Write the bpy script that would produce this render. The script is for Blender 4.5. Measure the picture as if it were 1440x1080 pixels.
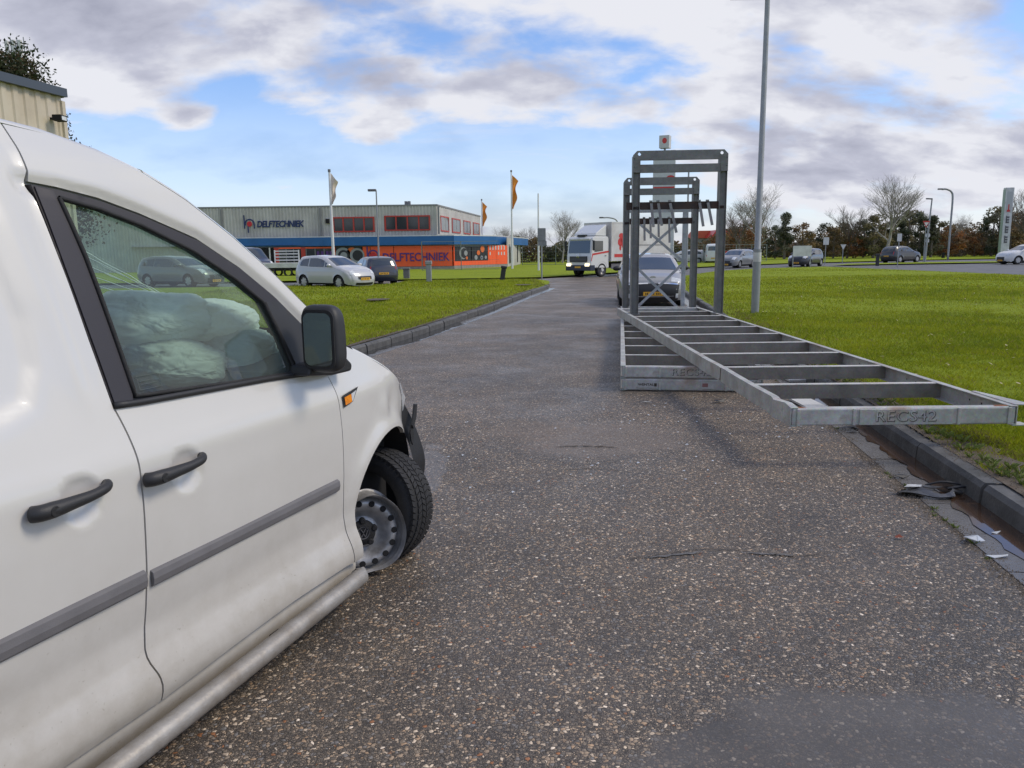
import bpy, bmesh, math, random
import numpy as np
from mathutils import Vector, Matrix, noise
from mathutils.geometry import delaunay_2d_cdt
R = math.radians
for o in list(bpy.data.objects): bpy.data.objects.remove(o)
sc = bpy.context.scene
COL = sc.collection
rnd = random.Random(7)

# ------------------------------------------------------------------ camera
CAM_H = 1.5; PITCH = R(9.65); ROLL = R(0.7); FPX = 1090.0
cd = bpy.data.cameras.new('camera'); cam = bpy.data.objects.new('camera', cd); COL.objects.link(cam)
cd.sensor_width = 36; cd.lens = 36 * FPX / 1440; cd.clip_start = .05; cd.clip_end = 3000
cam.matrix_world = Matrix.Translation((0, 0, CAM_H)) @ Matrix.Rotation(math.pi / 2 - PITCH, 4, 'X') @ Matrix.Rotation(-ROLL, 4, 'Z')
sc.camera = cam
sc.render.engine = 'CYCLES'
sc.view_settings.view_transform = 'Standard'; sc.view_settings.look = 'None'
sc.view_settings.exposure = EXPOSURE = 0.25; sc.view_settings.gamma = 1
sc.view_settings.use_curve_mapping = False

# ------------------------------------------------------------------ sky and sun
SUN_AZ, SUN_EL = R(92), R(46)        # clockwise from +Y (the way the camera looks)
wd = bpy.data.worlds.new('World'); sc.world = wd; wd.use_nodes = True
nt = wd.node_tree; nt.nodes.clear()
def N(tree, typ, **kw):
    n = tree.nodes.new(typ)
    for k, v in kw.items():
        if k == 'inp':
            for a, b in v.items(): n.inputs[a].default_value = b
        else: setattr(n, k, v)
    return n
def mth(tree, op, a, b=None, c=None, clamp=False):
    n = tree.nodes.new('ShaderNodeMath'); n.operation = op; n.use_clamp = clamp
    for i, x in enumerate((a, b, c)):
        if x is None: continue
        if isinstance(x, (int, float)): n.inputs[i].default_value = x
        else: tree.links.new(x, n.inputs[i])
    return n.outputs[0]
def ramp(tree, fac, stops, interp='LINEAR'):
    n = tree.nodes.new('ShaderNodeValToRGB'); n.color_ramp.interpolation = interp
    e = n.color_ramp.elements
    while len(e) < len(stops): e.new(.5)
    for i, (p, c) in enumerate(stops):
        e[i].position = p; e[i].color = (c, c, c, 1) if isinstance(c, (int, float)) else (*c, 1)
    tree.links.new(fac, n.inputs[0]); return n.outputs[0]
def mixc(tree, f, a, b, typ='MIX'):
    n = tree.nodes.new('ShaderNodeMix'); n.data_type = 'RGBA'; n.blend_type = typ
    for i, x in ((0, f), (6, a), (7, b)):
        if isinstance(x, (int, float)): n.inputs[i].default_value = x
        elif isinstance(x, tuple): n.inputs[i].default_value = (*x, 1)
        else: tree.links.new(x, n.inputs[i])
    return n.outputs[2]
def build_sky():
    L = nt.links
    out = N(nt, 'ShaderNodeOutputWorld')
    sky = N(nt, 'ShaderNodeTexSky', sky_type='NISHITA', sun_disc=False, sun_elevation=SUN_EL, sun_rotation=SUN_AZ)
    sky.air_density = 1.0; sky.dust_density = .3; sky.ozone_density = 3.0
    bsky = N(nt, 'ShaderNodeBackground'); bsky.inputs[1].default_value = .14
    L.new(mixc(nt, 1.0, sky.outputs[0], (.88, .93, 1.10), 'MULTIPLY'), bsky.inputs[0])
    tc = N(nt, 'ShaderNodeTexCoord')
    sx = N(nt, 'ShaderNodeSeparateXYZ'); L.new(tc.outputs['Generated'], sx.inputs[0])
    x, y, z = sx.outputs
    zz = mth(nt, 'ADD', mth(nt, 'MAXIMUM', z, 0.0), .42)
    cx = N(nt, 'ShaderNodeCombineXYZ')
    L.new(mth(nt, 'DIVIDE', x, zz), cx.inputs[0]); L.new(mth(nt, 'DIVIDE', y, zz), cx.inputs[1])
    def fbm(scale, det, rough, dist=0, off=(0, 0, 0), sc3=(1, 1, 1)):
        mp = N(nt, 'ShaderNodeMapping'); mp.inputs['Location'].default_value = off; mp.inputs['Scale'].default_value = sc3
        L.new(cx.outputs[0], mp.inputs[0])
        n = N(nt, 'ShaderNodeTexNoise'); n.inputs['Scale'].default_value = scale; n.inputs['Detail'].default_value = det
        n.inputs['Roughness'].default_value = rough; n.inputs['Distortion'].default_value = dist
        L.new(mp.outputs[0], n.inputs['Vector']); return n.outputs[0]
    big = fbm(1.7, 8, .50, .10, (SKYX, SKYY, 0), (1, 1.35, 1))
    big2 = fbm(1.7, 6, .50, .10, (SKYX - .06, SKYY + .07, 0), (1, 1.35, 1))
    fine = fbm(7.5, 7, .56, .2, (3, 9, 0), (1, 1.5, 1))
    # broad opening in the cloud (blue band low over the road, left of centre), soft edged, in direction space
    def blob(ax, el, ra, re, amp):
        az = mth(nt, 'ARCTAN2', x, y)
        e = mth(nt, 'ARCSINE', z)
        a = mth(nt, 'DIVIDE', mth(nt, 'SUBTRACT', az, R(ax)), R(ra)); b = mth(nt, 'DIVIDE', mth(nt, 'SUBTRACT', e, R(el)), R(re))
        d = mth(nt, 'ADD', mth(nt, 'MULTIPLY', a, a), mth(nt, 'MULTIPLY', b, b))
        return mth(nt, 'MULTIPLY', mth(nt, 'POWER', 2.718, mth(nt, 'MULTIPLY', d, -1.0)), amp)
    cov = mth(nt, 'ADD', mth(nt, 'MULTIPLY', big, .75), mth(nt, 'MULTIPLY', fine, .25))
    for b in SKYBLOBS: cov = mth(nt, 'ADD', cov, blob(*b))
    mask = ramp(nt, cov, SKYRAMP, 'EASE')
    # streaky high veil
    veil = ramp(nt, fbm(1.3, 8, .62, 1.2, (7, 2, 0), (.5, 2.2, 1)), [(.44, 0.0), (.74, .55)], 'EASE')
    mask = mth(nt, 'MAXIMUM', mask, veil)
    # haze whitening towards the horizon
    hz = ramp(nt, z, [(0.0, .75), (.09, .32), (.22, 0.0)], 'EASE')
    mask = mth(nt, 'MAXIMUM', mask, hz)
    # shading of the cloud: thick parts grey, sides towards the sun white
    thick = ramp(nt, cov, [(.52, 0.0), (.80, 1.0)], 'EASE')
    side = mth(nt, 'MULTIPLY', mth(nt, 'SUBTRACT', big2, big), 3.6)
    lowf = ramp(nt, fbm(1.15, 5, .5, .3, (11, 5, 0), (1, 1.6, 1)), [(.36, 0.0), (.64, 1.0)], 'EASE')
    sh = mth(nt, 'ADD', mth(nt, 'ADD', mth(nt, 'MULTIPLY', thick, .30), mth(nt, 'MULTIPLY', lowf, mth(nt, 'ADD', .18, mth(nt, 'MULTIPLY', thick, .6)))), side)
    sh = mth(nt, 'ADD', sh, mth(nt, 'MULTIPLY', mth(nt, 'SUBTRACT', fine, .5), .55), clamp=True)
    # lower clouds towards the right stand against the sun and are brighter
    cc = ramp(nt, sh, [(0.0, (.80, .81, .87)), (.35, (.52, .535, .64)), (1.0, (.28, .295, .39))])
    bcl = N(nt, 'ShaderNodeBackground'); bcl.inputs[1].default_value = CLOUD
    L.new(cc, bcl.inputs[0])
    mx = N(nt, 'ShaderNodeMixShader'); L.new(mask, mx.inputs[0]); L.new(bsky.outputs[0], mx.inputs[1]); L.new(bcl.outputs[0], mx.inputs[2])
    L.new(mx.outputs[0], out.inputs[0])
SKYX, SKYY, CLOUD = 4.1, 2.3, .86
SKYBLOBS = [(-12, 6.5, 13, 4, -.15), (7, 8.5, 8, 4, -.06), (-23, 14, 14, 4, .10), (0, 21, 40, 5, .12), (25, 10, 13, 9, .12), (4, 11, 4, 2, .10), (-10, 8.3, 3.2, 1.4, .13), (-21.5, 8.8, 1.8, 1.0, .13), (-4, 11.5, 6, 2.2, .08)]
SKYRAMP = [(.45, 0.0), (.57, 1.0)]
build_sky()
ld = bpy.data.lights.new('sun', 'SUN'); ld.energy = 1.8; ld.angle = R(18); ld.color = (1, .90, .75)
sun = bpy.data.objects.new('sun', ld); COL.objects.link(sun)
sd = Vector((math.sin(SUN_AZ) * math.cos(SUN_EL), math.cos(SUN_AZ) * math.cos(SUN_EL), math.sin(SUN_EL)))
sun.rotation_euler = sd.to_track_quat('Z', 'Y').to_euler(); sun.location = sd * 50

# ------------------------------------------------------------------ materials
def mat(name, color, rough=.6, metal=0, bump=0, bscale=30, var=0, vscale=4, spec=.5, coat=0, dirt=None, dscale=3, damt=.5, coord='Object', emit=None, detail=6):
    m = bpy.data.materials.new(name); m.use_nodes = True; t = m.node_tree; p = t.nodes['Principled BSDF']
    p.inputs['Base Color'].default_value = (*color, 1); p.inputs['Roughness'].default_value = rough; p.inputs['Metallic'].default_value = metal
    p.inputs['Specular IOR Level'].default_value = spec; p.inputs['Coat Weight'].default_value = coat; p.inputs['Coat Roughness'].default_value = .04
    if emit: p.inputs['Emission Color'].default_value = (*emit[0], 1); p.inputs['Emission Strength'].default_value = emit[1]
    if bump or var or dirt:
        tc = t.nodes.new('ShaderNodeTexCoord')
        def nz(s, d=detail, ro=.6):
            n = t.nodes.new('ShaderNodeTexNoise'); n.inputs['Scale'].default_value = s; n.inputs['Detail'].default_value = d; n.inputs['Roughness'].default_value = ro
            t.links.new(tc.outputs[coord], n.inputs['Vector']); return n.outputs[0]
        c = color
        if var:
            f = ramp(t, nz(vscale), [(.3, 0.0), (.7, 1.0)])
            c = mixc(t, f, tuple(max(0, q * (1 - var)) for q in color), tuple(min(1, q * (1 + var)) for q in color))
            t.links.new(c, p.inputs['Base Color'])
            r = mth(t, 'ADD', mth(t, 'MULTIPLY', mth(t, 'SUBTRACT', nz(vscale * 2.7), .5), .25), rough, clamp=True); t.links.new(r, p.inputs['Roughness'])
        if dirt:
            f2 = ramp(t, nz(dscale, 8, .65), [(.5 - .2 * damt, 0.0), (.85 - .2 * damt, 1.0)])
            c2 = mixc(t, f2, c, dirt); t.links.new(c2, p.inputs['Base Color'])
        if bump:
            b = t.nodes.new('ShaderNodeBump'); b.inputs['Strength'].default_value = bump; b.inputs['Distance'].default_value = .01
            t.links.new(nz(bscale), b.inputs['Height']); t.links.new(b.outputs[0], p.inputs['Normal'])
    return m
M = {}
M['black_plastic'] = mat('black_plastic', (.022, .022, .024), .5, bump=.15, bscale=400)
M['trim'] = mat('grey_trim', (.145, .14, .145), .62, bump=.15, bscale=300, var=.12, vscale=9)
M['frame_black'] = mat('frame_black', (.020, .017, .020), .5, bump=.05, bscale=300)
M['dark'] = mat('dark_inner', (.012, .012, .013), .9)
M['rubber'] = mat('rubber', (.017, .017, .018), .75, bump=.3, bscale=120, var=.3, vscale=14)
M['steel_rim'] = mat('steel_rim', (.17, .17, .175), .42, metal=.6, var=.3, vscale=10, bump=.1, bscale=60, dirt=(.05, .045, .04), dscale=9, damt=.5)
M['bare_metal'] = mat('bare_metal', (.62, .60, .57), .33, metal=.9)
M['alu'] = mat('step_aluminium', (.40, .385, .36), .52, metal=.45, var=.15, vscale=6, bump=.2, bscale=60, dirt=(.22, .19, .155), dscale=5, damt=.8)
M['chrome'] = mat('chrome', (.75, .75, .76), .15, metal=1)
M['alloy'] = mat('alloy_rim', (.42, .42, .43), .35, metal=.7)
M['lens'] = mat('lamp_lens', (.62, .64, .66), .12, coat=.8, var=.25, vscale=12)
M['lamp_on'] = mat('lamp_lit', (.9, .85, .6), .3, emit=((1, .86, .55), 1.6))
M['tail'] = mat('tail_lamp', (.45, .02, .015), .2, coat=.5)
M['amber'] = mat('amber_lens', (.85, .26, .02), .18, coat=.6, var=.2, vscale=60)
M['plate'] = mat('yellow_plate', (.80, .42, .03), .45)
M['plate_ink'] = mat('plate_ink', (.04, .03, .02), .5)
M['car_glass'] = mat('car_glass', (.035, .042, .045), .06, spec=.8, coat=.5)
M['conc'] = mat('concrete', (.19, .185, .175), .72, bump=.4, bscale=60, var=.3, vscale=7, dirt=(.09, .08, .068), dscale=3, damt=.7)
M['blackpole'] = mat('sign_back', (.23, .235, .24), .55, metal=.4, var=.15)
M['white_paint'] = mat('white_sign_paint', (.66, .66, .64), .5, var=.08, dirt=(.4, .39, .36), dscale=2, damt=.4)
M['bark'] = mat('bark', (.15, .125, .105), .9, bump=.5, bscale=20, var=.35, vscale=5)
M['bark_pale'] = mat('bark_pale', (.31, .285, .255), .85, var=.3, vscale=3)
M['rust'] = mat('rust', (.22, .085, .035), .85, bump=.4, bscale=60, var=.4, vscale=20)

def galv(name, base, rusty=.35, seed=0):
    m = bpy.data.materials.new(name); m.use_nodes = True; t = m.node_tree; p = t.nodes['Principled BSDF']
    tc = t.nodes.new('ShaderNodeTexCoord')
    def nz(s, d=7, ro=.65, typ='N'):
        n = t.nodes.new('ShaderNodeTexNoise'); n.inputs['Scale'].default_value = s; n.inputs['Detail'].default_value = d; n.inputs['Roughness'].default_value = ro
        mp = t.nodes.new('ShaderNodeMapping'); mp.inputs['Location'].default_value = (seed, seed * 2.1, 0); t.links.new(tc.outputs['Object'], mp.inputs[0]); t.links.new(mp.outputs[0], n.inputs['Vector']); return n.outputs[0]
    a = ramp(t, nz(5), [(.3, 0.0), (.7, 1.0)])
    c = mixc(t, a, tuple(q * .72 for q in base), tuple(min(1, q * 1.22) for q in base))
    vo = t.nodes.new('ShaderNodeTexVoronoi'); vo.inputs['Scale'].default_value = 70; t.links.new(tc.outputs['Object'], vo.inputs['Vector'])
    c = mixc(t, .10, c, vo.outputs['Color'], 'OVERLAY')
    f = ramp(t, nz(2.2, 9, .7), [(.62 - .12 * rusty, 0.0), (.80 - .1 * rusty, rusty)])
    c = mixc(t, f, c, (.30, .17, .10))
    f = ramp(t, nz(9, 8, .7), [(.60, 0.0), (.74, .45)])
    c = mixc(t, f, c, (.13, .12, .115))
    t.links.new(c, p.inputs['Base Color']); p.inputs['Metallic'].default_value = .35
    r = mth(t, 'ADD', mth(t, 'MULTIPLY', nz(12), .3), .38); t.links.new(r, p.inputs['Roughness'])
    b = t.nodes.new('ShaderNodeBump'); b.inputs['Strength'].default_value = .35; b.inputs['Distance'].default_value = .006; t.links.new(nz(26), b.inputs['Height']); t.links.new(b.outputs[0], p.inputs['Normal'])
    return m
M['galv'] = galv('galvanised_steel', (.47, .47, .44), .7)

M['galv_dark'] = galv('weathered_galvanised_steel', (.20, .198, .19), .2, 3)
M['galv_shaded'] = galv('shaded_galvanised_rung', (.235, .215, .185), .55, 9)  # rung steel darkened: the shade on the webs is put into its colour
M['galv_toplit'] = galv('top_lit_steel', (.62, .60, .55), .45, 12)  # same steel brightened: skylight on the flange tops is painted in
M['galv_clean'] = galv('bright_galvanised_steel', (.46, .48, .50), .05, 5)

def paint(name, col, dirty=False):
    m = bpy.data.materials.new(name); m.use_nodes = True; t = m.node_tree; p = t.nodes['Principled BSDF']
    p.inputs['Roughness'].default_value = .34; p.inputs['Coat Weight'].default_value = .9; p.inputs['Coat Roughness'].default_value = .03
    p.inputs['Base Color'].default_value = (*col, 1)
    if dirty:
        tc = t.nodes.new('ShaderNodeTexCoord')
        def nz(s, d=7, ro=.62):
            n = t.nodes.new('ShaderNodeTexNoise'); n.inputs['Scale'].default_value = s; n.inputs['Detail'].default_value = d; n.inputs['Roughness'].default_value = ro
            t.links.new(tc.outputs['Object'], n.inputs['Vector']); return n.outputs[0]
        sx = t.nodes.new('ShaderNodeSeparateXYZ'); t.links.new(tc.outputs['Object'], sx.inputs[0])
        # road grime: dense low on the body, thinning out upwards, with a splashed, uneven upper limit
        h = mth(t, 'ADD', sx.outputs[2], mth(t, 'MULTIPLY', mth(t, 'SUBTRACT', nz(2.3), .5), .34))
        g = ramp(t, h, [(.16, .85), (.30, .60), (.55, .28), (.80, .10), (1.0, 0.03)])
        g = mth(t, 'MULTIPLY', g, ramp(t, nz(7, 9, .7), [(.25, .55), (.7, 1.0)]))
        sp = ramp(t, nz(75, 3, .5), [(.68, 0.0), (.76, .5)])
        g2 = mth(t, 'ADD', g, mth(t, 'MULTIPLY', sp, mth(t, 'MULTIPLY', g, 1.3)), clamp=True)
        c = mixc(t, g2, col, (.27, .235, .18))
        t.links.new(c, p.inputs['Base Color'])
        t.links.new(mth(t, 'ADD', mth(t, 'MULTIPLY', g, .45), .30), p.inputs['Roughness'])
        t.links.new(mth(t, 'SUBTRACT', .85, mth(t, 'MULTIPLY', g, 1.1), clamp=True), p.inputs['Coat Weight'])
        b = t.nodes.new('ShaderNodeBump'); b.inputs['Strength'].default_value = .02; b.inputs['Distance'].default_value = .002
        t.links.new(nz(260, 2), b.inputs['Height']); t.links.new(b.outputs[0], p.inputs['Coat Normal'])
    return m
M['van_white'] = paint('dirty_white_paint', (.65, .635, .605), True)

def glass_mat(name, tint, refl=1.0, haze=0):
    m = bpy.data.materials.new(name); m.use_nodes = True; t = m.node_tree; t.nodes.clear()
    o = t.nodes.new('ShaderNodeOutputMaterial'); tr = t.nodes.new('ShaderNodeBsdfTransparent'); tr.inputs[0].default_value = (*tint, 1)
    gl = t.nodes.new('ShaderNodeBsdfGlossy'); gl.inputs['Roughness'].default_value = .015
    fr = t.nodes.new('ShaderNodeFresnel'); ge = t.nodes.new('ShaderNodeNewGeometry'); t.links.new(mth(t, 'SUBTRACT', 1.5, mth(t, 'MULTIPLY', ge.outputs['Backfacing'], 1.5 - 1 / 1.5)), fr.inputs[0])
    mx = t.nodes.new('ShaderNodeMixShader'); t.links.new(mth(t, 'MULTIPLY', fr.outputs[0], refl, clamp=True), mx.inputs[0]); t.links.new(tr.outputs[0], mx.inputs[1]); t.links.new(gl.outputs[0], mx.inputs[2])
    if haze:
        df = t.nodes.new('ShaderNodeBsdfDiffuse'); df.inputs[0].default_value = (.5, .55, .52, 1)
        m2 = t.nodes.new('ShaderNodeMixShader'); m2.inputs[0].default_value = haze
        t.links.new(mx.outputs[0], m2.inputs[1]); t.links.new(df.outputs[0], m2.inputs[2]); t.links.new(m2.outputs[0], o.inputs[0])
    else: t.links.new(mx.outputs[0], o.inputs[0])
    return m
M['side_glass'] = glass_mat('tinted_side_glass', (.70, .84, .76), 1.0, .09)
M['screen_glass'] = glass_mat('windscreen_glass', (.78, .90, .84), 1.0)

# ------------------------------------------------------------------ mesh helpers
class MB:
    def __init__(s): s.v = []; s.f = []
    def add(s, vs, fs):
        b = len(s.v); s.v += [tuple(v) for v in vs]; s.f += [tuple(b + i for i in f) for f in fs]; return s
    def box(s, a, b, mtx=None):
        x0, y0, z0 = a; x1, y1, z1 = b
        vs = [Vector(p) for p in ((x0, y0, z0), (x1, y0, z0), (x1, y1, z0), (x0, y1, z0), (x0, y0, z1), (x1, y0, z1), (x1, y1, z1), (x0, y1, z1))]
        if mtx: vs = [mtx @ v for v in vs]
        return s.add(vs, [(3, 2, 1, 0), (4, 5, 6, 7), (0, 1, 5, 4), (1, 2, 6, 5), (2, 3, 7, 6), (3, 0, 4, 7)])
    def bar(s, p, q, w, h, up=(0, 0, 1)):
        p = Vector(p); q = Vector(q); d = (q - p).normalized(); u = Vector(up)
        sd_ = d.cross(u)
        if sd_.length < 1e-4: sd_ = d.cross(Vector((1, 0, 0)))
        sd_.normalize(); u = sd_.cross(d).normalized(); a = sd_ * w / 2; b = u * h / 2
        return s.add([p - a - b, p + a - b, p + a + b, p - a + b, q - a - b, q + a - b, q + a + b, q - a + b], [(0, 1, 2, 3), (7, 6, 5, 4), (1, 0, 4, 5), (2, 1, 5, 6), (3, 2, 6, 7), (0, 3, 7, 4)])
    def tube(s, pts, rad, n=10, cap=True):
        pts = [Vector(p) for p in pts]; rs = rad if isinstance(rad, (list, tuple)) else [rad] * len(pts)
        vs = []; pr = None
        for i, p in enumerate(pts):
            d = (pts[min(i + 1, len(pts) - 1)] - pts[max(i - 1, 0)]).normalized()
            if pr is None: a = d.cross(Vector((0, 0, 1)) if abs(d.z) < .9 else Vector((1, 0, 0))).normalized()
            else: a = (pr - d * pr.dot(d)).normalized()
            pr = a; b = d.cross(a)
            for k in range(n):
                t_ = 2 * math.pi * k / n; vs.append(p + (a * math.cos(t_) + b * math.sin(t_)) * rs[i])
        fs = []
        for i in range(len(pts) - 1):
            for k in range(n): fs.append((i * n + k, i * n + (k + 1) % n, (i + 1) * n + (k + 1) % n, (i + 1) * n + k))
        if cap: fs.append(tuple(reversed(range(n)))); fs.append(tuple((len(pts) - 1) * n + k for k in range(n)))
        return s.add(vs, fs)
    def lathe(s, prof, n=32, mtx=None, axis='Y'):   # prof: (r, h) closed or open; axis = h direction
        vs = []
        for r, h in prof:
            for k in range(n):
                t_ = 2 * math.pi * k / n
                v = Vector((r * math.cos(t_), h, r * math.sin(t_))) if axis == 'Y' else Vector((r * math.cos(t_), r * math.sin(t_), h))
                vs.append(mtx @ v if mtx else v)
        fs = [(i * n + k, i * n + (k + 1) % n, (i + 1) * n + (k + 1) % n, (i + 1) * n + k) for i in range(len(prof) - 1) for k in range(n)]
        return s.add(vs, fs)
    def prism(s, poly, mtx, d):      # polygon in local xy, extruded d along local z
        n = len(poly); vs = [mtx @ Vector((x, y, 0)) for x, y in poly] + [mtx @ Vector((x, y, d)) for x, y in poly]
        return s.add(vs, [tuple(reversed(range(n))), tuple(range(n, 2 * n))] + [(i, (i + 1) % n, n + (i + 1) % n, n + i) for i in range(n)])
    def mesh(s, name, m, smooth=False, bevel=0):
        me = bpy.data.meshes.new(name); me.from_pydata(s.v, [], s.f)
        for q in (m if isinstance(m, (list, tuple)) else [m]): me.materials.append(q)
        if smooth: me.polygons.foreach_set('use_smooth', [True] * len(me.polygons))
        me.update(); return me
    def obj(s, name, m, parent=None, smooth=False, bevel=0, sharp=None):
        me = s.mesh(name, m, smooth)
        if smooth and sharp: me.set_sharp_from_angle(angle=R(sharp))
        o = bpy.data.objects.new(name, me); COL.objects.link(o); o.parent = parent
        if bevel:
            b = o.modifiers.new('edge', 'BEVEL'); b.width = bevel; b.segments = 2; b.limit_method = 'ANGLE'; b.angle_limit = R(40)
        return o
def tag(o, label=None, cat=None, group=None, kind=None):
    if label: o['label'] = label
    if cat: o['category'] = cat
    if group: o['group'] = group
    if kind: o['kind'] = kind
    return o
def thing(name, label, cat, loc=(0, 0, 0), rz=0, group=None):
    o = bpy.data.objects.new(name, None); COL.objects.link(o); o.location = loc; o.rotation_euler = (0, 0, rz); o.empty_display_size = .2
    return tag(o, label, cat, group)
def dup(root, loc, rz=0, label=None, scale=1, group=None):
    def cp(o, par):
        c = o.copy(); COL.objects.link(c); c.parent = par
        for ch in list(o.children): cp(ch, c)
        return c
    kids = list(root.children)
    r = root.copy(); COL.objects.link(r); r.location = loc; r.rotation_euler = (0, 0, rz)
    r.scale = (scale, scale, scale) if isinstance(scale, (int, float)) else scale
    for k in kids: cp(k, r)
    if label: r['label'] = label
    if group: r['group'] = group
    return r
def text_mesh(txt, size, depth, mtx, name, m, parent, shear=0, bold=0, align='LEFT', spacing=1, sx=1):
    cu = bpy.data.curves.new(name, 'FONT'); cu.body = txt; cu.size = size; cu.extrude = depth; cu.shear = shear; cu.offset = bold; cu.align_x = align; cu.space_character = spacing; cu.resolution_u = 3
    to = bpy.data.objects.new(name, cu); COL.objects.link(to)
    dg = bpy.context.evaluated_depsgraph_get(); me = bpy.data.meshes.new_from_object(to.evaluated_get(dg)); bpy.data.objects.remove(to)
    me.materials.clear(); me.materials.append(m)
    o = bpy.data.objects.new(name, me); COL.objects.link(o); me.transform(mtx @ Matrix.Diagonal((sx, 1, 1, 1))); o.parent = parent
    return o
def poly_inside(px, py, poly):
    ins = np.zeros(px.shape, bool); n = len(poly)
    for i in range(n):
        x0, y0 = poly[i]; x1, y1 = poly[(i + 1) % n]
        if y0 == y1: continue
        c = ((y0 > py) != (y1 > py)) & (px < (x1 - x0) * (py - y0) / (y1 - y0) + x0); ins ^= c
    return ins
def poly_dist(px, py, pts, closed=True):
    d = np.full(px.shape, 1e9); n = len(pts)
    for i in range(n if closed else n - 1):
        x0, y0 = pts[i]; x1, y1 = pts[(i + 1) % n]; dx, dy = x1 - x0, y1 - y0; L2 = dx * dx + dy * dy + 1e-12
        t_ = np.clip(((px - x0) * dx + (py - y0) * dy) / L2, 0, 1); d = np.minimum(d, np.hypot(px - x0 - t_ * dx, py - y0 - t_ * dy))
    return d
def densify(poly, step, closed=True):
    out = []; n = len(poly)
    for i in range(n if closed else n - 1):
        a = poly[i]; b = poly[(i + 1) % n]; L = math.hypot(b[0] - a[0], b[1] - a[1]); k = max(1, int(round(L / step)))
        for j in range(k): out.append((a[0] + (b[0] - a[0]) * j / k, a[1] + (b[1] - a[1]) * j / k))
    if not closed: out.append(tuple(poly[-1]))
    return out
def spline(pts, k=6, closed=False):
    P = [np.array(p, float) for p in pts]; n = len(P); out = []
    for i in range(n if closed else n - 1):
        a, b, c, d = (P[(i - 1) % n], P[i], P[(i + 1) % n], P[(i + 2) % n]) if closed else (P[max(i - 1, 0)], P[i], P[i + 1], P[min(i + 2, n - 1)])
        for j in range(k):
            t_ = j / k; out.append(tuple(.5 * ((2 * b) + (-a + c) * t_ + (2 * a - 5 * b + 4 * c - d) * t_ ** 2 + (-a + 3 * b - 3 * c + d) * t_ ** 3)))
    if not closed: out.append(tuple(P[-1]))
    return out
def tri_region(outline, step, holes=(), dens=True):
    """triangulated grid of a polygon with holes: (pts Nx2, tris)"""
    loops = [densify(outline, step) if dens else list(outline)] + [densify(h, step) if dens else list(h) for h in holes]
    pts = []; edges = []
    for lp in loops:
        b = len(pts); pts += lp; edges += [(b + i, b + (i + 1) % len(lp)) for i in range(len(lp))]
    xs = [p[0] for p in loops[0]]; ys = [p[1] for p in loops[0]]
    gx, gy = np.meshgrid(np.arange(min(xs) + step / 2, max(xs), step), np.arange(min(ys) + step / 2, max(ys), step)); gx = gx.ravel(); gy = gy.ravel()
    ok = poly_inside(gx, gy, loops[0]) & (poly_dist(gx, gy, loops[0]) > .45 * step)
    for h in loops[1:]: ok &= ~poly_inside(gx, gy, h) & (poly_dist(gx, gy, h) > .45 * step)
    allp = pts + list(zip(gx[ok].tolist(), gy[ok].tolist()))
    vo, eo, fo, *_ = delaunay_2d_cdt([Vector(p) for p in allp], edges, [], 0, 1e-6, False)
    V = np.array([(v.x, v.y) for v in vo]); F = np.array([tuple(f) for f in fo if len(f) == 3])
    c = V[F].mean(1); k = poly_inside(c[:, 0], c[:, 1], loops[0])
    for h in loops[1:]: k &= ~poly_inside(c[:, 0], c[:, 1], h)
    return V, F[k]
def panel(name, outline, surf, step, m, parent, holes=(), off=0.0, flange=0.0, smooth=True, side=1):
    """surface patch over (s,z); surf(s,z) -> depth into the body; side mirrors. off lifts it outward"""
    V, F = tri_region(outline, step, holes)
    w = surf(V[:, 0], V[:, 1]) - off
    P = np.stack([V[:, 0], w if side == 1 else side_w - w, V[:, 1]], 1) if True else None
    # orientation: outward is -Y on the near side, +Y on the far side
    a, b, c = V[F[:, 0]], V[F[:, 1]], V[F[:, 2]]; cr = (b[:, 0] - a[:, 0]) * (c[:, 1] - a[:, 1]) - (b[:, 1] - a[:, 1]) * (c[:, 0] - a[:, 0])
    F = np.where((cr < 0)[:, None], F[:, ::-1], F)
    if side != 1: F = F[:, ::-1]
    mb = MB(); mb.add(P.tolist(), F.tolist())
    if flange:
        cnt = {}
        for f in F.tolist():
            for i in range(3): e = (f[i], f[(i + 1) % 3]); cnt[e] = 1
        sg = 1 if side == 1 else -1
        for (i, j) in cnt:
            if (j, i) in cnt: continue
            p, q = P[i], P[j]; mb.add([p, q, q + np.array([0, sg * flange, 0]), p + np.array([0, sg * flange, 0])], [(1, 0, 3, 2)])
    return mb.obj(name, m, parent, smooth=smooth, sharp=50 if flange else None)
side_w = 1.79

# ------------------------------------------------------------------ survey: turns a measured direction into a real point (on the plane y=Y, or at height z)
def ray(px, py):
    u = (px - 720) / FPX; v = (540 - py) / FPX; c, s = math.cos(ROLL), math.sin(ROLL)
    u, v = u * c + v * s, -u * s + v * c
    return Vector((u, math.cos(PITCH) + v * math.sin(PITCH), -math.sin(PITCH) + v * math.cos(PITCH)))
def at(px, py, Y): r = ray(px, py); r = r * (Y / r.y); return Vector((r.x, Y, r.z + CAM_H))
def gp(px, py, z=0): r = ray(px, py); return Vector((0, 0, CAM_H)) + r * ((z - CAM_H) / r.z)

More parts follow.
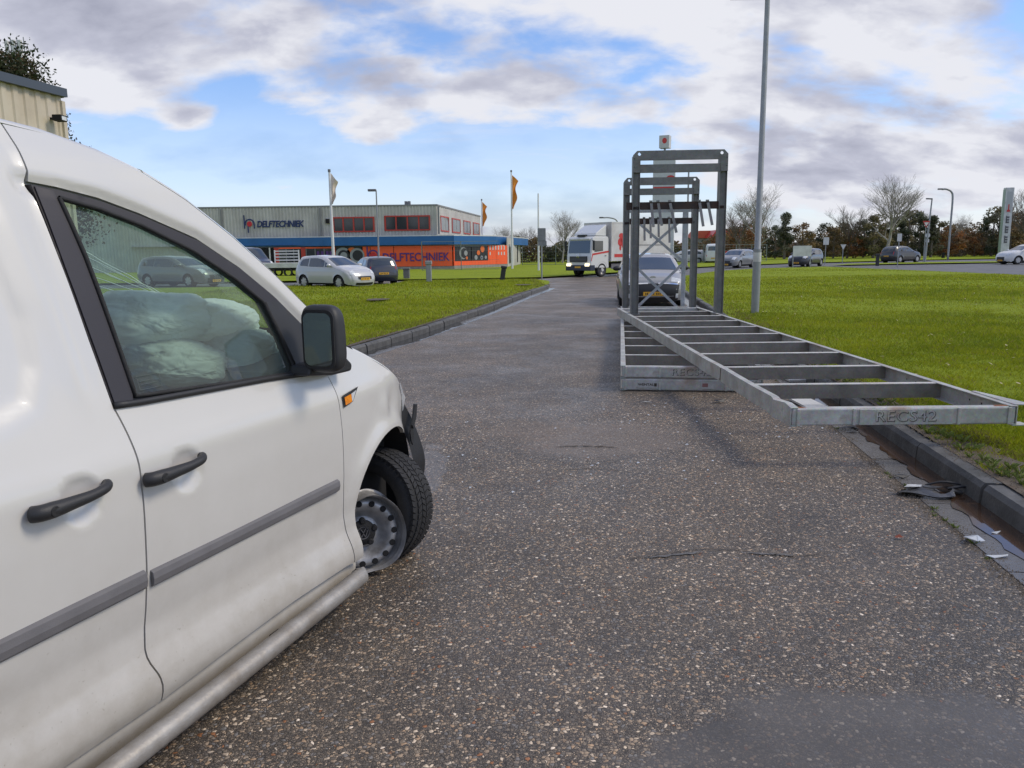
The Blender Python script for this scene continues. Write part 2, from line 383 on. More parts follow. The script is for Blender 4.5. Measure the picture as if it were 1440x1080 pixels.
# ------------------------------------------------------------------ ground materials
def asphalt():
    m = bpy.data.materials.new('wet_exposed_aggregate'); m.use_nodes = True; t = m.node_tree; p = t.nodes['Principled BSDF']; L = t.links
    tc = t.nodes.new('ShaderNodeTexCoord'); P = tc.outputs['Object']
    def nz(s, d=6, ro=.6, off=0, dist=0):
        n = t.nodes.new('ShaderNodeTexNoise'); n.inputs['Scale'].default_value = s; n.inputs['Detail'].default_value = d; n.inputs['Roughness'].default_value = ro; n.inputs['Distortion'].default_value = dist
        mp = t.nodes.new('ShaderNodeMapping'); mp.inputs['Location'].default_value = (off, off * 1.7, 0); L.new(P, mp.inputs[0]); L.new(mp.outputs[0], n.inputs['Vector']); return n
    # stones: jittered cells, warped a little so they are not round everywhere
    wn = nz(60, 2, .5); wv = t.nodes.new('ShaderNodeVectorMath'); wv.operation = 'SCALE'; wv.inputs['Scale'].default_value = .010; L.new(wn.outputs['Color'], wv.inputs[0])
    av = t.nodes.new('ShaderNodeVectorMath'); av.operation = 'ADD'; L.new(P, av.inputs[0]); L.new(wv.outputs[0], av.inputs[1])
    def vor(s, feat='F1'):
        v = t.nodes.new('ShaderNodeTexVoronoi'); v.inputs['Scale'].default_value = s; v.feature = feat; v.inputs['Randomness'].default_value = 1; L.new(av.outputs[0], v.inputs['Vector']); return v
    v1 = vor(76); v2 = vor(150); e1 = vor(76, 'DISTANCE_TO_EDGE'); e2 = vor(150, 'DISTANCE_TO_EDGE')
    sep = t.nodes.new('ShaderNodeSeparateColor'); L.new(v1.outputs['Color'], sep.inputs[0]); r1, g1, b1 = sep.outputs
    sep2 = t.nodes.new('ShaderNodeSeparateColor'); L.new(v2.outputs['Color'], sep2.inputs[0])
    cr = t.nodes.new('ShaderNodeValToRGB'); e = cr.color_ramp.elements; cr.color_ramp.interpolation = 'CONSTANT'
    cols = [(0, (.085, .078, .072)), (.28, (.15, .130, .110)), (.50, (.22, .178, .138)), (.66, (.13, .13, .135)), (.78, (.27, .20, .14)), (.86, (.33, .285, .235)), (.925, (.21, .10, .05)), (.945, (.42, .37, .31)), (.985, (.56, .51, .45))]
    while len(e) < len(cols): e.new(.5)
    for i, (a, c) in enumerate(cols): e[i].position = a; e[i].color = (*c, 1)
    L.new(r1, cr.inputs[0])
    cr2 = t.nodes.new('ShaderNodeValToRGB'); e = cr2.color_ramp.elements; cr2.color_ramp.interpolation = 'CONSTANT'
    cols = [(0, (.070, .064, .060)), (.45, (.115, .10, .088)), (.75, (.17, .145, .12)), (.93, (.34, .28, .22))]
    while len(e) < len(cols): e.new(.5)
    for i, (a, c) in enumerate(cols): e[i].position = a; e[i].color = (*c, 1)
    L.new(sep2.outputs[0], cr2.inputs[0])
    big = ramp(t, g1, [(.52, 0.0), (.56, 1.0)])           # which cells hold a big stone
    stone = mixc(t, big, cr2.outputs[0], cr.outputs[0])
    ed1 = ramp(t, e1.outputs['Distance'], [(.03, 0.0), (.13, 1.0)]); ed2 = ramp(t, e2.outputs['Distance'], [(.04, 0.0), (.16, 1.0)])
    ed = mth(t, 'ADD', mth(t, 'MULTIPLY', ed2, mth(t, 'SUBTRACT', 1, big)), mth(t, 'MULTIPLY', ed1, big))
    c = mixc(t, ed, (.022, .020, .018), stone)
    # worn lanes and stains
    sx = t.nodes.new('ShaderNodeSeparateXYZ'); L.new(P, sx.inputs[0]); X, Y = sx.outputs[0], sx.outputs[1]
    lane = ramp(t, nz(.45, 5, .6, 3).outputs[0], [(.33, 0.0), (.66, 1.0)])
    c = mixc(t, 1.0, c, mixc(t, lane, (1.12, 1.10, 1.06), (1.85, 1.70, 1.50)), 'MULTIPLY')
    fine = ramp(t, nz(2.6, 6, .65, 11).outputs[0], [(.3, 0.0), (.7, 1.0)])
    c = mixc(t, 1.0, c, mixc(t, fine, (.78, .78, .80), (1.18, 1.15, 1.10)), 'MULTIPLY')
    def disc(cx, cy, rx, ry, jag=.35, s=2.0, o=0, edge=.12):
        a = mth(t, 'DIVIDE', mth(t, 'SUBTRACT', X, cx), rx); b = mth(t, 'DIVIDE', mth(t, 'SUBTRACT', Y, cy), ry)
        d = mth(t, 'SQRT', mth(t, 'ADD', mth(t, 'MULTIPLY', a, a), mth(t, 'MULTIPLY', b, b)))
        d = mth(t, 'ADD', d, mth(t, 'MULTIPLY', mth(t, 'SUBTRACT', nz(s, 6, .6, o).outputs[0], .5), jag * 2))
        return ramp(t, d, [(1 - edge, 1.0), (1 + edge, 0.0)], 'EASE')
    # rubbed pale-brown area before the frames, mud tinted
    rub = disc(.7, 6.2, .95, .75, .9, 1.3, 5, .5)
    c = mixc(t, mth(t, 'MULTIPLY', rub, .5), c, (.20, .155, .12))
    # smooth resurfaced patch filled with fines and a film of water
    pt = disc(1.25, 2.10, .98, .42, .75, 2.6, 2, .30)
    c = mixc(t, mth(t, 'MULTIPLY', pt, .78), c, mixc(t, fine, (.070, .065, .060), (.115, .106, .097)))
    # grey scraped streaks by the van
    sc_ = disc(-.62, 5.15, .16, .8, .9, 4, 8, .2); c = mixc(t, mth(t, 'MULTIPLY', sc_, .35), c, (.22, .22, .23))
    L.new(c, p.inputs['Base Color'])
    wet = ramp(t, nz(.8, 7, .68, 21).outputs[0], [(.44, 0.0), (.62, 1.0)])
    wet = mth(t, 'MAXIMUM', wet, pt)
    rr = mth(t, 'SUBTRACT', .58, mth(t, 'MULTIPLY', wet, .20))
    rr = mth(t, 'ADD', rr, mth(t, 'MULTIPLY', mth(t, 'SUBTRACT', b1, .5), .25), clamp=True)
    L.new(rr, p.inputs['Roughness']); p.inputs['Specular IOR Level'].default_value = .45
    dome = mth(t, 'ADD', mth(t, 'MULTIPLY', mth(t, 'SUBTRACT', .6, v1.outputs['Distance']), mth(t, 'MULTIPLY', big, 1.0)), mth(t, 'MULTIPLY', mth(t, 'SUBTRACT', .5, v2.outputs['Distance']), mth(t, 'SUBTRACT', .75, mth(t, 'MULTIPLY', big, .75))))
    dome = mth(t, 'MULTIPLY', dome, ed); dome = mth(t, 'MULTIPLY', dome, mth(t, 'SUBTRACT', 1, mth(t, 'MULTIPLY', pt, .70)))
    b = t.nodes.new('ShaderNodeBump'); b.inputs['Strength'].default_value = .75; b.inputs['Distance'].default_value = .006; L.new(dome, b.inputs['Height'])
    L.new(b.outputs[0], p.inputs['Normal'])
    return m
M['asphalt'] = asphalt()
M['asphalt_far'] = mat('far_asphalt', (.115, .112, .11), .6, bump=.3, bscale=12, var=.25, vscale=.6)
M['pave'] = mat('pale_paving', (.30, .275, .25), .5, bump=.2, bscale=12, var=.2, vscale=.5)
def lawn_mat(name, a, b, c3):
    m = bpy.data.materials.new(name); m.use_nodes = True; t = m.node_tree; p = t.nodes['Principled BSDF']; L = t.links
    tc = t.nodes.new('ShaderNodeTexCoord')
    def nz(s, d=7, ro=.65, sc3=(1, 1, 1)):
        n = t.nodes.new('ShaderNodeTexNoise'); n.inputs['Scale'].default_value = s; n.inputs['Detail'].default_value = d; n.inputs['Roughness'].default_value = ro
        mp = t.nodes.new('ShaderNodeMapping'); mp.inputs['Scale'].default_value = sc3; L.new(tc.outputs['Object'], mp.inputs[0]); L.new(mp.outputs[0], n.inputs['Vector']); return n.outputs[0]
    c = mixc(t, ramp(t, nz(.35), [(.3, 0.0), (.7, 1.0)]), a, b)
    c = mixc(t, ramp(t, nz(2.2, 8, .75), [(.50, 0.0), (.78, .8)]), c, c3)
    c = mixc(t, 1.0, c, mixc(t, ramp(t, nz(24, 5, .8), [(.3, 0.0), (.72, 1.0)]), (.55, .58, .5), (1.4, 1.35, 1.3)), 'MULTIPLY')
    L.new(c, p.inputs['Base Color']); p.inputs['Roughness'].default_value = .9; p.inputs['Specular IOR Level'].default_value = .15
    b_ = t.nodes.new('ShaderNodeBump'); b_.inputs['Strength'].default_value = .8; b_.inputs['Distance'].default_value = .05; L.new(nz(18, 6, .8), b_.inputs['Height']); L.new(b_.outputs[0], p.inputs['Normal'])
    return m
M['lawn'] = lawn_mat('lawn_sod', (.215, .28, .016), (.275, .335, .02), (.15, .20, .018))
M['lawn_far'] = lawn_mat('rough_verge', (.20, .27, .04), (.28, .28, .07), (.16, .2, .035))
M['mud'] = mat('wet_mud', (.075, .048, .028), .8, bump=.9, bscale=22, var=.4, vscale=8, dirt=(.12, .10, .075), dscale=9, damt=.8)
M['silt'] = mat('gravelly_silt', (.11, .085, .062), .6, bump=.9, bscale=90, var=.5, vscale=60, dirt=(.20, .165, .13), dscale=45, damt=.6)
M['kerb'] = mat('kerb_concrete', (.115, .112, .108), .6, bump=.5, bscale=50, var=.3, vscale=6, dirt=(.045, .045, .04), dscale=4, damt=.8)
M['gutter'] = mat('wet_gutter_concrete', (.13, .122, .115), .2, bump=.25, bscale=60, var=.2, vscale=4, dirt=(.06, .05, .042), dscale=3, damt=.6)
def water(name, col, rough=.04):
    m = mat(name, col, rough, spec=.6, bump=.02, bscale=9); return m
M['brown_water'] = water('silty_puddle_water', (.060, .035, .022))
M['grey_water'] = water('clear_puddle_water', (.03, .03, .03))
def blade_mat():
    m = bpy.data.materials.new('grass_blade'); m.use_nodes = True; t = m.node_tree; p = t.nodes['Principled BSDF']
    a = t.nodes.new('ShaderNodeAttribute'); a.attribute_name = 'tint'; t.links.new(a.outputs['Color'], p.inputs['Base Color'])
    p.inputs['Roughness'].default_value = .55; p.inputs['Specular IOR Level'].default_value = .25
    tr = t.nodes.new('ShaderNodeBsdfTranslucent'); t.links.new(a.outputs['Color'], tr.inputs[0])
    mx = t.nodes.new('ShaderNodeMixShader'); mx.inputs[0].default_value = .38; t.links.new(p.outputs[0], mx.inputs[1]); t.links.new(tr.outputs[0], mx.inputs[2])
    t.links.new(mx.outputs[0], t.nodes['Material Output'].inputs[0]); return m
M['blade'] = blade_mat()

# ------------------------------------------------------------------ ground
def sheet(name, poly, z, m, step=None, amp=0, kind='structure', parent=None):
    V, F = tri_region(poly, step or 50)
    cr = np.cross(V[F[:, 1]] - V[F[:, 0]], V[F[:, 2]] - V[F[:, 0]]); F = np.where((cr < 0)[:, None], F[:, ::-1], F)
    d = poly_dist(V[:, 0], V[:, 1], poly)
    Z = [z + (amp * min(1, dd / 3) * (noise.noise(Vector((x * .13, y * .13, 0))) + .5 * noise.noise(Vector((x * .5, y * .5, 3)))) if amp else 0) for (x, y), dd in zip(V, d)]
    o = MB().add([(x, y, zz) for (x, y), zz in zip(V, Z)], F.tolist()).obj(name, m, parent, smooth=bool(amp))
    if kind: o['kind'] = kind
    return o
def XR(y): return 2.13 + .141 * y                      # foot of the right kerb
_lp = [(-14, -9.1), (-6, -6.7), (0, -5.1), (6, -3.66), (11.8, -2.28), (14.5, -1.66), (19.6, -.68), (26.2, .42), (32.7, 1.62)]
def XL(y): return float(np.interp(y, [a for a, b in _lp], [b for a, b in _lp]))
sheet('ground', [(-2500, -2500), (2500, -2500), (2500, 2500), (-2500, 2500)], -.06, M['lawn_far'])
sheet('road', [(-10.2, -14), (6, -14), (9, 30), (12, 45), (6, 52), (-8, 48), (-8, 30)], -.004, M['asphalt'])
near_edge = [(6.36, 30), (6.9, 35), (9.2, 43), (13.4, 52), (18.5, 58.5), (24.6, 61.5)]
far_edge = [(-70, 41.5), (-20, 42.6), (-4, 43.2), (1.6, 44.0), (4.2, 47.6), (8, 54), (13, 62), (19, 70), (28, 78.5), (48, 90), (90, 102)]
sheet('crossroad', [(-70, 35.6), (-30, 36), (-4, 39), (3, 39), (9, 40)] + near_edge[3:] + [(33, 66), (60, 70), (120, 78), (120, 104)] + list(reversed(far_edge)), -.008, M['asphalt_far'])
sheet('car_park_surface', [(25, 22), (120, 30), (120, 78.1), (60, 70.1), (33, 66.1), (24.7, 61.4)], -.012, M['asphalt_far'])
sheet('forecourt', [(-70, 33), (-5.6, 35.7), (-5.5, 39), (-30, 36.1), (-70, 35.7)], -.004, M['pave'])
lr = [(XR(y) + .14, y) for y in (-14, -6, 0, 4, 8, 12, 16, 20, 24, 28)] + [(6.5, 30.5), (7.1, 35), (9.5, 43), (13.7, 52), (18.8, 58.2), (24.5, 61.0), (24.7, 50), (25, 37.5), (32, 22), (60, 12), (60, -14)]
lawn_r = sheet('lawn', lr, .11, M['lawn'], 1.0, .05)
ll = [(XL(y) - .14, y) for y in (-14, -6, 0, 6, 11.8, 14.5, 19.6, 26.2)] + [(1.45, 32.7), (1.75, 35), (1.85, 38), (1.3, 40.6), (0, 41.1), (-5.3, 40.7), (-5.5, 36.1), (-12, 35.4), (-60, 33), (-60, -14)]
lawn_l = sheet('lawn', ll, .11, M['lawn'], 1.0, .05)
sheet('verge', [(-70, 41.8), (-20, 42.9), (-4, 43.5), (1.5, 44.3)] + far_edge[4:] + [(90, 400), (-70, 400)], .09, M['lawn'], 5, .1)
sheet('traffic_island', [(27, 66.5), (33, 68.2), (60, 72.5), (60, 76), (40, 74.6), (31, 72)], .10, M['lawn'], 2, .03)
sheet('verge', [(90, 102), (120, 104), (300, 104), (300, 400), (90, 400)], .09, M['lawn_far'])

# kerb stones: every stone its own part of the kerb
def kerb(name, fx, y0, y1, side):
    root = MB().box((0, 0, 0), (.01, .01, .01)).obj(name, M['kerb'])       # tiny foundation block under the run
    bed = MB(); ys = np.arange(y0, y1, 1.0)
    for a in ys: bed.bar((fx(a) + side * .07, a, -.1), (fx(a + 1) + side * .07, a + 1, -.1), .2, .12)
    root.data = bed.mesh('kerb_bed', M['conc']); root['kind'] = 'structure'
    w, h = .14, .125
    prof = [(0, -.05), (.012, h - .03), (.034, h), (w, h), (w, -.05)]
    mb = MB(); n = len(prof); L_ = .988
    mb.add([(x * side, 0, z) for x, z in prof] + [(x * side, L_, z) for x, z in prof], [tuple(range(n)), tuple(reversed(range(n, 2 * n)))] + [(i, n + i, n + (i + 1) % n, (i + 1) % n) for i in range(n)])
    me = mb.mesh('kerb_stone', M['kerb'])
    bm = bmesh.new(); bm.from_mesh(me); bmesh.ops.recalc_face_normals(bm, faces=bm.faces); bm.to_mesh(me); bm.free()
    for a in ys:
        o = bpy.data.objects.new('kerb_stone', me); COL.objects.link(o); o.parent = root
        o.location = (fx(a) + rnd.uniform(-.006, .006), a, rnd.uniform(-.007, .004)); o.rotation_euler = (0, rnd.uniform(-.01, .01), -math.atan2(fx(a + 1) - fx(a), 1))
kerb('kerb', XR, -2.6, 30, 1); kerb('kerb', XL, 4, 33, -1)
def gutter(name, fx, y0, y1, side):
    root = bpy.data.objects.new(name, None); bed = MB(); ys = np.arange(y0, y1, 1.0)
    for a in ys: bed.bar((fx(a) - side * .16, a, -.05), (fx(a + 1) - side * .16, a + 1, -.05), .33, .06)
    root = bed.obj(name, M['conc']); root['kind'] = 'structure'
    me = MB().box((-.148, .0008, -.02), (.148, .4985, -.0005)).mesh('gutter_slab', M['gutter'])
    for a in np.arange(y0, y1, .5):
        o = bpy.data.objects.new('gutter_slab', me); COL.objects.link(o); o.parent = root
        o.location = (fx(a) - side * .155, a, rnd.uniform(-.001, .0015)); o.rotation_euler = (rnd.uniform(-.002, .002), 0, -math.atan2(fx(a + 1) - fx(a), 1))
gutter('gutter', XR, -2.6, 26, 1); gutter('gutter', XL, 6, 32.5, -1)
def strip(name, fx, y0, y1, inner, outer, z, m, jag, seed, step=.07, kind='structure', taper=True):
    mb = MB(); ys = np.arange(y0, y1 + step, step); vs = []
    for y in ys:
        k = min(1, (y - y0) / .5, (y1 - y) / .5) if taper else 1; k = max(k, 0) ** .5
        n1 = noise.noise(Vector((y * 1.1, seed, 0))) + .5 * noise.noise(Vector((y * 4.1, seed, 2))) + .35 * noise.noise(Vector((y * 12, seed, 5)))
        a = fx(y) + inner; b = fx(y) + inner + (outer - inner) * max(.03, k * (1 + jag * n1))
        vs += [(a, y, z), (b, y, z)]
    fs = [(2 * i, 2 * i + 1, 2 * i + 3, 2 * i + 2) if outer > inner else (2 * i + 1, 2 * i, 2 * i + 2, 2 * i + 3) for i in range(len(ys) - 1)]
    o = mb.add(vs, fs).obj(name, m); o['kind'] = kind; return o
strip('gutter_puddle', XR, -1, 15.6, .006, -.17, .0040, M['brown_water'], .55, 1.3)
strip('gutter_puddle', XL, 8.2, 17.0, -.006, .20, .0040, M['grey_water'], .9, 7.7)
strip('gutter_puddle', XL, 18.5, 27.0, -.006, .10, .0040, M['grey_water'], .9, 4.7)
strip('muddy_edge', XR, -2, 12, .125, .34, .131, M['mud'], .9, 9.2, taper=False)
strip('muddy_edge', XL, 5, 30, -.125, -.22, .131, M['mud'], .9, 3.2, taper=False)
# irregular cracks and the puddle along them
def crack(pts, w, m=None, seed=0):
    P = spline(pts, 10); vs = []
    for i, p in enumerate(P):
        k = min(1, i / 4, (len(P) - 1 - i) / 4); a = w * max(.1, k) * (1 + 1.3 * noise.noise(Vector((i * .6, seed, 0)))); j = .02 * noise.noise(Vector((i * .5, seed, 9)))
        vs += [(p[0], p[1] - a + j, .0015), (p[0], p[1] + a + j, .0015)]
    o = MB().add(vs, [(2 * i, 2 * i + 2, 2 * i + 3, 2 * i + 1) for i in range(len(P) - 1)]).obj('road_crack', m or M['mud']); o['kind'] = 'structure'
crack([gp(860, 786), gp(920, 782), gp(985, 772), gp(1060, 775), gp(1110, 782), gp(1170, 776)], .0028)
crack([gp(905, 784), gp(950, 780), gp(990, 776)], .010, M['gutter'], 3); crack([gp(1050, 777), gp(1080, 779), gp(1120, 781)], .009, M['gutter'], 5)
crack([gp(780, 628), gp(820, 627), gp(870, 629)], .010, M['mud'], 7)
crack([gp(790, 660), gp(840, 659), gp(890, 663)], .004, M['mud'], 8)

# grass blades (one object per lawn, real blades, thinning with distance)
def grass(name, poly, boxes, seed, label, fx=None, side=1):
    g = np.random.default_rng(seed); VV = []; CC = []; nb = 0
    for (x0, y0, x1, y1, dens, hgt, wid) in boxes:
        n = int((x1 - x0) * (y1 - y0) * dens); x = g.uniform(x0, x1, n); y = g.uniform(y0, y1, n)
        ok = poly_inside(x, y, poly)
        if fx is not None:
            e = (x - np.interp(y, fx[0], fx[1])) * side; nzv = np.sin(y * 3.1 + seed) * .5 + np.sin(y * 7.7) * .3 + np.sin(y * 17.3) * .2
            ok &= e > .17 + .09 * nzv + g.uniform(-.05, .10, n)
        # only what lies in front of the camera
        ok &= np.abs(x) < y * .78 + 1.2
        x, y = x[ok], y[ok]; n = len(x); nb += n
        pz = np.sin(x * 1.3 + 2 * np.sin(y * .9)) * np.sin(y * 1.1 + 1.7 * np.sin(x * .7)); pz2 = np.sin(x * 5.1 + 3 * np.sin(y * 3.7)) * np.sin(y * 4.3 + x)
        h = hgt * g.uniform(.45, 1.25, n) * (1 + .3 * pz2); a = g.uniform(0, 2 * np.pi, n); ln = g.uniform(.1, .9, n) * h; la = g.uniform(0, 2 * np.pi, n)
        w = wid * g.uniform(.6, 1.2, n); z0 = np.full(n, .10)
        bx, by = np.cos(a) * w, np.sin(a) * w; lx, ly = np.cos(la) * ln, np.sin(la) * ln
        V = np.stack([np.stack([x - bx, y - by, z0], 1), np.stack([x + bx, y + by, z0], 1), np.stack([x + lx * .4 + bx * .6, y + ly * .4 + by * .6, z0 + h * .62], 1), np.stack([x + lx, y + ly, z0 + h], 1)], 1)
        t_ = np.clip(.5 + .25 * pz + .2 * pz2 + g.normal(0, .22, n), 0, 1)[:, None]
        c = (1 - t_) * np.array([.14, .20, .010]) + t_ * np.array([.40, .42, .022])
        dry = (g.uniform(0, 1, n) < .05 + .07 * (pz2 > .55))[:, None]; c = np.where(dry, np.array([.33, .27, .10]) * g.uniform(.6, 1.1, (n, 1)), c)
        if fx is not None:
            ee = (x - np.interp(y, fx[0], fx[1])) * side; near = ((ee < .6) & (g.uniform(0, 1, n) < .40))[:, None]; c = np.where(near, np.array([.22, .19, .06]), c)
        VV.append(V.reshape(-1, 3)); CC.append(np.repeat(c, 4, 0))
    V = np.concatenate(VV); C = np.concatenate(CC); me = bpy.data.meshes.new(name)
    me.vertices.add(len(V)); me.vertices.foreach_set('co', V.ravel())
    b = np.arange(nb) * 4; tri = np.stack([b, b + 1, b + 2, b, b + 2, b + 3], 1).ravel()
    me.loops.add(len(tri)); me.loops.foreach_set('vertex_index', tri); me.polygons.add(nb * 2); me.polygons.foreach_set('loop_start', np.arange(nb * 2) * 3)
    me.update(calc_edges=True)
    at_ = me.color_attributes.new('tint', 'FLOAT_COLOR', 'POINT'); at_.data.foreach_set('color', np.concatenate([C, np.ones((len(C), 1))], 1).ravel())
    me.materials.append(M['blade']); o = bpy.data.objects.new(name, me); COL.objects.link(o); tag(o, label, 'grass', kind='stuff'); return o
ysR = np.array([-14, 30, 40]); fxR = (ysR, 2.13 + .141 * ysR)
grass('grass', lr, [(2.5, 3.0, 7.5, 7, 7000, .050, .0022), (3, 7, 10, 11, 3200, .052, .0032), (3, 11, 14, 17, 1300, .055, .005), (4, 17, 22, 26, 420, .06, .009), (5, 26, 26, 40, 150, .05, .018), (6, 40, 26, 61, 40, .04, .025)], 1, 'bright green lawn right of the road, beyond the tilted steel frame', fxR, 1)
grass('grass', ll, [(-6, 9, -1, 16, 1500, .055, .0045), (-9, 16, 1, 24, 550, .06, .008), (-12, 24, 3, 41, 150, .07, .016)], 2, 'bright green lawn left of the road, in front of the parked silver hatchback', (np.array([a for a, b in _lp]), np.array([b for a, b in _lp])), -1)
# fallen leaves on the lawns
def leaves(name, spots, m, label, z=.165):
    mb = MB()
    for x, y, s in spots:
        a = rnd.uniform(0, 6.28); pts = [(0, -1), (.5, -.35), (.35, .3), (0, 1), (-.4, .3), (-.5, -.3)]
        mt = Matrix.Translation((x, y, z)) @ Matrix.Rotation(a, 4, 'Z') @ Matrix.Rotation(rnd.uniform(-.5, .5), 4, 'X')
        mb.add([mt @ Vector((px * s, py * s, .15 * s * abs(px))) for px, py in pts], [tuple(range(6))])
    return tag(mb.obj(name, m), label, 'leaves', kind='stuff')
leaves('fallen_leaves', [(rnd.uniform(3, 14), rnd.uniform(4, 26), rnd.uniform(.018, .035)) for _ in range(260)], mat('pale_leaf', (.42, .36, .18), .7, var=.4, vscale=50), 'small pale fallen leaves scattered over the right-hand lawn')
tag(MB().add([(gp(590 / 3.6 + 1100, 711 / 3.6 + 560) + Vector(q)) for q in ((-.02, -.008, .008), (.015, -.012, .012), (.026, .002, .006), (.008, .013, .02), (-.018, .01, .010))], [(0, 1, 2, 3, 4)]).obj('fallen_leaf', mat('red_leaf', (.22, .05, .02), .6)), 'single reddish brown leaf lying on the wet road surface', 'leaf')

# loose grit and small stones washed against the gutter, and weeds in its joint
def grit(name, fx, y0, y1, side, n, seed, label, e0=.31, sd=.035, m=None):
    g = np.random.default_rng(seed); y = y0 + (y1 - y0) * g.uniform(0, 1, n) ** 1.5; nn = np.sin(y * 2.3 + seed) * .5 + np.sin(y * 6.1) * .3 + np.sin(y * 15) * .2
    x = np.array([fx(a) for a in y]) - side * (e0 + .045 * nn + g.normal(0, sd, n)); s = g.uniform(.0025, .0075, n); mb = MB()
    for a, b, c in zip(x, y, s):
        q = g.uniform(.6, 1.3, 5); mb.add([(a - c * q[0], b - c * .6, -.004), (a + c * q[1], b - c * .5, -.004), (a + c * .1, b + c * q[2], -.004), (a, b, -.003 + c * q[3])], [(0, 1, 3), (1, 2, 3), (2, 0, 3)])
    o = mb.obj(name, m or M['silt']); return tag(o, label, 'grit', kind='stuff')
grit('grit', XR, 2.2, 13, 1, 9000, 3, 'loose brown grit washed along the right-hand gutter edge')
grit('grit', XR, 2.2, 10, -1, 4000, 5, 'crumbs of earth scattered behind the top of the right kerb', e0=.19, sd=.05).location.z = .135
def tufts(name, spots, label):
    mb = MB(); C = []
    for x, y, z, h in spots:
        for _ in range(16):
            a = rnd.uniform(0, 6.28); l = h * rnd.uniform(.5, 1); dx, dy = math.cos(a), math.sin(a); w = .0025; o = rnd.uniform(0, .012)
            mb.add([(x + dx * o - dy * w, y + dy * o + dx * w, z), (x + dx * o + dy * w, y + dy * o - dx * w, z), (x + dx * (o + l * .35), y + dy * (o + l * .35), z + l * .7), (x + dx * (o + l * .8), y + dy * (o + l * .8), z + l * .85)], [(0, 1, 2), (1, 3, 2)])
    o = mb.obj(name, mat('weed_green', (.17, .22, .04), .7, var=.4, vscale=40)); return tag(o, label, 'weeds', kind='stuff')
tufts('weeds', [(XR(y) - .31 + rnd.uniform(-.02, .02), y, -.003, rnd.uniform(.012, .03)) for y in [rnd.uniform(3.4, 12) for _ in range(26)]] + [(XR(y) - .315 + rnd.uniform(-.03, .03), y, -.003, rnd.uniform(.012, .028)) for y in (4.0, 4.05, 4.12, 4.2, 4.26)], 'tiny weeds growing in the joint between gutter and asphalt')
tufts('weeds', [(XR(y) + .15 + rnd.uniform(0, .18), y, .13, rnd.uniform(.03, .07)) for y in [rnd.uniform(3.2, 13) for _ in range(160)]], 'grass tufts leaning over the back of the right kerb')

# ------------------------------------------------------------------ galvanised steel frames on the road
FH = .135
def warp_dent(mb, dents):
    out = []
    for v in mb.v:
        v = Vector(v)
        for (c, r, d) in dents:
            k = math.exp(-((v - Vector(c)).length / r) ** 2); v = v + Vector(d) * k
        out.append(tuple(v))
    mb.v = out
def channel(mb, p, q, h, fl, t, inward, seg=14):
    """C-channel from p to q (base line), web outside, flanges towards 'inward', split along its length so it can buckle"""
    p = Vector(p); q = Vector(q); d = q - p; i = Vector(inward).normalized()
    prof = [(0, 0), (fl, 0), (fl, t), (t, t), (t, h - t), (fl, h - t), (fl, h), (0, h)]
    n = len(prof); vs = []
    for k in range(seg + 1):
        c = p + d * (k / seg)
        vs += [c + i * a + Vector((0, 0, b)) for a, b in prof]
    fs = [(k * n + j, k * n + (j + 1) % n, (k + 1) * n + (j + 1) % n, (k + 1) * n + j) for k in range(seg) for j in range(n)]
    # caps as three quads
    for b in (0, seg * n): fs += [(b, b + 1, b + 2, b + 3), (b, b + 3, b + 4, b + 7), (b + 4, b + 5, b + 6, b + 7)]
    mb.add(vs, fs)
def fix(o):
    bm = bmesh.new(); bm.from_mesh(o.data); bmesh.ops.recalc_face_normals(bm, faces=bm.faces); bm.to_mesh(o.data); bm.free(); return o
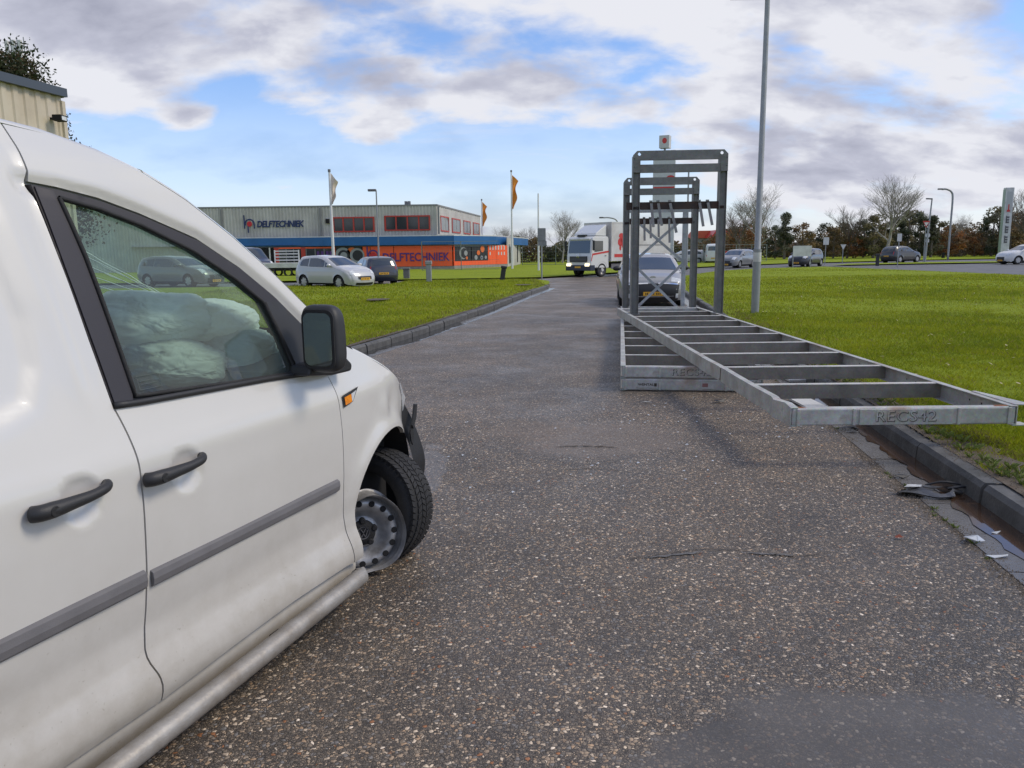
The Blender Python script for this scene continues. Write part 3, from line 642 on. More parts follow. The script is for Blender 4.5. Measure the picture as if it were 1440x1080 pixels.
def steel_frame(name, label, loc, rz, W, Ln, nr, plate=None, dents=(), tilt=0, rungs=True, frontlip=True, stickers=False, code=''):
    t = thing(name, label, 'steel frame', loc, rz); t.rotation_euler = (tilt, 0, rz)
    for sx, x, inw in ((0, 0, (1, 0, 0)), (1, W, (-1, 0, 0))):
        mb = MB(); channel(mb, (x, 0, 0), (x, Ln, 0), FH, .055, .008, inw, 60)
        if sx == 0: warp_dent(mb, dents)
        for q in range(14):
            y = .35 + q * (Ln - .7) / 13
            if sx == 1:       # bolt holes seen as short dark plugs on the inside of the web
                pass
        fix(mb.obj('side_rail', M['galv'], t, bevel=.003))
    if True:
        hm = MB().lathe([(0, 0), (.008, 0)], 8, Matrix.Rotation(-math.pi / 2, 4, 'Z')).mesh('bolt_hole', M['dark'])
        for q in range(nr):
            for f in (.42, .58):
                o = bpy.data.objects.new('bolt_hole', hm); COL.objects.link(o); o.parent = t; o.location = (W - .0095, (q + f) * Ln / nr, .07)
    # front and back beams, with weld ribs
    for y, sg in ((0, 1), (Ln, -1)):
        mb = MB(); y0, y1 = (y + .001, y + .075) if sg > 0 else (y - .075, y - .001)
        mb.box((.012, y0, .004), (W - .012, y1, FH - .006)); o = mb.obj('end_beam', M['galv'], t, bevel=.012)
        if sg > 0:
            for x in (.045, W * .275, W * .735, W - .07):
                MB().box((x, -.010, .006), (x + .022, .004, FH - .010)).obj('weld_rib', M['galv'], t, bevel=.004)
            for x in (.02, W - .05): MB().box((x - .015, -.004, FH - .006), (x + .10, .07, FH - .0035)).obj('rust_stain', M['rust'], t) if False else None
    if rungs:
        for k in range(1, nr):
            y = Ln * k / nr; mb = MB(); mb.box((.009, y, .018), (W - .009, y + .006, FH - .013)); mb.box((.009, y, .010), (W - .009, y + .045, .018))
            o = mb.obj('rung', M['galv_shaded'], t); MB().box((.009, y - .006, FH - .0125), (W - .009, y + .055, FH - .004)).obj('rung_flange', M['galv_toplit'], o, bevel=.002)
    # corner plates and foot
    MB().box((W - .03, .0, -.008), (W + .085, .10, .000)).obj('corner_plate', M['galv'], t, bevel=.002)
    mb = MB(); mb.add([(W - .01, .02, FH), (W + .10, -.02, FH + .006), (W + .02, .55, FH), (W - .01, .55, FH), (W - .01, .02, FH + .006), (W + .10, -.02, FH + .011), (W + .02, .55, FH + .006), (W - .01, .55, FH + .006)], [(0, 1, 2, 3), (7, 6, 5, 4), (0, 4, 5, 1), (1, 5, 6, 2), (2, 6, 7, 3), (3, 7, 4, 0)])
    if frontlip: mb.obj('bent_lip', M['galv'], t)
    if plate:
        x0, x1 = W * .305, W * .715
        MB().box((x0, -.0075, .010), (x1, .002, FH - .016)).obj('name_plate', M['galv'], t, bevel=.002)
        mt = Matrix.Translation(((x0 + x1) / 2 - .006, -.0085, .036)) @ Matrix.Rotation(math.pi / 2, 4, 'X')
        text_mesh(plate, .105, .002, mt @ Matrix.Translation((.004, -.003, 0)), 'embossed_lettering', M['rim_shadow'], t, align='CENTER', spacing=1.1, sx=1.15, bold=.0022)  # dark offset copy paints a shadow edge behind the letters
        text_mesh(plate, .105, .004, mt, 'embossed_lettering', M['galv'], t, align='CENTER', spacing=1.1, sx=1.15, bold=-.0005)
    return t
M['rim_shadow'] = mat('letter_shadow', (.085, .082, .075), .9)
M['sticker'] = mat('pale_sticker', (.42, .42, .40), .6, var=.15, vscale=30)
a8 = -R(8.0)
ex = Vector((math.cos(a8), math.sin(a8), 0)); ey = Vector((-math.sin(a8), math.cos(a8), 0)); c0 = Vector((1.18, 8.32, 0))
FL = steel_frame('steel_platform', 'lowest galvanised frame lying flat on the road, bearing small stickers on its end beam', c0, a8, 1.50, 9.2, 10, rungs=True, frontlip=False)
mb = MB().box((.18, -.0125, .035), (.40, -.0105, .095)); st = mb.obj('sticker', M['sticker'], FL)
text_mesh('WENTAL', .036, .0006, Matrix.Translation((.19, -.0128, .058)) @ Matrix.Rotation(math.pi / 2, 4, 'X'), 'sticker_lettering', M['plate_ink'], st, sx=1.15, bold=.001)
MB().box((.362, -.0135, .05), (.390, -.0125, .085)).obj('sticker_emblem', M['plate_ink'], st)
st2 = MB().box((.86, -.0125, .03), (1.0, -.0105, .10)).obj('sticker', M['sticker'], FL); MB().box((.87, -.0135, .05), (.93, -.0125, .09)).obj('sticker_emblem', mat('faded_red_ink', (.25, .12, .11), .6), st2)
FM = steel_frame('steel_platform', 'middle galvanised frame stacked squarely on the lowest one, under the skewed frame', c0 + Vector((0, 0, FH + .004)), a8, 1.49, 9.2, 10, plate='RECS42', frontlip=False)
FU = steel_frame('steel_platform', 'uppermost skewed steel frame jutting over the kerb, RECS42 on its end plate', (1.93, 5.27, .277), R(-.7), 1.57, 9.75, 10, plate='RECS42',
    dents=[((0, .55, .13), .16, (.03, 0, -.012)), ((0, .30, .06), .12, (-.03, 0, .0)), ((0, 1.9, .13), .3, (.018, 0, -.006)), ((0, 2.5, .0), .2, (-.025, 0, .01)), ((0, 3.6, .13), .25, (.02, 0, -.01)), ((0, .15, .13), .1, (.02, 0, .008))])
for x, y, sx_, sy_ in ((.0, .0, .12, .06), (1.40, .005, .13, .06)):
    MB().add([(x + .02, y + .012, FH - .0045), (x + sx_, y + .015, FH - .0045), (x + sx_ * .8, y + sy_, FH - .0045), (x + .03, y + sy_ * .9, FH - .0045)], [(0, 1, 2, 3)]).obj('rust_stain', M['rust'], FU)
# timber batten and white board lying under the skewed frame
tag(MB().box((-.10, -.30, 0), (.10, .30, .02)).obj('white_board', M['white_paint']), 'white rectangular board lying on the road beneath the skewed steel frame', 'board').location = gp(1142, 572) + Vector((0, .05, .003))
tag(MB().box((-.22, -.2, 0), (.2, .2, .02)).obj('white_board', M['white_paint']), 'smaller white panel piece under the skewed frame, next to the kerb', 'board').location = gp(1128, 533) + Vector((0, 0, .004))

def gantry(label, X0, Y0, Z0, W, H, rz, pins, railz, railx=(0, 1)):
    t = thing('steel_gantry', label, 'gantry', (X0, Y0, Z0), rz, 'portal frames standing on the steel frames')
    pw, pd = .125, .20
    for x in (0, W):
        mb = MB(); a, b = (x - .02, x + pw - .02) if x == 0 else (x - pw + .02, x + .02)
        # H-shaped post: web and two flanges
        mb.box((a, 0, 0), (a + .010, pd, H - .08)); mb.box((b - .010, 0, 0), (b, pd, H - .08)); mb.box((a + .010, .05, 0), (b - .010, .06, H - .08))
        mb.obj('post', M['galv_dark'], t, bevel=.002)
        MB().box((a - .03, -.03, -.002), (b + .03, pd + .03, .012)).obj('foot_plate', M['galv_dark'], t)
    # top beam with clipped corners and a round eye at each end (built as an outline with holes)
    bh = .155; o_ = [(-.02, -bh), (W + .02, -bh), (W + .02, -.075), (W - .05, 0), (.05, 0), (-.02, -.075)]
    o_ = [(-.022, -bh - .20), (.095, -bh - .20), (.105, -bh), (W - .105, -bh), (W - .095, -bh - .20), (W + .022, -bh - .20), (W + .022, -.07), (W - .045, 0), (.045, 0), (-.022, -.07)]
    hole = lambda cx, cz, r: [(cx + r * math.cos(k * math.pi / 8), cz + r * math.sin(k * math.pi / 8)) for k in range(16)]
    hs = [hole(.085, -.055, .026), hole(W - .085, -.055, .026)] + [hole(x, z, .009) for x in (.0, W) for z in (-.13, -.27)]
    V, F = tri_region(o_, .5, hs, dens=False); n = len(V)
    cr = np.cross(V[F[:, 1]] - V[F[:, 0]], V[F[:, 2]] - V[F[:, 0]]); F = np.where((cr < 0)[:, None], F[:, ::-1], F)
    mb = MB(); y0 = -.012; y1 = -.002
    mb.add([(x, y0, z + H) for x, z in V] + [(x, y1, z + H) for x, z in V], F.tolist() + [tuple(n + i for i in reversed(f)) for f in F.tolist()])
    ed = {}
    for f in F.tolist():
        for i in range(3): ed[(f[i], f[(i + 1) % 3])] = 1
    mb.f += [(j, i, n + i, n + j) for (i, j) in ed if (j, i) not in ed]
    fix(mb.obj('top_plate', M['galv_dark'], t))
    MB().box((.105, .0, H - .03), (W - .105, .12, H - .022)).box((.105, .0, H - bh), (W - .105, .06, H - bh + .008)).obj('top_flange', M['galv_dark'], t)
    mb = MB().box((.03, .0, H - .36), (W - .03, .008, H - .225)).box((.03, .008, H - .233), (W - .03, .06, H - .225)).box((.03, .008, H - .36), (W - .03, .06, H - .352)); mb.obj('cross_beam', M['galv_dark'], t, bevel=.002)
    mb = MB(); xa, xb = railx
    mb.box((xa, .06, railz + .105), (xb, .13, railz + .125)).box((xa, .06, railz + .05), (xb, .068, railz + .105)).box((xa, .05, railz), (xb, .13, railz + .05)); rl = mb.obj('hanging_rail', M['galv_black'], t)
    for x, ln, lean in pins:
        m2 = MB().bar((x, .02, railz + .10), (x + lean, -.10, railz + .10 - ln), .045, .012, (0, 1, .2)).box((x - .03, .02, railz + .12), (x + .02, .07, railz + .15)); m2.obj('hanging_pin', M['galv_dark'], t)
    return t
M['galv_black'] = mat('dark_steel_rail', (.035, .03, .03), .6, metal=.3, bump=.3, bscale=40, var=.3, dirt=(.09, .045, .03), dscale=6, damt=.5)
g = at(889, 442, 13.6)
gantry('nearer and taller-looking dark steel gantry with hanging pins, standing on the frames', g.x, 13.6, .395, 1.55, 2.77, R(-3), [(.30, .40, .03), (.42, .38, .05), (.62, .5, .10), (1.12, .40, .05), (1.26, .38, .06)], 1.80, (-.12, 1.54))
g = at(877, 434, 17.0)
gantry('farther dark steel gantry seen through the nearer one, left of it', g.x, 17.0, .26, 1.55, 2.77, R(-3), [(.42, .45, .0), (.55, .40, .0), (.72, .38, .0), (.95, .5, .0)], 1.80, (0, 1.5))
# bright braced frame behind them
br = thing('braced_steel_frame', 'bright galvanised upright with crossed braces in front of the dark hatchback', 'steel frame', (at(888, 432, 18.1).x, 18.1, 0), R(-6))
BW, BT = 1.17, 2.36
for x in (0, BW): MB().box((x - .045, -.03, .0), (x + .045, .03, BT)).obj('post', M['galv_clean'], br, bevel=.004)
MB().box((-.10, -.025, BT - .01), (BW + .35, .03, BT + .09)).obj('top_bar', M['galv_clean'], br)
for za, zb in ((BT - .12, 1.22), (1.22, .08)):
    for x0, x1 in ((0, BW), (BW, 0)):
        MB().bar((x0, -.036 if x0 else -.044, za), (x1, -.036 if x0 else -.044, zb), .006, .06, (0, 0, 1)).obj('brace', M['galv_clean'], br)

# ------------------------------------------------------------------ crashed white van (local: x forward, y into the body from the near side, z up)
VD, VYAW = 1.8, math.atan2(.35681, .93418)
vd = Vector((.35681, .93418, 0)); vn = Vector((.93418, -.35681, 0))
S0 = 1.70                                                    # station of the van's own origin
van = thing('crashed_van', 'white panel van close by on the left, airbags blown and front wheel broken', 'van', vd * S0 - vn * VD, math.pi / 2 - VYAW)
van.rotation_euler = (0, 0, math.pi / 2 - VYAW)
side_w = 1.79
zt = np.array([-.2, .12, .17, .21, .26, .33, .40, .47, .58, .78, .90, .935, .97, 1.03, 1.08, 1.2, 1.4, 1.6, 1.72, 1.80, 1.88, 2.0])
wt = np.array([.03, .008, -.018, -.030, -.022, .008, .017, .009, .0, -.004, -.003, .004, .016, .033, .047, .080, .138, .200, .242, .282, .345, .46])
zf = np.linspace(-.2, 2.0, 1101); wf_ = np.interp(zf, zt, wt); kk = np.ones(17) / 17; wf_ = np.convolve(np.pad(wf_, 8, 'edge'), kk, 'valid')
def arc(cx, cz, r, a0, a1, n): return [(cx + r * math.cos(R(a0 + (a1 - a0) * k / n)), cz + r * math.sin(R(a0 + (a1 - a0) * k / n))) for k in range(n + 1)]
# outlines (s, z)
BEL = [(1.632, 1.072), (1.72, 1.066), (2.3, 1.045), (2.66, 1.022)]
SHB = [(1.632, 1.072), (1.645, 1.02), (1.655, .95), (1.658, .80), (1.652, .60), (1.640, .42), (1.622, .315), (1.640, .24), (1.642, .165)]
SHA = [(2.66, 1.022), (2.680, .96), (2.690, .90), (2.705, .73), (2.705, .48), (2.700, .29), (2.707, .19)]
WOUT = [(1.603, 1.702), (1.69, 1.692), (1.82, 1.668), (1.96, 1.628), (2.175, 1.551), (2.35, 1.445), (2.49, 1.335), (2.62, 1.205), (2.72, 1.09), (2.70, 1.022), (2.66, 1.022), (2.3, 1.045), (1.72, 1.066), (1.632, 1.072), (1.622, 1.27), (1.614, 1.45)]
GL = [(1.673, 1.670), (1.80, 1.643), (1.942, 1.597), (2.125, 1.518), (2.29, 1.415), (2.40, 1.328), (2.44, 1.20), (2.470, 1.052), (2.1, 1.070), (1.714, 1.093), (1.705, 1.30), (1.694, 1.50)]
TOPW = [(1.58, 1.705), (1.69, 1.697), (1.82, 1.674), (1.96, 1.633), (2.175, 1.556), (2.35, 1.45), (2.49, 1.34), (2.62, 1.21), (2.72, 1.09)]
ARCH = arc(3.13, .32, .37, 183, -3, 26)
def vsurf(s, z, feat=True):
    s = np.asarray(s, float); z = np.asarray(z, float)
    w = np.interp(z, zf, wf_)
    w = w + .34 * np.maximum(0, s - 2.72) ** 3.0 + .05 * np.maximum(0, .3 - s) ** 2
    if not feat: return w
    # rain-channel undercut just above the black window frame
    d = poly_dist(s, z, TOPW, False); w = w + .020 * np.exp(-(np.maximum(0, d - .006) / .022) ** 2) * (z > 1.07)
    # rounded lip behind the door window
    e = 1.585 - s; w = w + .006 * np.exp(-((e - .012) / .022) ** 2) / (1 + np.exp(-np.clip((z - 1.13) / .02, -30, 30)))
    w = w - .007 * np.exp(-((s - 1.52 + .10 * (z - 1.4)) / .035) ** 2) / (1 + np.exp(-(z - 1.12) / .03))
    # pressed field in the load-bay side
    pf = [(-.1, 1.105), (1.30, 1.105), (1.385, 1.13), (1.43, 1.22), (1.445, 1.35), (1.425, 1.50), (1.38, 1.66), (1.2, 1.70), (-.1, 1.70)]
    ins = poly_inside(s, z, pf); dd = poly_dist(s, z, pf) * np.where(ins, 1, -1); w = w + .015 / (1 + np.exp(-np.clip(dd / .009, -30, 30)))
    # handle cups
    for cx, cz in ((1.455, .857), (1.836, .838)):
        r = np.hypot(s - cx, (z - cz) * 1.0); k = np.clip(1 - (r / .068) ** 2, 0, 1); w = w + .022 * k ** .75 - .001 * np.exp(-((r - .07) / .012) ** 2)
    # second waist crease: shallow step running back to front
    # arch flare
    r = np.abs(np.hypot(s - 3.13, z - .32) - .372); w = w - .022 * np.exp(-(r / .05) ** 2) * (z > .1)
    # crumpled fender in front of the arch
    c = np.clip((s - 3.0) / .5, 0, 1); n1 = np.array([noise.noise(Vector((a * 5, b * 5, 1))) + .6 * noise.noise(Vector((a * 11, b * 9, 4))) for a, b in zip(s.ravel(), z.ravel())]).reshape(s.shape) if s.size and c.max() > 0 else 0
    w = w + c * c * .010 * n1 + .010 * np.exp(-(((s - 3.12) / .13) ** 2 + ((z - .80) / .06) ** 2)) * np.sin(s * 26)
    # light oil-canning everywhere
    w = w + .0016 * np.sin(s * 6.1 + z * 3) * np.sin(z * 7.3 + 1)
    return w
M['cab_light'] = mat('cab_headlining', (.24, .24, .225), .85)
VW = M['van_white']; loc = Matrix.Translation((-S0, 0, 0))
def vfix(o): o.data.transform(loc); return o
g_ = .0045
def inset_x(poly, dx): return [(x + dx, z) for x, z in poly]
# rear side + sliding door + cab roof side, one outline each
zsill = .205
roof_line = [(-.42, 1.78), (-.2, 1.865), (.3, 1.885), (1.0, 1.89), (1.45, 1.885), (1.615, 1.876)]
rail_line = [(1.615, 1.876), (1.74, 1.862), (1.89, 1.825), (2.03, 1.77), (2.175, 1.69), (2.35, 1.565), (2.51, 1.43), (2.664, 1.285), (2.83, 1.125)]
for sd_ in (1, -1):
    st_ = .016 if sd_ == 1 else .07
    kw = dict(flange=.022, side=sd_)
    sl = [(x - g_, z) for x, z in SHB]
    slide = [(.55, .17), (.55, 1.87), (1.0, 1.888), (1.45, 1.883), (1.610, 1.874), (1.606, 1.74), (1.596, 1.70), (1.609, 1.45), (1.616, 1.27)] + [(x - g_ * .9, z) for x, z in spline(SHB, 4)]
    vfix(panel('sliding_door', slide, vsurf, st_, VW, van, **kw))
    rear = [(-.50, .30)] + arc(.45, .32, .36, 183, 0, 14)[0:0] + [(-.50, 1.2), (-.48, 1.6)] + roof_line[:-1] + [(1.608, 1.877), (1.610, 1.728), (1.55, 1.747), (.60, 1.747), (.54, 1.70), (.54, .78)] + arc(.42, .32, .36, 70, 183, 12) + [(.0, .25)]
    rear = [(-.50, .30), (-.50, 1.2), (-.48, 1.6)] + roof_line[:3] + [(.542, 1.885), (.542, .675)] + arc(.42, .32, .365, 65, 183, 12)
    vfix(panel('body_side', rear, vsurf, .05 if sd_ == 1 else .1, VW, van, **kw))
    pil = [(1.615, 1.873)] + rail_line[1:] + [(2.86, 1.03), (2.725, 1.025), (2.735, 1.09)] + [(x + .006, z + .006) for x, z in reversed(TOPW[:-1])]
    pil[-1] = (1.611, 1.712)
    vfix(panel('roof_pillar', pil, vsurf, st_ * .8 if sd_ == 1 else .06, VW, van, **kw))
    door = spline(SHB, 4)[::-1] + [(x, z) for x, z in densify(BEL, .05, False)][1:-1] + spline(SHA, 4) + [(2.66, .196), (2.3, .20), (1.95, .185)]
    door = [(x + (g_ * .5 if x < 2 else 0), z) for x, z in door]
    vfix(panel('front_door', door, vsurf, st_, VW, van, **kw))
    fen = [(x + g_, z) for x, z in spline(SHA, 4)[::-1]] + [(2.73, 1.022), (2.86, 1.03), (2.83, 1.118), (2.90, 1.088), (3.0, 1.045), (3.15, .975), (3.30, .90), (3.42, .83), (3.50, .75), (3.515, .68), (3.49, .61)] + arc(3.13, .32, .37, 52, 183, 22) + [(2.752, .20)]
    fo = vfix(panel('front_fender', fen, vsurf, st_ * .85 if sd_ == 1 else .07, VW, van, **kw))
    vfix(panel('window_frame', WOUT, lambda s, z: vsurf(s, z, False) + .004, .021, M['frame_black'], van, holes=[GL], off=0, flange=.03, side=sd_))
    if sd_ == 1:
        vfix(panel('pillar_cover', [(1.609, 1.697), (1.664, 1.689), (1.686, 1.50), (1.697, 1.30), (1.706, 1.10), (1.70, 1.076), (1.638, 1.080), (1.628, 1.27), (1.619, 1.45)], lambda s, z: vsurf(s, z, False), .03, mat('satin_pillar_trim', (.030, .026, .030), .42, bump=.04, bscale=200), van, off=.001, flange=.01))
        vfix(panel('quarter_trim', [(2.405, 1.33), (2.49, 1.322), (2.61, 1.20), (2.69, 1.10), (2.68, 1.035), (2.49, 1.05), (2.452, 1.20)], lambda s, z: vsurf(s, z, False), .03, M['black_plastic'], van, off=.004, flange=.01))
        # window seals
        mb = MB(); mb.tube([(s, float(vsurf(np.array([s]), np.array([z]), False)[0]) - .002, z) for s, z in densify(GL + [GL[0]], .04, False)], .007, 6, cap=False); vfix(mb.obj('window_seal', M['rubber'], van, smooth=True))
        mb = MB(); mb.tube([(s, float(vsurf(np.array([s]), np.array([z]), False)[0]) - .003, z) for s, z in densify([(x, z + .008) for x, z in BEL], .05, False)], .011, 6); vfix(mb.obj('belt_seal', M['black_plastic'], van, smooth=True))
        mb = MB(); mb.tube([(s, float(vsurf(np.array([s]), np.array([z]), False)[0]) - .004, z) for s, z in [(2.405, 1.325), (2.44, 1.20), (2.478, 1.055)]], .009, 6); vfix(mb.obj('window_guide', M['rubber'], van, smooth=True))
    vfix(panel('window_glass', [(x, z) for x, z in GL], lambda s, z: vsurf(s, z, False) + .012, .08, M['side_glass'], van, side=sd_))
for sd_ in (1, -1):
    vfix(panel('pillar_inner', [(1.60, 1.66), (1.60, 1.86), (1.75, 1.845), (1.89, 1.81), (2.03, 1.755), (2.175, 1.675), (2.35, 1.55), (2.51, 1.415), (2.664, 1.27), (2.80, 1.13), (2.72, 1.06), (2.60, 1.18), (2.47, 1.31), (2.33, 1.425), (2.17, 1.52), (1.97, 1.595), (1.83, 1.635), (1.70, 1.665)], lambda s, z: vsurf(s, z, False) + .032, .06, M['cab_light'], van, side=sd_))
# rub strips
def rub(name, s0, s1, zc, hh, parent=van, sd_=1):
    pr = [(0, -hh), (.010, -hh * .7), (.014, 0), (.011, hh * .75), (0, hh)]; ss = np.linspace(s0, s1, 14); mb = MB(); n = len(pr); vs = []
    for i, s in enumerate(ss):
        w0 = float(vsurf(np.array([s]), np.array([zc]), False)[0]); k = 1
        for a, b in pr: vs.append((s - S0, w0 - a - .001, zc + b))
    mb.add(vs, [(i * n + j, i * n + j + 1, (i + 1) * n + j + 1, (i + 1) * n + j) for i in range(13) for j in range(n - 1)] + [tuple(range(n)), tuple(13 * n + j for j in reversed(range(n)))])
    return fix(mb.obj(name, M['trim'], parent, bevel=.002))
rub('rub_strip', .58, 1.640, .556, .030); rub('rub_strip', 1.662, 2.66, .548, .027)
# sill below the doors and the round step bar
def sill_surf(s, z): return np.interp(z, [.02, .06, .12, .16, .20, .23], [.06, .03, .0, -.004, .012, .05]) + .34 * np.maximum(0, s - 2.72) ** 3
vfix(panel('sill', [(.2, .04), (2.745, .07), (2.765, .20), (2.70, .192), (1.95, .178), (.5, .160), (.2, .2)], sill_surf, .02, VW, van, flange=.04))
mb = MB(); mb.add([(-.2, .06, .22), (2.78, .06, .24), (2.78, .08, 0.05), (-.2, .08, .05)], [(0, 1, 2, 3)]); vfix(mb.obj('sill_liner', M['dark'], van))
bar_pts = spline([(.1, -.03, .075), (.4, -.055, .085), (1.5, -.065, .100), (2.60, -.060, .130), (2.70, -.052, .133)], 6)
mb = MB(); n_ = len(bar_pts); mb.tube([Vector(p) for p in bar_pts] + [Vector((2.722, -.050, .134)), Vector((2.735, -.049, .134))], [.036] * n_ + [.030, .014], 20); vfix(mb.obj('step_bar', M['alu'], van, smooth=True, sharp=70))
mb = MB()
for s in (.8, 2.2): mb.bar((s, -.05, .10), (s, .15, .13), .05, .012)
vfix(mb.obj('step_bracket', M['dark'], van))
# wrap-around surfaces: roof, screen, bonnet (lofted from edge to edge)
def wrap(name, line, crown, m, x0=None, rows=16, off=0, edge=None, k0=0, k1=1):
    vs = []; L_ = len(line)
    P = [Vector((a, 0, b)) for a, b in line]
    for i in range(L_):
        d = (P[min(i + 1, L_ - 1)] - P[max(i - 1, 0)]).normalized(); nrm = Vector((-d.z, 0, d.x))
        w0 = float(vsurf(np.array([line[i][0]]), np.array([line[i][1]]))[0]) if edge is None else edge
        c = crown[i] if isinstance(crown, (list, tuple)) else crown
        for j in range(rows + 1):
            u = k0 + (k1 - k0) * j / rows; e = .5 - .5 * math.cos(math.pi * u) if (k0, k1) == (0, 1) else u
            y = w0 + (side_w - 2 * w0) * e; b = 4 * e * (1 - e)
            vs.append(P[i] + nrm * (c * b ** .5 * (1 if b > .0 else 0) + off) + Vector((0, y, 0)))
    fs = [(i * (rows + 1) + j, (i + 1) * (rows + 1) + j, (i + 1) * (rows + 1) + j + 1, i * (rows + 1) + j + 1) for i in range(L_ - 1) for j in range(rows)]
    o = MB().add(vs, fs).obj(name, m, van, smooth=True); return vfix(o)
wrap('roof', densify(roof_line[2:] + rail_line[1:4], .07, False), .055, VW)
wrap('roof', densify(roof_line[:3], .07, False), .05, VW)
scr = densify(rail_line[3:] + [], .06, False)
wrap('windscreen', scr, .058, M['screen_glass'], k0=.035, k1=.965)
for a, b in ((0.0, .036), (.964, 1)): wrap('screen_edge', scr, .058, VW, k0=a, k1=b, rows=4, off=.002)
wrap('wiper_cowl', [(2.80, 1.14), (2.86, 1.10), (2.90, 1.085)], .06, M['black_plastic'])
# bonnet, buckled
bl = densify([(2.90, 1.088), (3.0, 1.045), (3.15, .975), (3.30, .90), (3.42, .83), (3.50, .75)], .035, False)
bo = wrap('bonnet', bl, [.065 + .0 * i for i in range(len(bl))], VW, rows=40)
for v in bo.data.vertices:
    k = max(0, min(1, (v.co.x + S0 - 2.95) / .4)); q = noise.noise(Vector((v.co.x * 4, v.co.y * 3.2, 2))) + .5 * noise.noise(Vector((v.co.x * 9, v.co.y * 8, 3)))
    e = min(1, v.co.y / .12) if v.co.y < .9 else 1
    v.co.z += k * max(0, e) * .035 * q
# broken front: bumper skin, slam panel, lamp, dangling bits
nose = [(3.50, .75), (3.55, .66), (3.60, .55), (3.62, .42), (3.60, .30), (3.55, .20)]
mb = MB(); vs = []
ang = np.linspace(0, 1, 30)
for i, (s, z) in enumerate(densify(nose, .05, False)):
    for j, u in enumerate(ang):
        y = .16 + (side_w - .32) * u; bul = .20 * (1 - abs(2 * u - 1) ** 2.4)
        vs.append((s - .05 + bul + .02 * noise.noise(Vector((s * 9, u * 9, 3))), y, z))
nr_ = len(densify(nose, .05, False)); mb.add(vs, [(i * 30 + j, i * 30 + j + 1, (i + 1) * 30 + j + 1, (i + 1) * 30 + j) for i in range(nr_ - 1) for j in range(29)])
fix(vfix(mb.obj('bumper', M['black_plastic'], van, smooth=True)))
# torn strip of bumper beside the arch
tp = [(3.45, .16, .79), (3.505, .14, .70), (3.55, .12, .60), (3.578, .10, .50), (3.588, .088, .42), (3.582, .09, .35), (3.57, .10, .30)]
mb = MB(); P = spline(tp, 5); vs = []
for i, (a, b, c) in enumerate(P):
    f = i / (len(P) - 1); wdt = .055 + .045 * math.sin(f * 3.1) + .012 * noise.noise(Vector((f * 14, 0, 0))); vs += [(a - wdt * .8, b + .015, c), (a + .004, b - .012, c), (a + .02, b + .06, c)]
mb.add(vs, [(i * 3 + j, i * 3 + j + 1, i * 3 + 4 + j, i * 3 + 3 + j) for i in range(len(P) - 1) for j in range(2)])
fix(vfix(mb.obj('torn_bumper_strip', M['black_plastic'], van, smooth=True)))
mb = MB(); mb.prism([(0, 0), (.045, .055), (.06, .12), (.03, .125), (.01, .07), (-.015, .02)], Matrix.Translation((3.50, .10, .60)) @ Matrix.Rotation(math.pi / 2, 4, 'X') @ Matrix.Rotation(.1, 4, 'Y'), .012)
mb.prism([(0, 0), (.02, .0), (.03, -.05), (.015, -.11), (.0, -.09), (-.01, -.04)], Matrix.Translation((3.49, .105, .62)) @ Matrix.Rotation(math.pi / 2, 4, 'X'), .008)
fix(vfix(mb.obj('broken_bracket', M['black_plastic'], van, bevel=.002)))
mb = MB(); vs = []
hl = [(3.36, .872), (3.43, .83), (3.49, .76), (3.52, .68), (3.50, .66), (3.46, .72), (3.40, .80), (3.36, .84)]
for s, z in hl: vs.append((s, float(vsurf(np.array([s]), np.array([z]), False)[0]) - .006, z))
c_ = tuple(np.mean(vs, 0)); mb.add(vs + [(c_[0] + .02, c_[1] - .012, c_[2])], [(i, (i + 1) % 8, 8) for i in range(8)])
fix(vfix(mb.obj('headlight', M['lens'], van, smooth=True)))
# dark engine bay and arch liners so that no light leaks through
mb = MB(); mb.box((2.70, .22, .15), (3.42, 1.57, .84)); vfix(mb.obj('engine_bay', M['dark'], van))
mb = MB(); A = arc(3.13, .30, .40, 200, -20, 20); vs = [(x, .012 + .3 * max(0, x - 2.9) ** 2, z) for x, z in A] + [(x, .30, z) for x, z in A]
mb.add(vs, [(i, i + 1, 21 + i + 1, 21 + i) for i in range(20)] + [tuple(21 + i for i in reversed(range(21)))]); vfix(mb.obj('wheel_arch_liner', M['dark'], van))
mb = MB(); A = arc(.42, .30, .38, 200, -20, 16)
for yy, y2 in ((.02, .30), (side_w - .02, side_w - .3)):
    b = len(mb.v); mb.add([(x, yy, z) for x, z in A] + [(x, y2, z) for x, z in A], [(i, i + 1, 17 + i + 1, 17 + i) for i in range(16)] + [tuple(17 + i for i in range(17))])
vfix(mb.obj('wheel_arch_liner', M['dark'], van))
mb = MB().box((-.42, .10, .16), (2.70, 1.69, .30)).box((-.46, .12, .3), (-.44, 1.67, 1.6)); vfix(mb.obj('underbody', M['dark'], van))
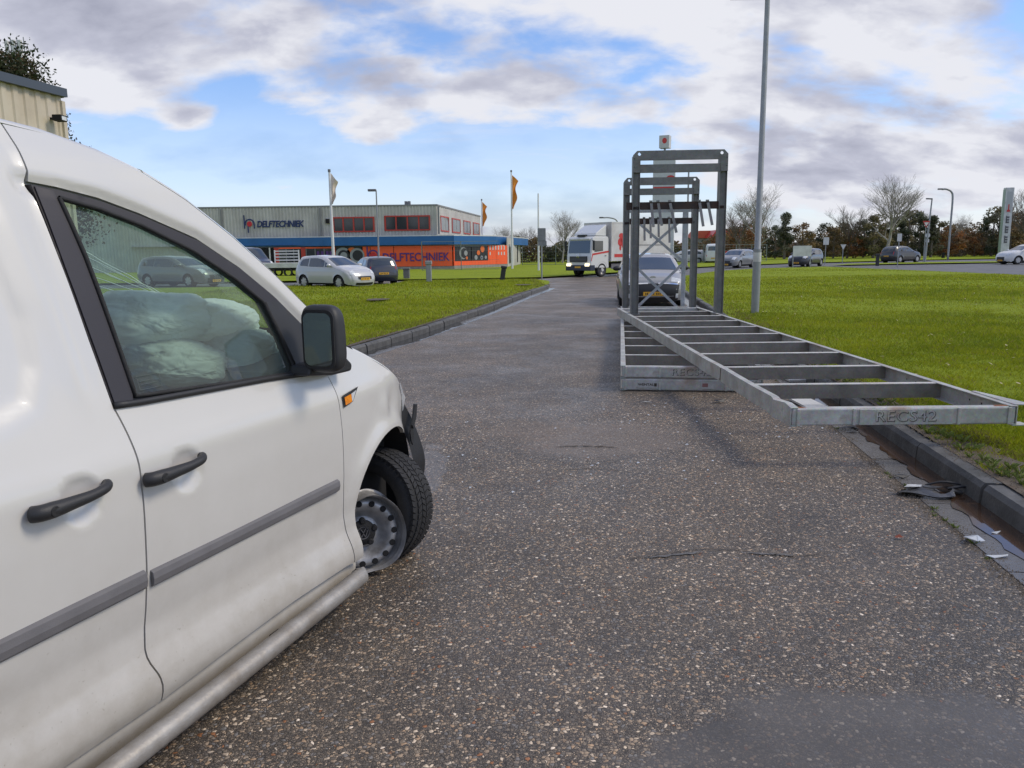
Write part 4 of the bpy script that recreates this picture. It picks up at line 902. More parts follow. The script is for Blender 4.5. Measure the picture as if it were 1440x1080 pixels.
# inner skin behind the shut lines, cab bulkhead, interior
def inner(s, z): return vsurf(s, z, False) + .045
mb_ = panel('inner_skin', [(.3, .18), (1.60, .18), (1.66, .98), (1.625, 1.10), (1.62, 1.66), (1.64, 1.82), (.3, 1.80)], inner, .12, M['dark'], van); vfix(mb_)
mb_ = panel('inner_skin', [(1.58, .18), (2.80, .18), (2.80, .95), (1.58, 1.0)], inner, .12, M['dark'], van); vfix(mb_)
M['cab'] = mat('cab_plastic', (.052, .056, .055), .65, bump=.1, bscale=200, var=.15)
M['seat'] = mat('seat_cloth', (.035, .037, .04), .9, bump=.3, bscale=150)
vfix(MB().box((1.50, .26, .3), (1.53, 1.53, 1.72)).obj('bulkhead', M['cab'], van))
vfix(MB().box((1.50, 1.70, .3), (2.72, 1.73, 1.05)).obj('door_card', M['cab'], van)); 
vfix(MB().box((1.5, .07, .2), (2.75, 1.7, .33)).obj('cab_floor', M['cab'], van))
vfix(MB().box((1.5, .32, 1.77), (2.02, 1.47, 1.79)).obj('headlining', M['cab_light'], van))
mb = MB(); pr = [(2.30, .55), (2.30, .98), (2.38, 1.06), (2.60, 1.10), (2.86, 1.09), (2.86, .5)]
mb.prism(pr, Matrix.Translation((0, 1.68, 0)) @ Matrix.Rotation(math.pi / 2, 4, 'X'), 1.60); fix(vfix(mb.obj('dashboard', M['cab'], van, bevel=.02)))
for y0 in (.22, 1.08):
    mb = MB(); mb.box((1.66, y0, .42), (2.16, y0 + .48, .60)); mb.prism([(0, 0), (.13, 0), (.02, .62), (-.10, .62)], Matrix.Translation((1.66, y0 + .47, .55)) @ Matrix.Rotation(math.pi / 2, 4, 'X'), .46); fix(vfix(mb.obj('seat', M['seat'], van, bevel=.04)))
mb = MB(); tor = [Vector((2.12 + .06 * math.sin(R(a)) , 1.30 + .19 * math.cos(R(a)), .98 + .19 * math.sin(R(a)))) for a in range(0, 361, 15)]; mb.tube(tor, .016, 8, cap=False); vfix(mb.obj('steering_wheel', M['black_plastic'], van, smooth=True))
def cloth_bag(name, c):
    m = mat(name, c, .9); t = m.node_tree; p = t.nodes['Principled BSDF']; tc = t.nodes.new('ShaderNodeTexCoord')
    w = t.nodes.new('ShaderNodeTexNoise'); w.inputs['Scale'].default_value = 5; w.inputs['Detail'].default_value = 3; w.inputs['Distortion'].default_value = .7
    mp = t.nodes.new('ShaderNodeMapping'); mp.inputs['Scale'].default_value = (1, 1.6, 2.6); mp.inputs['Rotation'].default_value = (0, .5, 0); t.links.new(tc.outputs['Object'], mp.inputs[0]); t.links.new(mp.outputs[0], w.inputs['Vector'])
    r = mth(t, 'ABSOLUTE', mth(t, 'SUBTRACT', w.outputs[0], .5)); r = ramp(t, r, [(0, 0.0), (.10, 1.0)])
    b = t.nodes.new('ShaderNodeBump'); b.inputs['Strength'].default_value = .35; b.inputs['Distance'].default_value = .015; t.links.new(r, b.inputs['Height']); t.links.new(b.outputs[0], p.inputs['Normal'])
    p.inputs['Subsurface Weight'].default_value = .0
    tr = t.nodes.new('ShaderNodeBsdfTranslucent'); tr.inputs[0].default_value = (*c, 1); mx = t.nodes.new('ShaderNodeMixShader'); mx.inputs[0].default_value = .35; t.links.new(p.outputs[0], mx.inputs[1]); t.links.new(tr.outputs[0], mx.inputs[2]); t.links.new(mx.outputs[0], t.nodes['Material Output'].inputs[0])
    return m
M['airbag'] = cloth_bag('airbag_cloth', (.90, .92, .90)); M['airbag_shade'] = cloth_bag('airbag_shaded_cloth', (.66, .70, .68))  # second cloth: same fabric, shade inside the cab painted into its colour
def blob(name, c, r, m, seed, amp=.16, rot=0, fold=6, sub=5, flat=1.0):
    bm = bmesh.new(); bmesh.ops.create_icosphere(bm, subdivisions=sub, radius=1)
    for v in bm.verts:
        p = v.co.copy(); n1 = noise.noise(p * 1.5 + Vector((seed, 0, 0))); n2 = 1 - abs(noise.noise(p * 2.6 + Vector((0, seed, 0)))) * 2; n3 = 1 - abs(noise.noise(Vector((p.x * fold, p.y * 2.5, p.z * 3)) + Vector((0, 0, seed)))) * 2
        n4 = (1 - abs(noise.noise(Vector((p.x * 3.2 + p.z * 2.5, p.y * 1.3, p.z * 5 - p.x * 2)) * 1.5 + Vector((seed, 3, 1)))) * 3.2); k = 1 + amp * (n1 * 1.5 + .30 * n2 + .22 * n3 + .42 * max(0, n4)); q = p * k
        v.co = Vector((math.copysign(abs(q.x) ** .8, q.x) * r[0], math.copysign(abs(q.y) ** .8, q.y) * r[1], math.copysign(abs(q.z) ** .85, q.z) * r[2]))
    bmesh.ops.rotate(bm, verts=bm.verts, cent=(0, 0, 0), matrix=Matrix.Rotation(rot, 3, 'Y')); bmesh.ops.translate(bm, verts=bm.verts, vec=c)
    me = bpy.data.meshes.new(name); bm.to_mesh(me); bm.free(); me.materials.append(m); me.polygons.foreach_set('use_smooth', [True] * len(me.polygons))
    o = bpy.data.objects.new(name, me); COL.objects.link(o); o.parent = van; return vfix(o)
blob('airbag', (2.235, .52, 1.275), (.21, .19, .098), M['airbag'], 1.7, rot=.02, amp=.13)
blob('airbag', (2.50, .50, 1.245), (.21, .18, .08), M['airbag'], 5.2, rot=.10, amp=.12)
blob('airbag', (2.56, .37, 1.095), (.145, .13, .115), M['airbag_shade'], 9.1, amp=.10, fold=9, rot=.1)
blob('airbag', (2.26, .40, 1.10), (.20, .12, .085), M['airbag_shade'], 3.3, amp=.14, fold=8, rot=.2)
# cracks in the windscreen: thin chipped lines lying on the glass
def scrpt(f, e):
    i = f * (len(scr) - 1); a = int(i); b = min(a + 1, len(scr) - 1); t_ = i - a
    s = scr[a][0] * (1 - t_) + scr[b][0] * t_; z = scr[a][1] * (1 - t_) + scr[b][1] * t_
    w0 = float(vsurf(np.array([s]), np.array([z]))[0]); bb = 4 * e * (1 - e)
    return Vector((s, w0 + (side_w - 2 * w0) * e, z)) + Vector((.65, 0, .76)) * (.058 * bb ** .5 - .006)
M['crack'] = mat('cracked_glass_edge', (.75, .80, .78), .3, emit=None)
mb = MB()
for (f0, e0, f1, e1, j) in ((.10, .86, .80, .48, 1), (.16, .90, .78, .50, 2), (.10, .80, .45, .62, 3), (.35, .84, .84, .46, 4), (.42, .88, .86, .44, 5), (.30, .74, .80, .50, 6), (.5, .9, .9, .5, 7), (.2, .7, .3, .82, 8), (.15, .85, .42, .74, 9), (.55, .62, .88, .42, 10)):
    pts = []
    for q in range(13):
        t_ = q / 12; pts.append(scrpt(f0 + (f1 - f0) * t_ + .012 * noise.noise(Vector((t_ * 6, j * 3.1, 0))), e0 + (e1 - e0) * t_ + .02 * noise.noise(Vector((t_ * 5, j, 4))) + .03 * math.sin(t_ * 3.1) * (j % 3 - 1)))
    mb.tube(pts, [.0014 * (1 - abs(2 * q / 12 - 1) ** 3) + .0004 for q in range(13)], 4)
vfix(mb.obj('windscreen_crack', M['crack'], van))
# door handles: cup grip with a bent bar standing off the panel
def handle(s, z, ang=.03):
    root = None; w0 = float(vsurf(np.array([s - .07]), np.array([z]), False)[0])
    path = [(-.100, -.006, 0), (-.085, -.026, .001), (-.045, -.034, .002), (.0, -.037, .004), (.055, -.040, .007), (.098, -.036, .012), (.122, -.020, .016), (.126, -.004, .018)]
    P = [Vector((s + a * 1.0, w0 + b, z + c)) for a, b, c in spline(path, 4)]
    mb = MB(); rr = []
    for i in range(len(P)):
        f = i / (len(P) - 1); rr.append(.0215 - .0075 * min(1, max(0, (f - .25) / .35)) - .003 * (f > .9) + (.0 if 0 < i < len(P) - 1 else -.007))
    mb.tube(P, rr, 14); o = mb.obj('door_handle', M['black_plastic'], van, smooth=True, sharp=60)
    for v in o.data.vertices: v.co.y = w0 + (v.co.y - w0) * 1.0
    vfix(o); mb = MB(); mb.lathe([(0, 0), (.013, 0), (.015, .003)], 16, Matrix.Translation((s - .062, w0 - .0525, z + .001))); c = vfix(mb.obj('lock_cover', M['rubber'], o)); return o
handle(1.402, .868); handle(1.762, .855)
# indicator on the fender
def fsp(s, z, o=0): return (s, float(vsurf(np.array([s]), np.array([z]), False)[0]) - o, z)
mb = MB(); mb.add([fsp(2.715, .918, .006), fsp(2.85, .936, .004), fsp(2.79, .882, .006), fsp(2.72, .868, .006)], [(0, 3, 2, 1)]); fix(vfix(mb.obj('indicator_surround', M['black_plastic'], van)))
mb = MB(); mb.add([fsp(2.725, .910, .009), fsp(2.775, .917, .011), fsp(2.775, .884, .011), fsp(2.728, .876, .009)], [(0, 3, 2, 1)]); vfix(mb.obj('indicator', M['amber'], van))
mb = MB(); mb.add([fsp(2.777, .917, .0105), fsp(2.825, .925, .007), fsp(2.785, .886, .009), fsp(2.777, .884, .0105)], [(0, 3, 2, 1)]); vfix(mb.obj('indicator_lens', M['lens'], van))
# window sticker, faint frame with printed lines
M['etch'] = mat('glass_etching', (.13, .16, .145), .8)
mb = MB(); 
for a, b in (((1.745, 1.105), (1.83, 1.105)), ((1.745, 1.145), (1.83, 1.145)), ((1.745, 1.105), (1.745, 1.145)), ((1.83, 1.105), (1.83, 1.145)), ((1.755, 1.12), (1.82, 1.12)), ((1.755, 1.13), (1.80, 1.13))):
    mb.bar(fsp(*a, -.008), fsp(*b, -.008), .0008, .0008)
vfix(mb.obj('window_marking', M['etch'], van))
# mirror
mr = Vector((2.49, -.080, 1.185))
bm = bmesh.new(); bmesh.ops.create_uvsphere(bm, u_segments=32, v_segments=20, radius=1)
for v in bm.verts:
    x, y, z = v.co; f = lambda q, e: math.copysign(abs(q) ** e, q)
    v.co = Vector((f(x, .75) * .060 * (1.0 if x > 0 else .6), f(y, .5) * .086, f(z, .45) * .128))
    v.co.y += .012 * (v.co.z / .135); v.co.x += .01 * v.co.z / .13
bmesh.ops.rotate(bm, verts=bm.verts, cent=(0, 0, 0), matrix=Matrix.Rotation(R(-3), 3, 'Z'))
bmesh.ops.translate(bm, verts=bm.verts, vec=mr); me = bpy.data.meshes.new('wing_mirror'); bm.to_mesh(me); bm.free(); me.materials.append(M['black_plastic']); me.polygons.foreach_set('use_smooth', [True] * len(me.polygons))
mo = bpy.data.objects.new('wing_mirror', me); COL.objects.link(mo); mo.parent = van; vfix(mo)
def rr_poly(w, h, r, n=5): 
    out = []
    for cx, cz, a0 in ((w - r, h - r, 0), (-w + r, h - r, 90), (-w + r, -h + r, 180), (w - r, -h + r, 270)):
        out += [(cx + r * math.cos(R(a0 + 90 * k / n)), cz + r * math.sin(R(a0 + 90 * k / n))) for k in range(n + 1)]
    return out
fm = Matrix.Translation(mr + Vector((-.041, -.010, 0))) @ Matrix.Rotation(R(-3), 4, 'Z') @ Matrix.Rotation(-math.pi / 2, 4, 'Y') @ Matrix.Rotation(math.pi / 2, 4, 'Z')
mg = MB().prism(rr_poly(.073, .112, .032), fm, .004).obj('mirror_bezel', M['rubber'], mo); vfix(mg)
M['mirror'] = mat('mirror_glass', (.55, .62, .58), .04, metal=1)
fm2 = fm @ Matrix.Translation((0, 0, .005)); vfix(MB().prism(rr_poly(.063, .100, .028), fm2, .002).obj('mirror_glass', M['mirror'], mo))
mb = MB(); mb.prism([(2.44, 1.045), (2.60, 1.024), (2.735, 1.022), (2.745, 1.05), (2.70, 1.085), (2.46, 1.085)], Matrix.Translation((0, .055, 0)) @ Matrix.Rotation(math.pi / 2, 4, 'X'), .10); fix(vfix(mb.obj('mirror_foot', M['black_plastic'], mo, bevel=.01)))
M['rim_grey'] = mat('bare_rim_steel', (.46, .455, .45), .40, metal=.45, var=.25, vscale=9, bump=.1, bscale=60, dirt=(.08, .07, .06), dscale=7, damt=.5)
# wheels ------------------------------------------------------------
TYA, TYZ, TYO = -34, .12, Vector((.0, .0, .0))
def tyre_mb(r, w, n=64, tread=True):
    mb = MB(); h = w / 2
    prof = [(r * .66, -h * .82), (r * .74, -h * 1.0), (r * .86, -h * 1.03), (r * .95, -h * .93), (r * .985, -h * .80), (r, -h * .6), (r, 0), (r, h * .6), (r * .985, h * .8), (r * .95, h * .93), (r * .86, h * 1.03), (r * .74, h), (r * .66, h * .82)]
    mb.lathe(prof, n); return mb
def tread_mb(r, w, n=60):
    mb = MB(); h = w / 2
    for k in range(n):
        a = 2 * math.pi * k / n
        for j, (y0, y1, dz) in enumerate(((-.98, -.62, 0), (-.56, -.22, .5), (-.16, .16, 0), (.22, .56, .5), (.62, .98, 0))):
            a2 = a + dz * 2 * math.pi / n; da = 2 * math.pi / n * .40; rr = r + (.006 if abs(y0 + y1) < 1.3 else -.001); sk = .06 * (1 if j % 2 else -1)
            q = [(a2 - da, y0), (a2 + da, y0), (a2 + da + sk, y1), (a2 - da + sk, y1)]
            top = [(rr * math.cos(t_), y * h, rr * math.sin(t_)) for t_, y in q]; bot = [((r - .012) * math.cos(t_), y * h, (r - .012) * math.sin(t_)) for t_, y in q]
            mb.add(top + bot, [(0, 1, 2, 3), (0, 4, 5, 1), (1, 5, 6, 2), (2, 6, 7, 3), (3, 7, 4, 0)])
    return mb
def rim_mb(r, w, n=72, bent=0):
    mb = MB(); h = w / 2
    prof = [(r * 1.0, -h - .004), (r * 1.03, -h - .010), (r * 1.035, -h - .004), (r * 1.0, -h + .006), (r * .975, -h + .010), (r * .95, -h + .024), (r * .91, -h + .050), (r * .88, -h + .058), (r * .85, -h + .040), (r * .82, -h + .028), (r * .76, -h + .022), (r * .68, -h + .026), (r * .60, -h + .036), (r * .50, -h + .056), (r * .40, -h + .066), (r * .33, -h + .056), (0, -h + .052)]
    mb.lathe(prof, n); mb.lathe([(r * .95, -h + .02), (r * .90, h * .2), (r * .97, h), (r * 1.03, h + .006)], n)
    if bent:
        o = []
        for (x, y, z) in mb.v:
            a = math.atan2(z, x); rad = math.hypot(x, z); k = max(0, (rad / r - .84) / .19); g1 = math.exp(-((a - 1.75) / .34) ** 2); g2 = math.exp(-((a + 1.45) / .30) ** 2); g3 = math.exp(-((a + .7) / .2) ** 2)
            f = 1 - k * (bent * g1 + bent * .6 * g2) ; o.append((x * f, y + k * (-.026 * g1 + .02 * g2 - .012 * g3 + .006 * math.sin(a * 5)), z * f))
        mb.v = o
    return mb
def aim(n, up=(0, 0, 1)):   # matrix whose local -Y looks along n
    n = Vector(n).normalized(); y = -n; x = y.cross(Vector(up)).normalized(); z = x.cross(y); return Matrix((x, y, z)).transposed().to_4x4()
# directions in van space: the wheel is knocked round to face the camera
inv = van.matrix_basis.inverted() if False else (Matrix.Translation(van.location) @ Matrix.Rotation(van.rotation_euler.z, 4, 'Z')).inverted()
WC = Vector(inv @ gp(524, 803, .0)); WC.z = .195
camdir = (inv @ Vector((0, 0, 0)) - WC); camdir.z = 0; camdir.normalize()
wheel_n = Matrix.Rotation(R(10), 3, 'Z') @ camdir + Vector((0, 0, .10))
rim = rim_mb(.190, .16, bent=.12).obj('bent_rim', M['rim_grey'], van, smooth=True, sharp=55)
mm = Matrix.Translation(WC + Vector((0, .05, 0))) @ aim(wheel_n); rim.data.transform(mm)
hm = MB().lathe([(0, 0), (.0125, 0), (.0150, .001)], 14).mesh('rim_hole', M['dark'])
for k in range(15):
    a = 2 * math.pi * k / 15; o = bpy.data.objects.new('rim_hole', hm); COL.objects.link(o); o.parent = rim; o.matrix_local = mm @ Matrix.Translation((.144 * math.cos(a), -.0605, .144 * math.sin(a)))
mb = MB().lathe([(.062, -.028), (.060, -.052), (.052, -.060), (.030, -.064), (.028, -.060), (0, -.060)], 32)
for k in range(5):
    a = 2 * math.pi * k / 5 + .3; mb.lathe([(.016, -.030), (.016, -.060), (.010, -.066), (0, -.066)], 12, Matrix.Translation((.056 * math.cos(a), 0, .056 * math.sin(a))))
o = mb.obj('hub_cap', M['rubber'], rim, smooth=True, sharp=40); o.data.transform(mm @ Matrix.Translation((0, .02, 0)))
mb = MB(); n_ = 40; vs = []
mb.lathe([(.0265, -.0625), (.030, -.0635), (.0275, -.0625)], 32); mb.bar((-.012, -.0635, .020), (0, -.0635, .002), .004, .003).bar((.012, -.0635, .020), (0, -.0635, .002), .004, .003); mb.bar((-.02, -.0635, .010), (-.009, -.0635, -.020), .004, .003).bar((-.009, -.0635, -.020), (0, -.0635, -.002), .004, .003).bar((0, -.0635, -.002), (.009, -.0635, -.020), .004, .003).bar((.009, -.0635, -.020), (.02, -.0635, .010), .004, .003)
o = mb.obj('hub_emblem', M['trim'], rim); o.data.transform(mm @ Matrix.Translation((0, .02, 0)))
tyre_n = Matrix.Rotation(R(-24), 3, 'Z') @ camdir
tyre_n = Matrix.Rotation(R(TYA), 3, 'Z') @ camdir + Vector((0, 0, TYZ))
tm_ = Matrix.Translation(WC - camdir * .23 + Vector((.04, .0, .045))) @ aim(tyre_n)
ty = tyre_mb(.288, .20).obj('tyre', M['rubber'], van, smooth=True, sharp=60); ty.data.transform(tm_)
o = tread_mb(.288, .20).obj('tread_blocks', M['rubber'], ty); o.data.transform(tm_)
mb = MB().box((-.05, .05, -.05), (.05, .5, .05)); o = mb.obj('axle_stub', M['dark'], van); o.data.transform(mm)
# rear wheels
for yy, fl in ((.11, 0), (side_w - .11, math.pi)):
    m_ = Matrix.Translation((.42 - S0, yy, .31)) @ Matrix.Rotation(fl, 4, 'Z')
    w_ = tyre_mb(.31, .20).obj('rear_wheel', M['rubber'], van, smooth=True, sharp=60); w_.data.transform(m_)
    r_ = rim_mb(.19, .17).obj('rim', M['steel_rim'], w_, smooth=True, sharp=55); r_.data.transform(m_)
m_ = Matrix.Translation((3.13 - S0, side_w - .11, .30)) @ Matrix.Rotation(math.pi, 4, 'Z')
w_ = tyre_mb(.30, .20).obj('front_wheel', M['rubber'], van, smooth=True, sharp=60); w_.data.transform(m_)
r_ = rim_mb(.19, .17).obj('rim', M['steel_rim'], w_, smooth=True, sharp=55); r_.data.transform(m_)

# ------------------------------------------------------------------ vehicles
def mk_wheel(r, w, alloy=True, spokes=7):
    a = tyre_mb(r, w, 32); b = MB().lathe([(r * .69, -w * .40), (r * .66, -w * .45), (r * .62, -w * .38), (r * .60, -w * .1), (0, -w * .1)], 32)
    c = MB()
    for k in range(spokes):
        t_ = 2 * math.pi * k / spokes; c.bar((r * .08 * math.cos(t_), -w * .42, r * .08 * math.sin(t_)), (r * .63 * math.cos(t_), -w * .40, r * .63 * math.sin(t_)), .10 * r / .3, .03, (0, 1, 0))
    c.lathe([(r * .17, -w * .38), (r * .15, -w * .47), (0, -w * .47)], 16)
    return a.mesh('tyre', M['rubber'], True), b.mesh('rim', M['steel_rim'], True), c.mesh('rim_spokes', M['alloy'] if alloy else M['steel_rim'])
WHEEL = mk_wheel(.31, .20)
def paint_car(n, c): return paint(n, c)
def vehicle(name, label, cat, loc, hd, Wd, sil, wins, scr, rwin, wx, col, glass=None, wr=.31, zb=1.0, tumble=.22, lights=True, rear=False, grille=None, nose=.14, mirrors=True, extra=None, step=.09, group=None, tailz=(.78, 1.0)):
    """sil: outline (x,z) rear-bottom over the roof to front-bottom; scr/rwin: index ranges of the outline that are glazed"""
    t = thing(name, label, cat, loc, hd, group); Wh = Wd / 2; m = col; zmax = max(z for x, z in sil); xf = sil[-1][0]; xmax = max(x for x, z in sil); xmin = min(x for x, z in sil)
    line = densify(sil, step, False)
    bot = [(x, z) for x, z in (sil[-1], )]
    arches = []
    for x0 in sorted(wx, reverse=True): arches += [(x, z) for x, z in arc(x0, wr, wr + .055, -5, 185, 12)]
    outline = sil + [(xf - .1, .20)] + [(x, max(z, .20)) for x, z in arches] + [(sil[0][0] + .1, .22)]
    def raw(x, z):
        w = np.interp(z, [.15, .35, .55, .8, zb - .05, zb + .05, zmax], [.06, .02, .0, .01, .04, .07, tumble])
        return w + nose * np.maximum(0, (x - (xmax - .75)) / .75) ** 2.2 + .10 * np.maximum(0, ((xmin + .6) - x) / .6) ** 2.2
    def surf(x, z):
        d = poly_dist(np.asarray(x, float), np.asarray(z, float), sil, False); r = .09; q = np.clip(1 - d / r, 0, 1); ar = np.zeros_like(d)
        for x0 in wx: ar = ar + .02 * np.exp(-((np.hypot(np.asarray(x) - x0, np.asarray(z) - wr) - wr - .06) / .05) ** 2)
        return raw(x, z) + r * .8 * (1 - np.sqrt(np.maximum(0, 1 - q * q))) - ar
    V, F = tri_region(outline, step); w = surf(V[:, 0], V[:, 1])
    a, b, c = V[F[:, 0]], V[F[:, 1]], V[F[:, 2]]; cr = (b[:, 0] - a[:, 0]) * (c[:, 1] - a[:, 1]) - (b[:, 1] - a[:, 1]) * (c[:, 0] - a[:, 0]); F = np.where((cr < 0)[:, None], F[:, ::-1], F)
    mb = MB(); mb.add(np.stack([V[:, 0], -Wh + w, V[:, 1]], 1).tolist(), F.tolist()); mb.add(np.stack([V[:, 0], Wh - w, V[:, 1]], 1).tolist(), F[:, ::-1].tolist())
    P = [Vector((x, 0, z)) for x, z in line]; Ws = [float(surf(np.array([x]), np.array([z]))[0]) for x, z in line]
    NN = []
    for i in range(len(P)):
        d = (P[min(i + 1, len(P) - 1)] - P[max(i - 1, 0)]).normalized(); NN.append(Vector((-d.z, 0, d.x)))
    def crown(i): return .05 + (.10 if NN[i].x > .5 else 0) * min(1, NN[i].x) + (.05 if NN[i].x < -.5 else 0)
    def wp(i, u, off=0):
        i = max(0, min(len(P) - 1, i)); a = int(i); b_ = min(a + 1, len(P) - 1); f = i - a
        e = .5 - .5 * math.cos(math.pi * u); bb = 4 * e * (1 - e); w0 = Ws[a] * (1 - f) + Ws[b_] * f; p = P[a].lerp(P[b_], f); n_ = NN[a].lerp(NN[b_], f).normalized(); c_ = crown(a) * (1 - f) + crown(b_) * f
        return p + n_ * (c_ * bb ** .5 + off) + Vector((0, -(Wh - w0) + 2 * (Wh - w0) * e, 0))
    RW = 14; vs = [wp(i, j / RW) for i in range(len(P)) for j in range(RW + 1)]
    mb.add(vs, [(i * (RW + 1) + j, (i + 1) * (RW + 1) + j, (i + 1) * (RW + 1) + j + 1, i * (RW + 1) + j + 1) for i in range(len(P) - 1) for j in range(RW)])
    bo = mb.obj('body', m, t, smooth=True, sharp=50)
    G = glass or M['car_glass']
    cum = [0]
    for i in range(len(sil) - 1): cum.append(cum[-1] + max(1, int(round(math.hypot(sil[i + 1][0] - sil[i][0], sil[i + 1][1] - sil[i][1]) / step))))
    def patch(nm, i0, i1, u0, u1, mt, off=.006, ni=6, nu=12, par=t, shr=0):
        vs = []
        for a in range(ni + 1):
            k = shr * (a / ni) ; 
            for b_ in range(nu + 1): vs.append(wp(i0 + (i1 - i0) * a / ni, u0 + k + (u1 - u0 - 2 * k) * b_ / nu, off))
        return MB().add(vs, [(a * (nu + 1) + b_, (a + 1) * (nu + 1) + b_, (a + 1) * (nu + 1) + b_ + 1, a * (nu + 1) + b_ + 1) for a in range(ni) for b_ in range(nu)]).obj(nm, mt, par, smooth=True)
    if scr: patch('windscreen', cum[scr[0]] + .4, cum[scr[1]] - .4, .15, .85, G, shr=-.03)
    if rwin: patch('rear_window', cum[rwin[0]] + .5, cum[rwin[1]] - .4, .18, .82, G, shr=.02)
    for wpoly in wins:
        for s_ in (-1, 1):
            V2, F2 = tri_region(wpoly, .15); w2 = surf(V2[:, 0], V2[:, 1]) - .008
            a, b, c = V2[F2[:, 0]], V2[F2[:, 1]], V2[F2[:, 2]]; cr = (b[:, 0] - a[:, 0]) * (c[:, 1] - a[:, 1]) - (b[:, 1] - a[:, 1]) * (c[:, 0] - a[:, 0]); F3 = np.where((cr < 0)[:, None], F2[:, ::-1], F2)
            MB().add(np.stack([V2[:, 0], s_ * (Wh - w2), V2[:, 1]], 1).tolist(), (F3 if s_ < 0 else F3[:, ::-1]).tolist()).obj('side_window', G, t, smooth=True)
    # wheels
    for x0 in wx:
        for s_ in (-1, 1):
            q = [bpy.data.objects.new(n, d_) for n, d_ in zip(('wheel', 'rim', 'rim_spokes'), WHEEL)]
            for o in q: COL.objects.link(o)
            q[0].parent = t; q[1].parent = q[0]; q[2].parent = q[0]; q[0].location = (x0, s_ * (Wh - .115), wr); q[0].rotation_euler = (0, 0, 0 if s_ < 0 else math.pi); k = wr / .31; q[0].scale = (k, 1, k)
    MB().box((xmin + .15, -Wh + .2, .2), (xmax - .25, Wh - .2, .75)).obj('underbody', M['dark'], t)
    for x0 in wx:
        for s_ in (-1, 1): MB().lathe([(wr + .05, 0), (0, 0)], 20, Matrix.Translation((x0, s_ * (Wh - .25), wr))).obj('wheel_arch_liner', M['dark'], t)
    def iz(z, front=True):       # outline index at height z on the front or the rear
        rng = range(len(line) - 1, 0, -1) if front else range(len(line))
        best = min(rng, key=lambda i: abs(line[i][1] - z) + (0 if (line[i][0] > 0) == front else 9) + (0 if abs(NN[i].x) > .25 else .2)); return best
    if mirrors:
        for s_ in (-1, 1):
            mx = mirrors if isinstance(mirrors, float) else xmax - 1.25
            bm = bmesh.new(); bmesh.ops.create_uvsphere(bm, u_segments=14, v_segments=8, radius=1)
            for v in bm.verts: v.co = Vector((v.co.x * .09, v.co.y * .12, v.co.z * .075)) + Vector((mx, s_ * (Wh + .04), zb + .08))
            me = bpy.data.meshes.new('wing_mirror'); bm.to_mesh(me); bm.free(); me.materials.append(m if mirrors is True else M['black_plastic']); me.polygons.foreach_set('use_smooth', [True] * len(me.polygons)); o = bpy.data.objects.new('wing_mirror', me); COL.objects.link(o); o.parent = t
    api = dict(t=t, wp=wp, patch=patch, iz=iz, surf=surf, Wh=Wh, P=P)
    if lights:
        for s_ in (0, 1):
            u0, u1 = (.02, .27) if s_ == 0 else (.98, .73)
            i = iz(.66); patch('headlight', i - 2.6, i + .2, u0, u1, M['lens'], .008, 4, 6)
            i = iz(tailz[1], False); j = iz(tailz[0], False); patch('tail_lamp', j, i, .01 if s_ == 0 else .87, .13 if s_ == 0 else .99, M['tail'], .008, 4, 6)
        for fr in (True, False):
            i = iz(.42 if fr else .62, fr); p = wp(i, .5, .012); nx = 1 if fr else -1
            mb = MB(); mb.box((-.006, -.26, -.055), (.006, .26, .055)); pl = mb.obj('number_plate', M['plate'], t); pl.location = p + Vector((nx * .004, 0, 0))
            k = MB()
            for q in (-.19, -.145, -.075, -.03, .015, .085, .13, .18): k.box((nx * .0065, q - .013, -.032), (nx * .0078, q + .013, .032)) if q not in (-.075,) else k.box((nx * .0065, q - .006, -.032), (nx * .0078, q + .020, .032))
            k.obj('plate_characters', M['plate_ink'], pl)
        i = iz(.52); g0, g1 = grille or (.30, .70)
        patch('grille', i - .3, i + 1.1, g0, g1, M['black_plastic'], .01, 3, 8); i = iz(.28); patch('lower_grille', i - .6, i + .6, .22, .78, M['black_plastic'], .008, 3, 8)
    return api
HATCH = [(-1.90, .24), (-1.97, .45), (-1.96, .70), (-1.90, .98), (-1.76, 1.24), (-1.62, 1.42), (-1.2, 1.475), (-.6, 1.49), (-.1, 1.455), (.22, 1.38), (.62, 1.20), (1.02, 1.02), (1.40, .94), (1.68, .84), (1.86, .70), (1.95, .52), (1.97, .36), (1.90, .20)]
HW = [[(-1.52, 1.07), (-1.50, 1.20), (-1.38, 1.34), (-.92, 1.395), (-.92, 1.03)], [(-.84, 1.025), (-.84, 1.40), (-.35, 1.40), (0.0, 1.35), (.24, 1.26), (.24, .995)], [(.30, .99), (.30, 1.23), (.45, 1.16), (.70, 1.0)]]
def flat(p): return Vector((p.x, p.y, 0))
sp_ = paint('silver_car_paint', (.50, .50, .51)); dk = paint('dark_blue_grey_paint', (.035, .038, .055)); bk = paint('black_car_paint', (.016, .016, .018)); gy = paint('grey_car_paint', (.16, .165, .17)); wh = paint('pale_silver_paint', (.62, .62, .61))
v = vehicle('silver_hatchback', 'silver hatchback parked on the left before the orange shopfront, facing the road', 'car', (-7.88, 35.1, .0), R(-38), 1.75, HATCH, HW, (9, 11), (3, 5), (-1.22, 1.27), sp_, step=.07); v['t'].scale = (.96,) * 3
v = vehicle('dark_hatchback', 'dark blue-grey hatchback seen from behind, next to the silver hatchback', 'car', (-6.95, 39.7, 0), R(115), 1.78, HATCH, HW, (9, 11), (3, 5), (-1.22, 1.27), dk, step=.08, tailz=(.85, 1.0)); v['t'].scale = (.93, .93, .90)
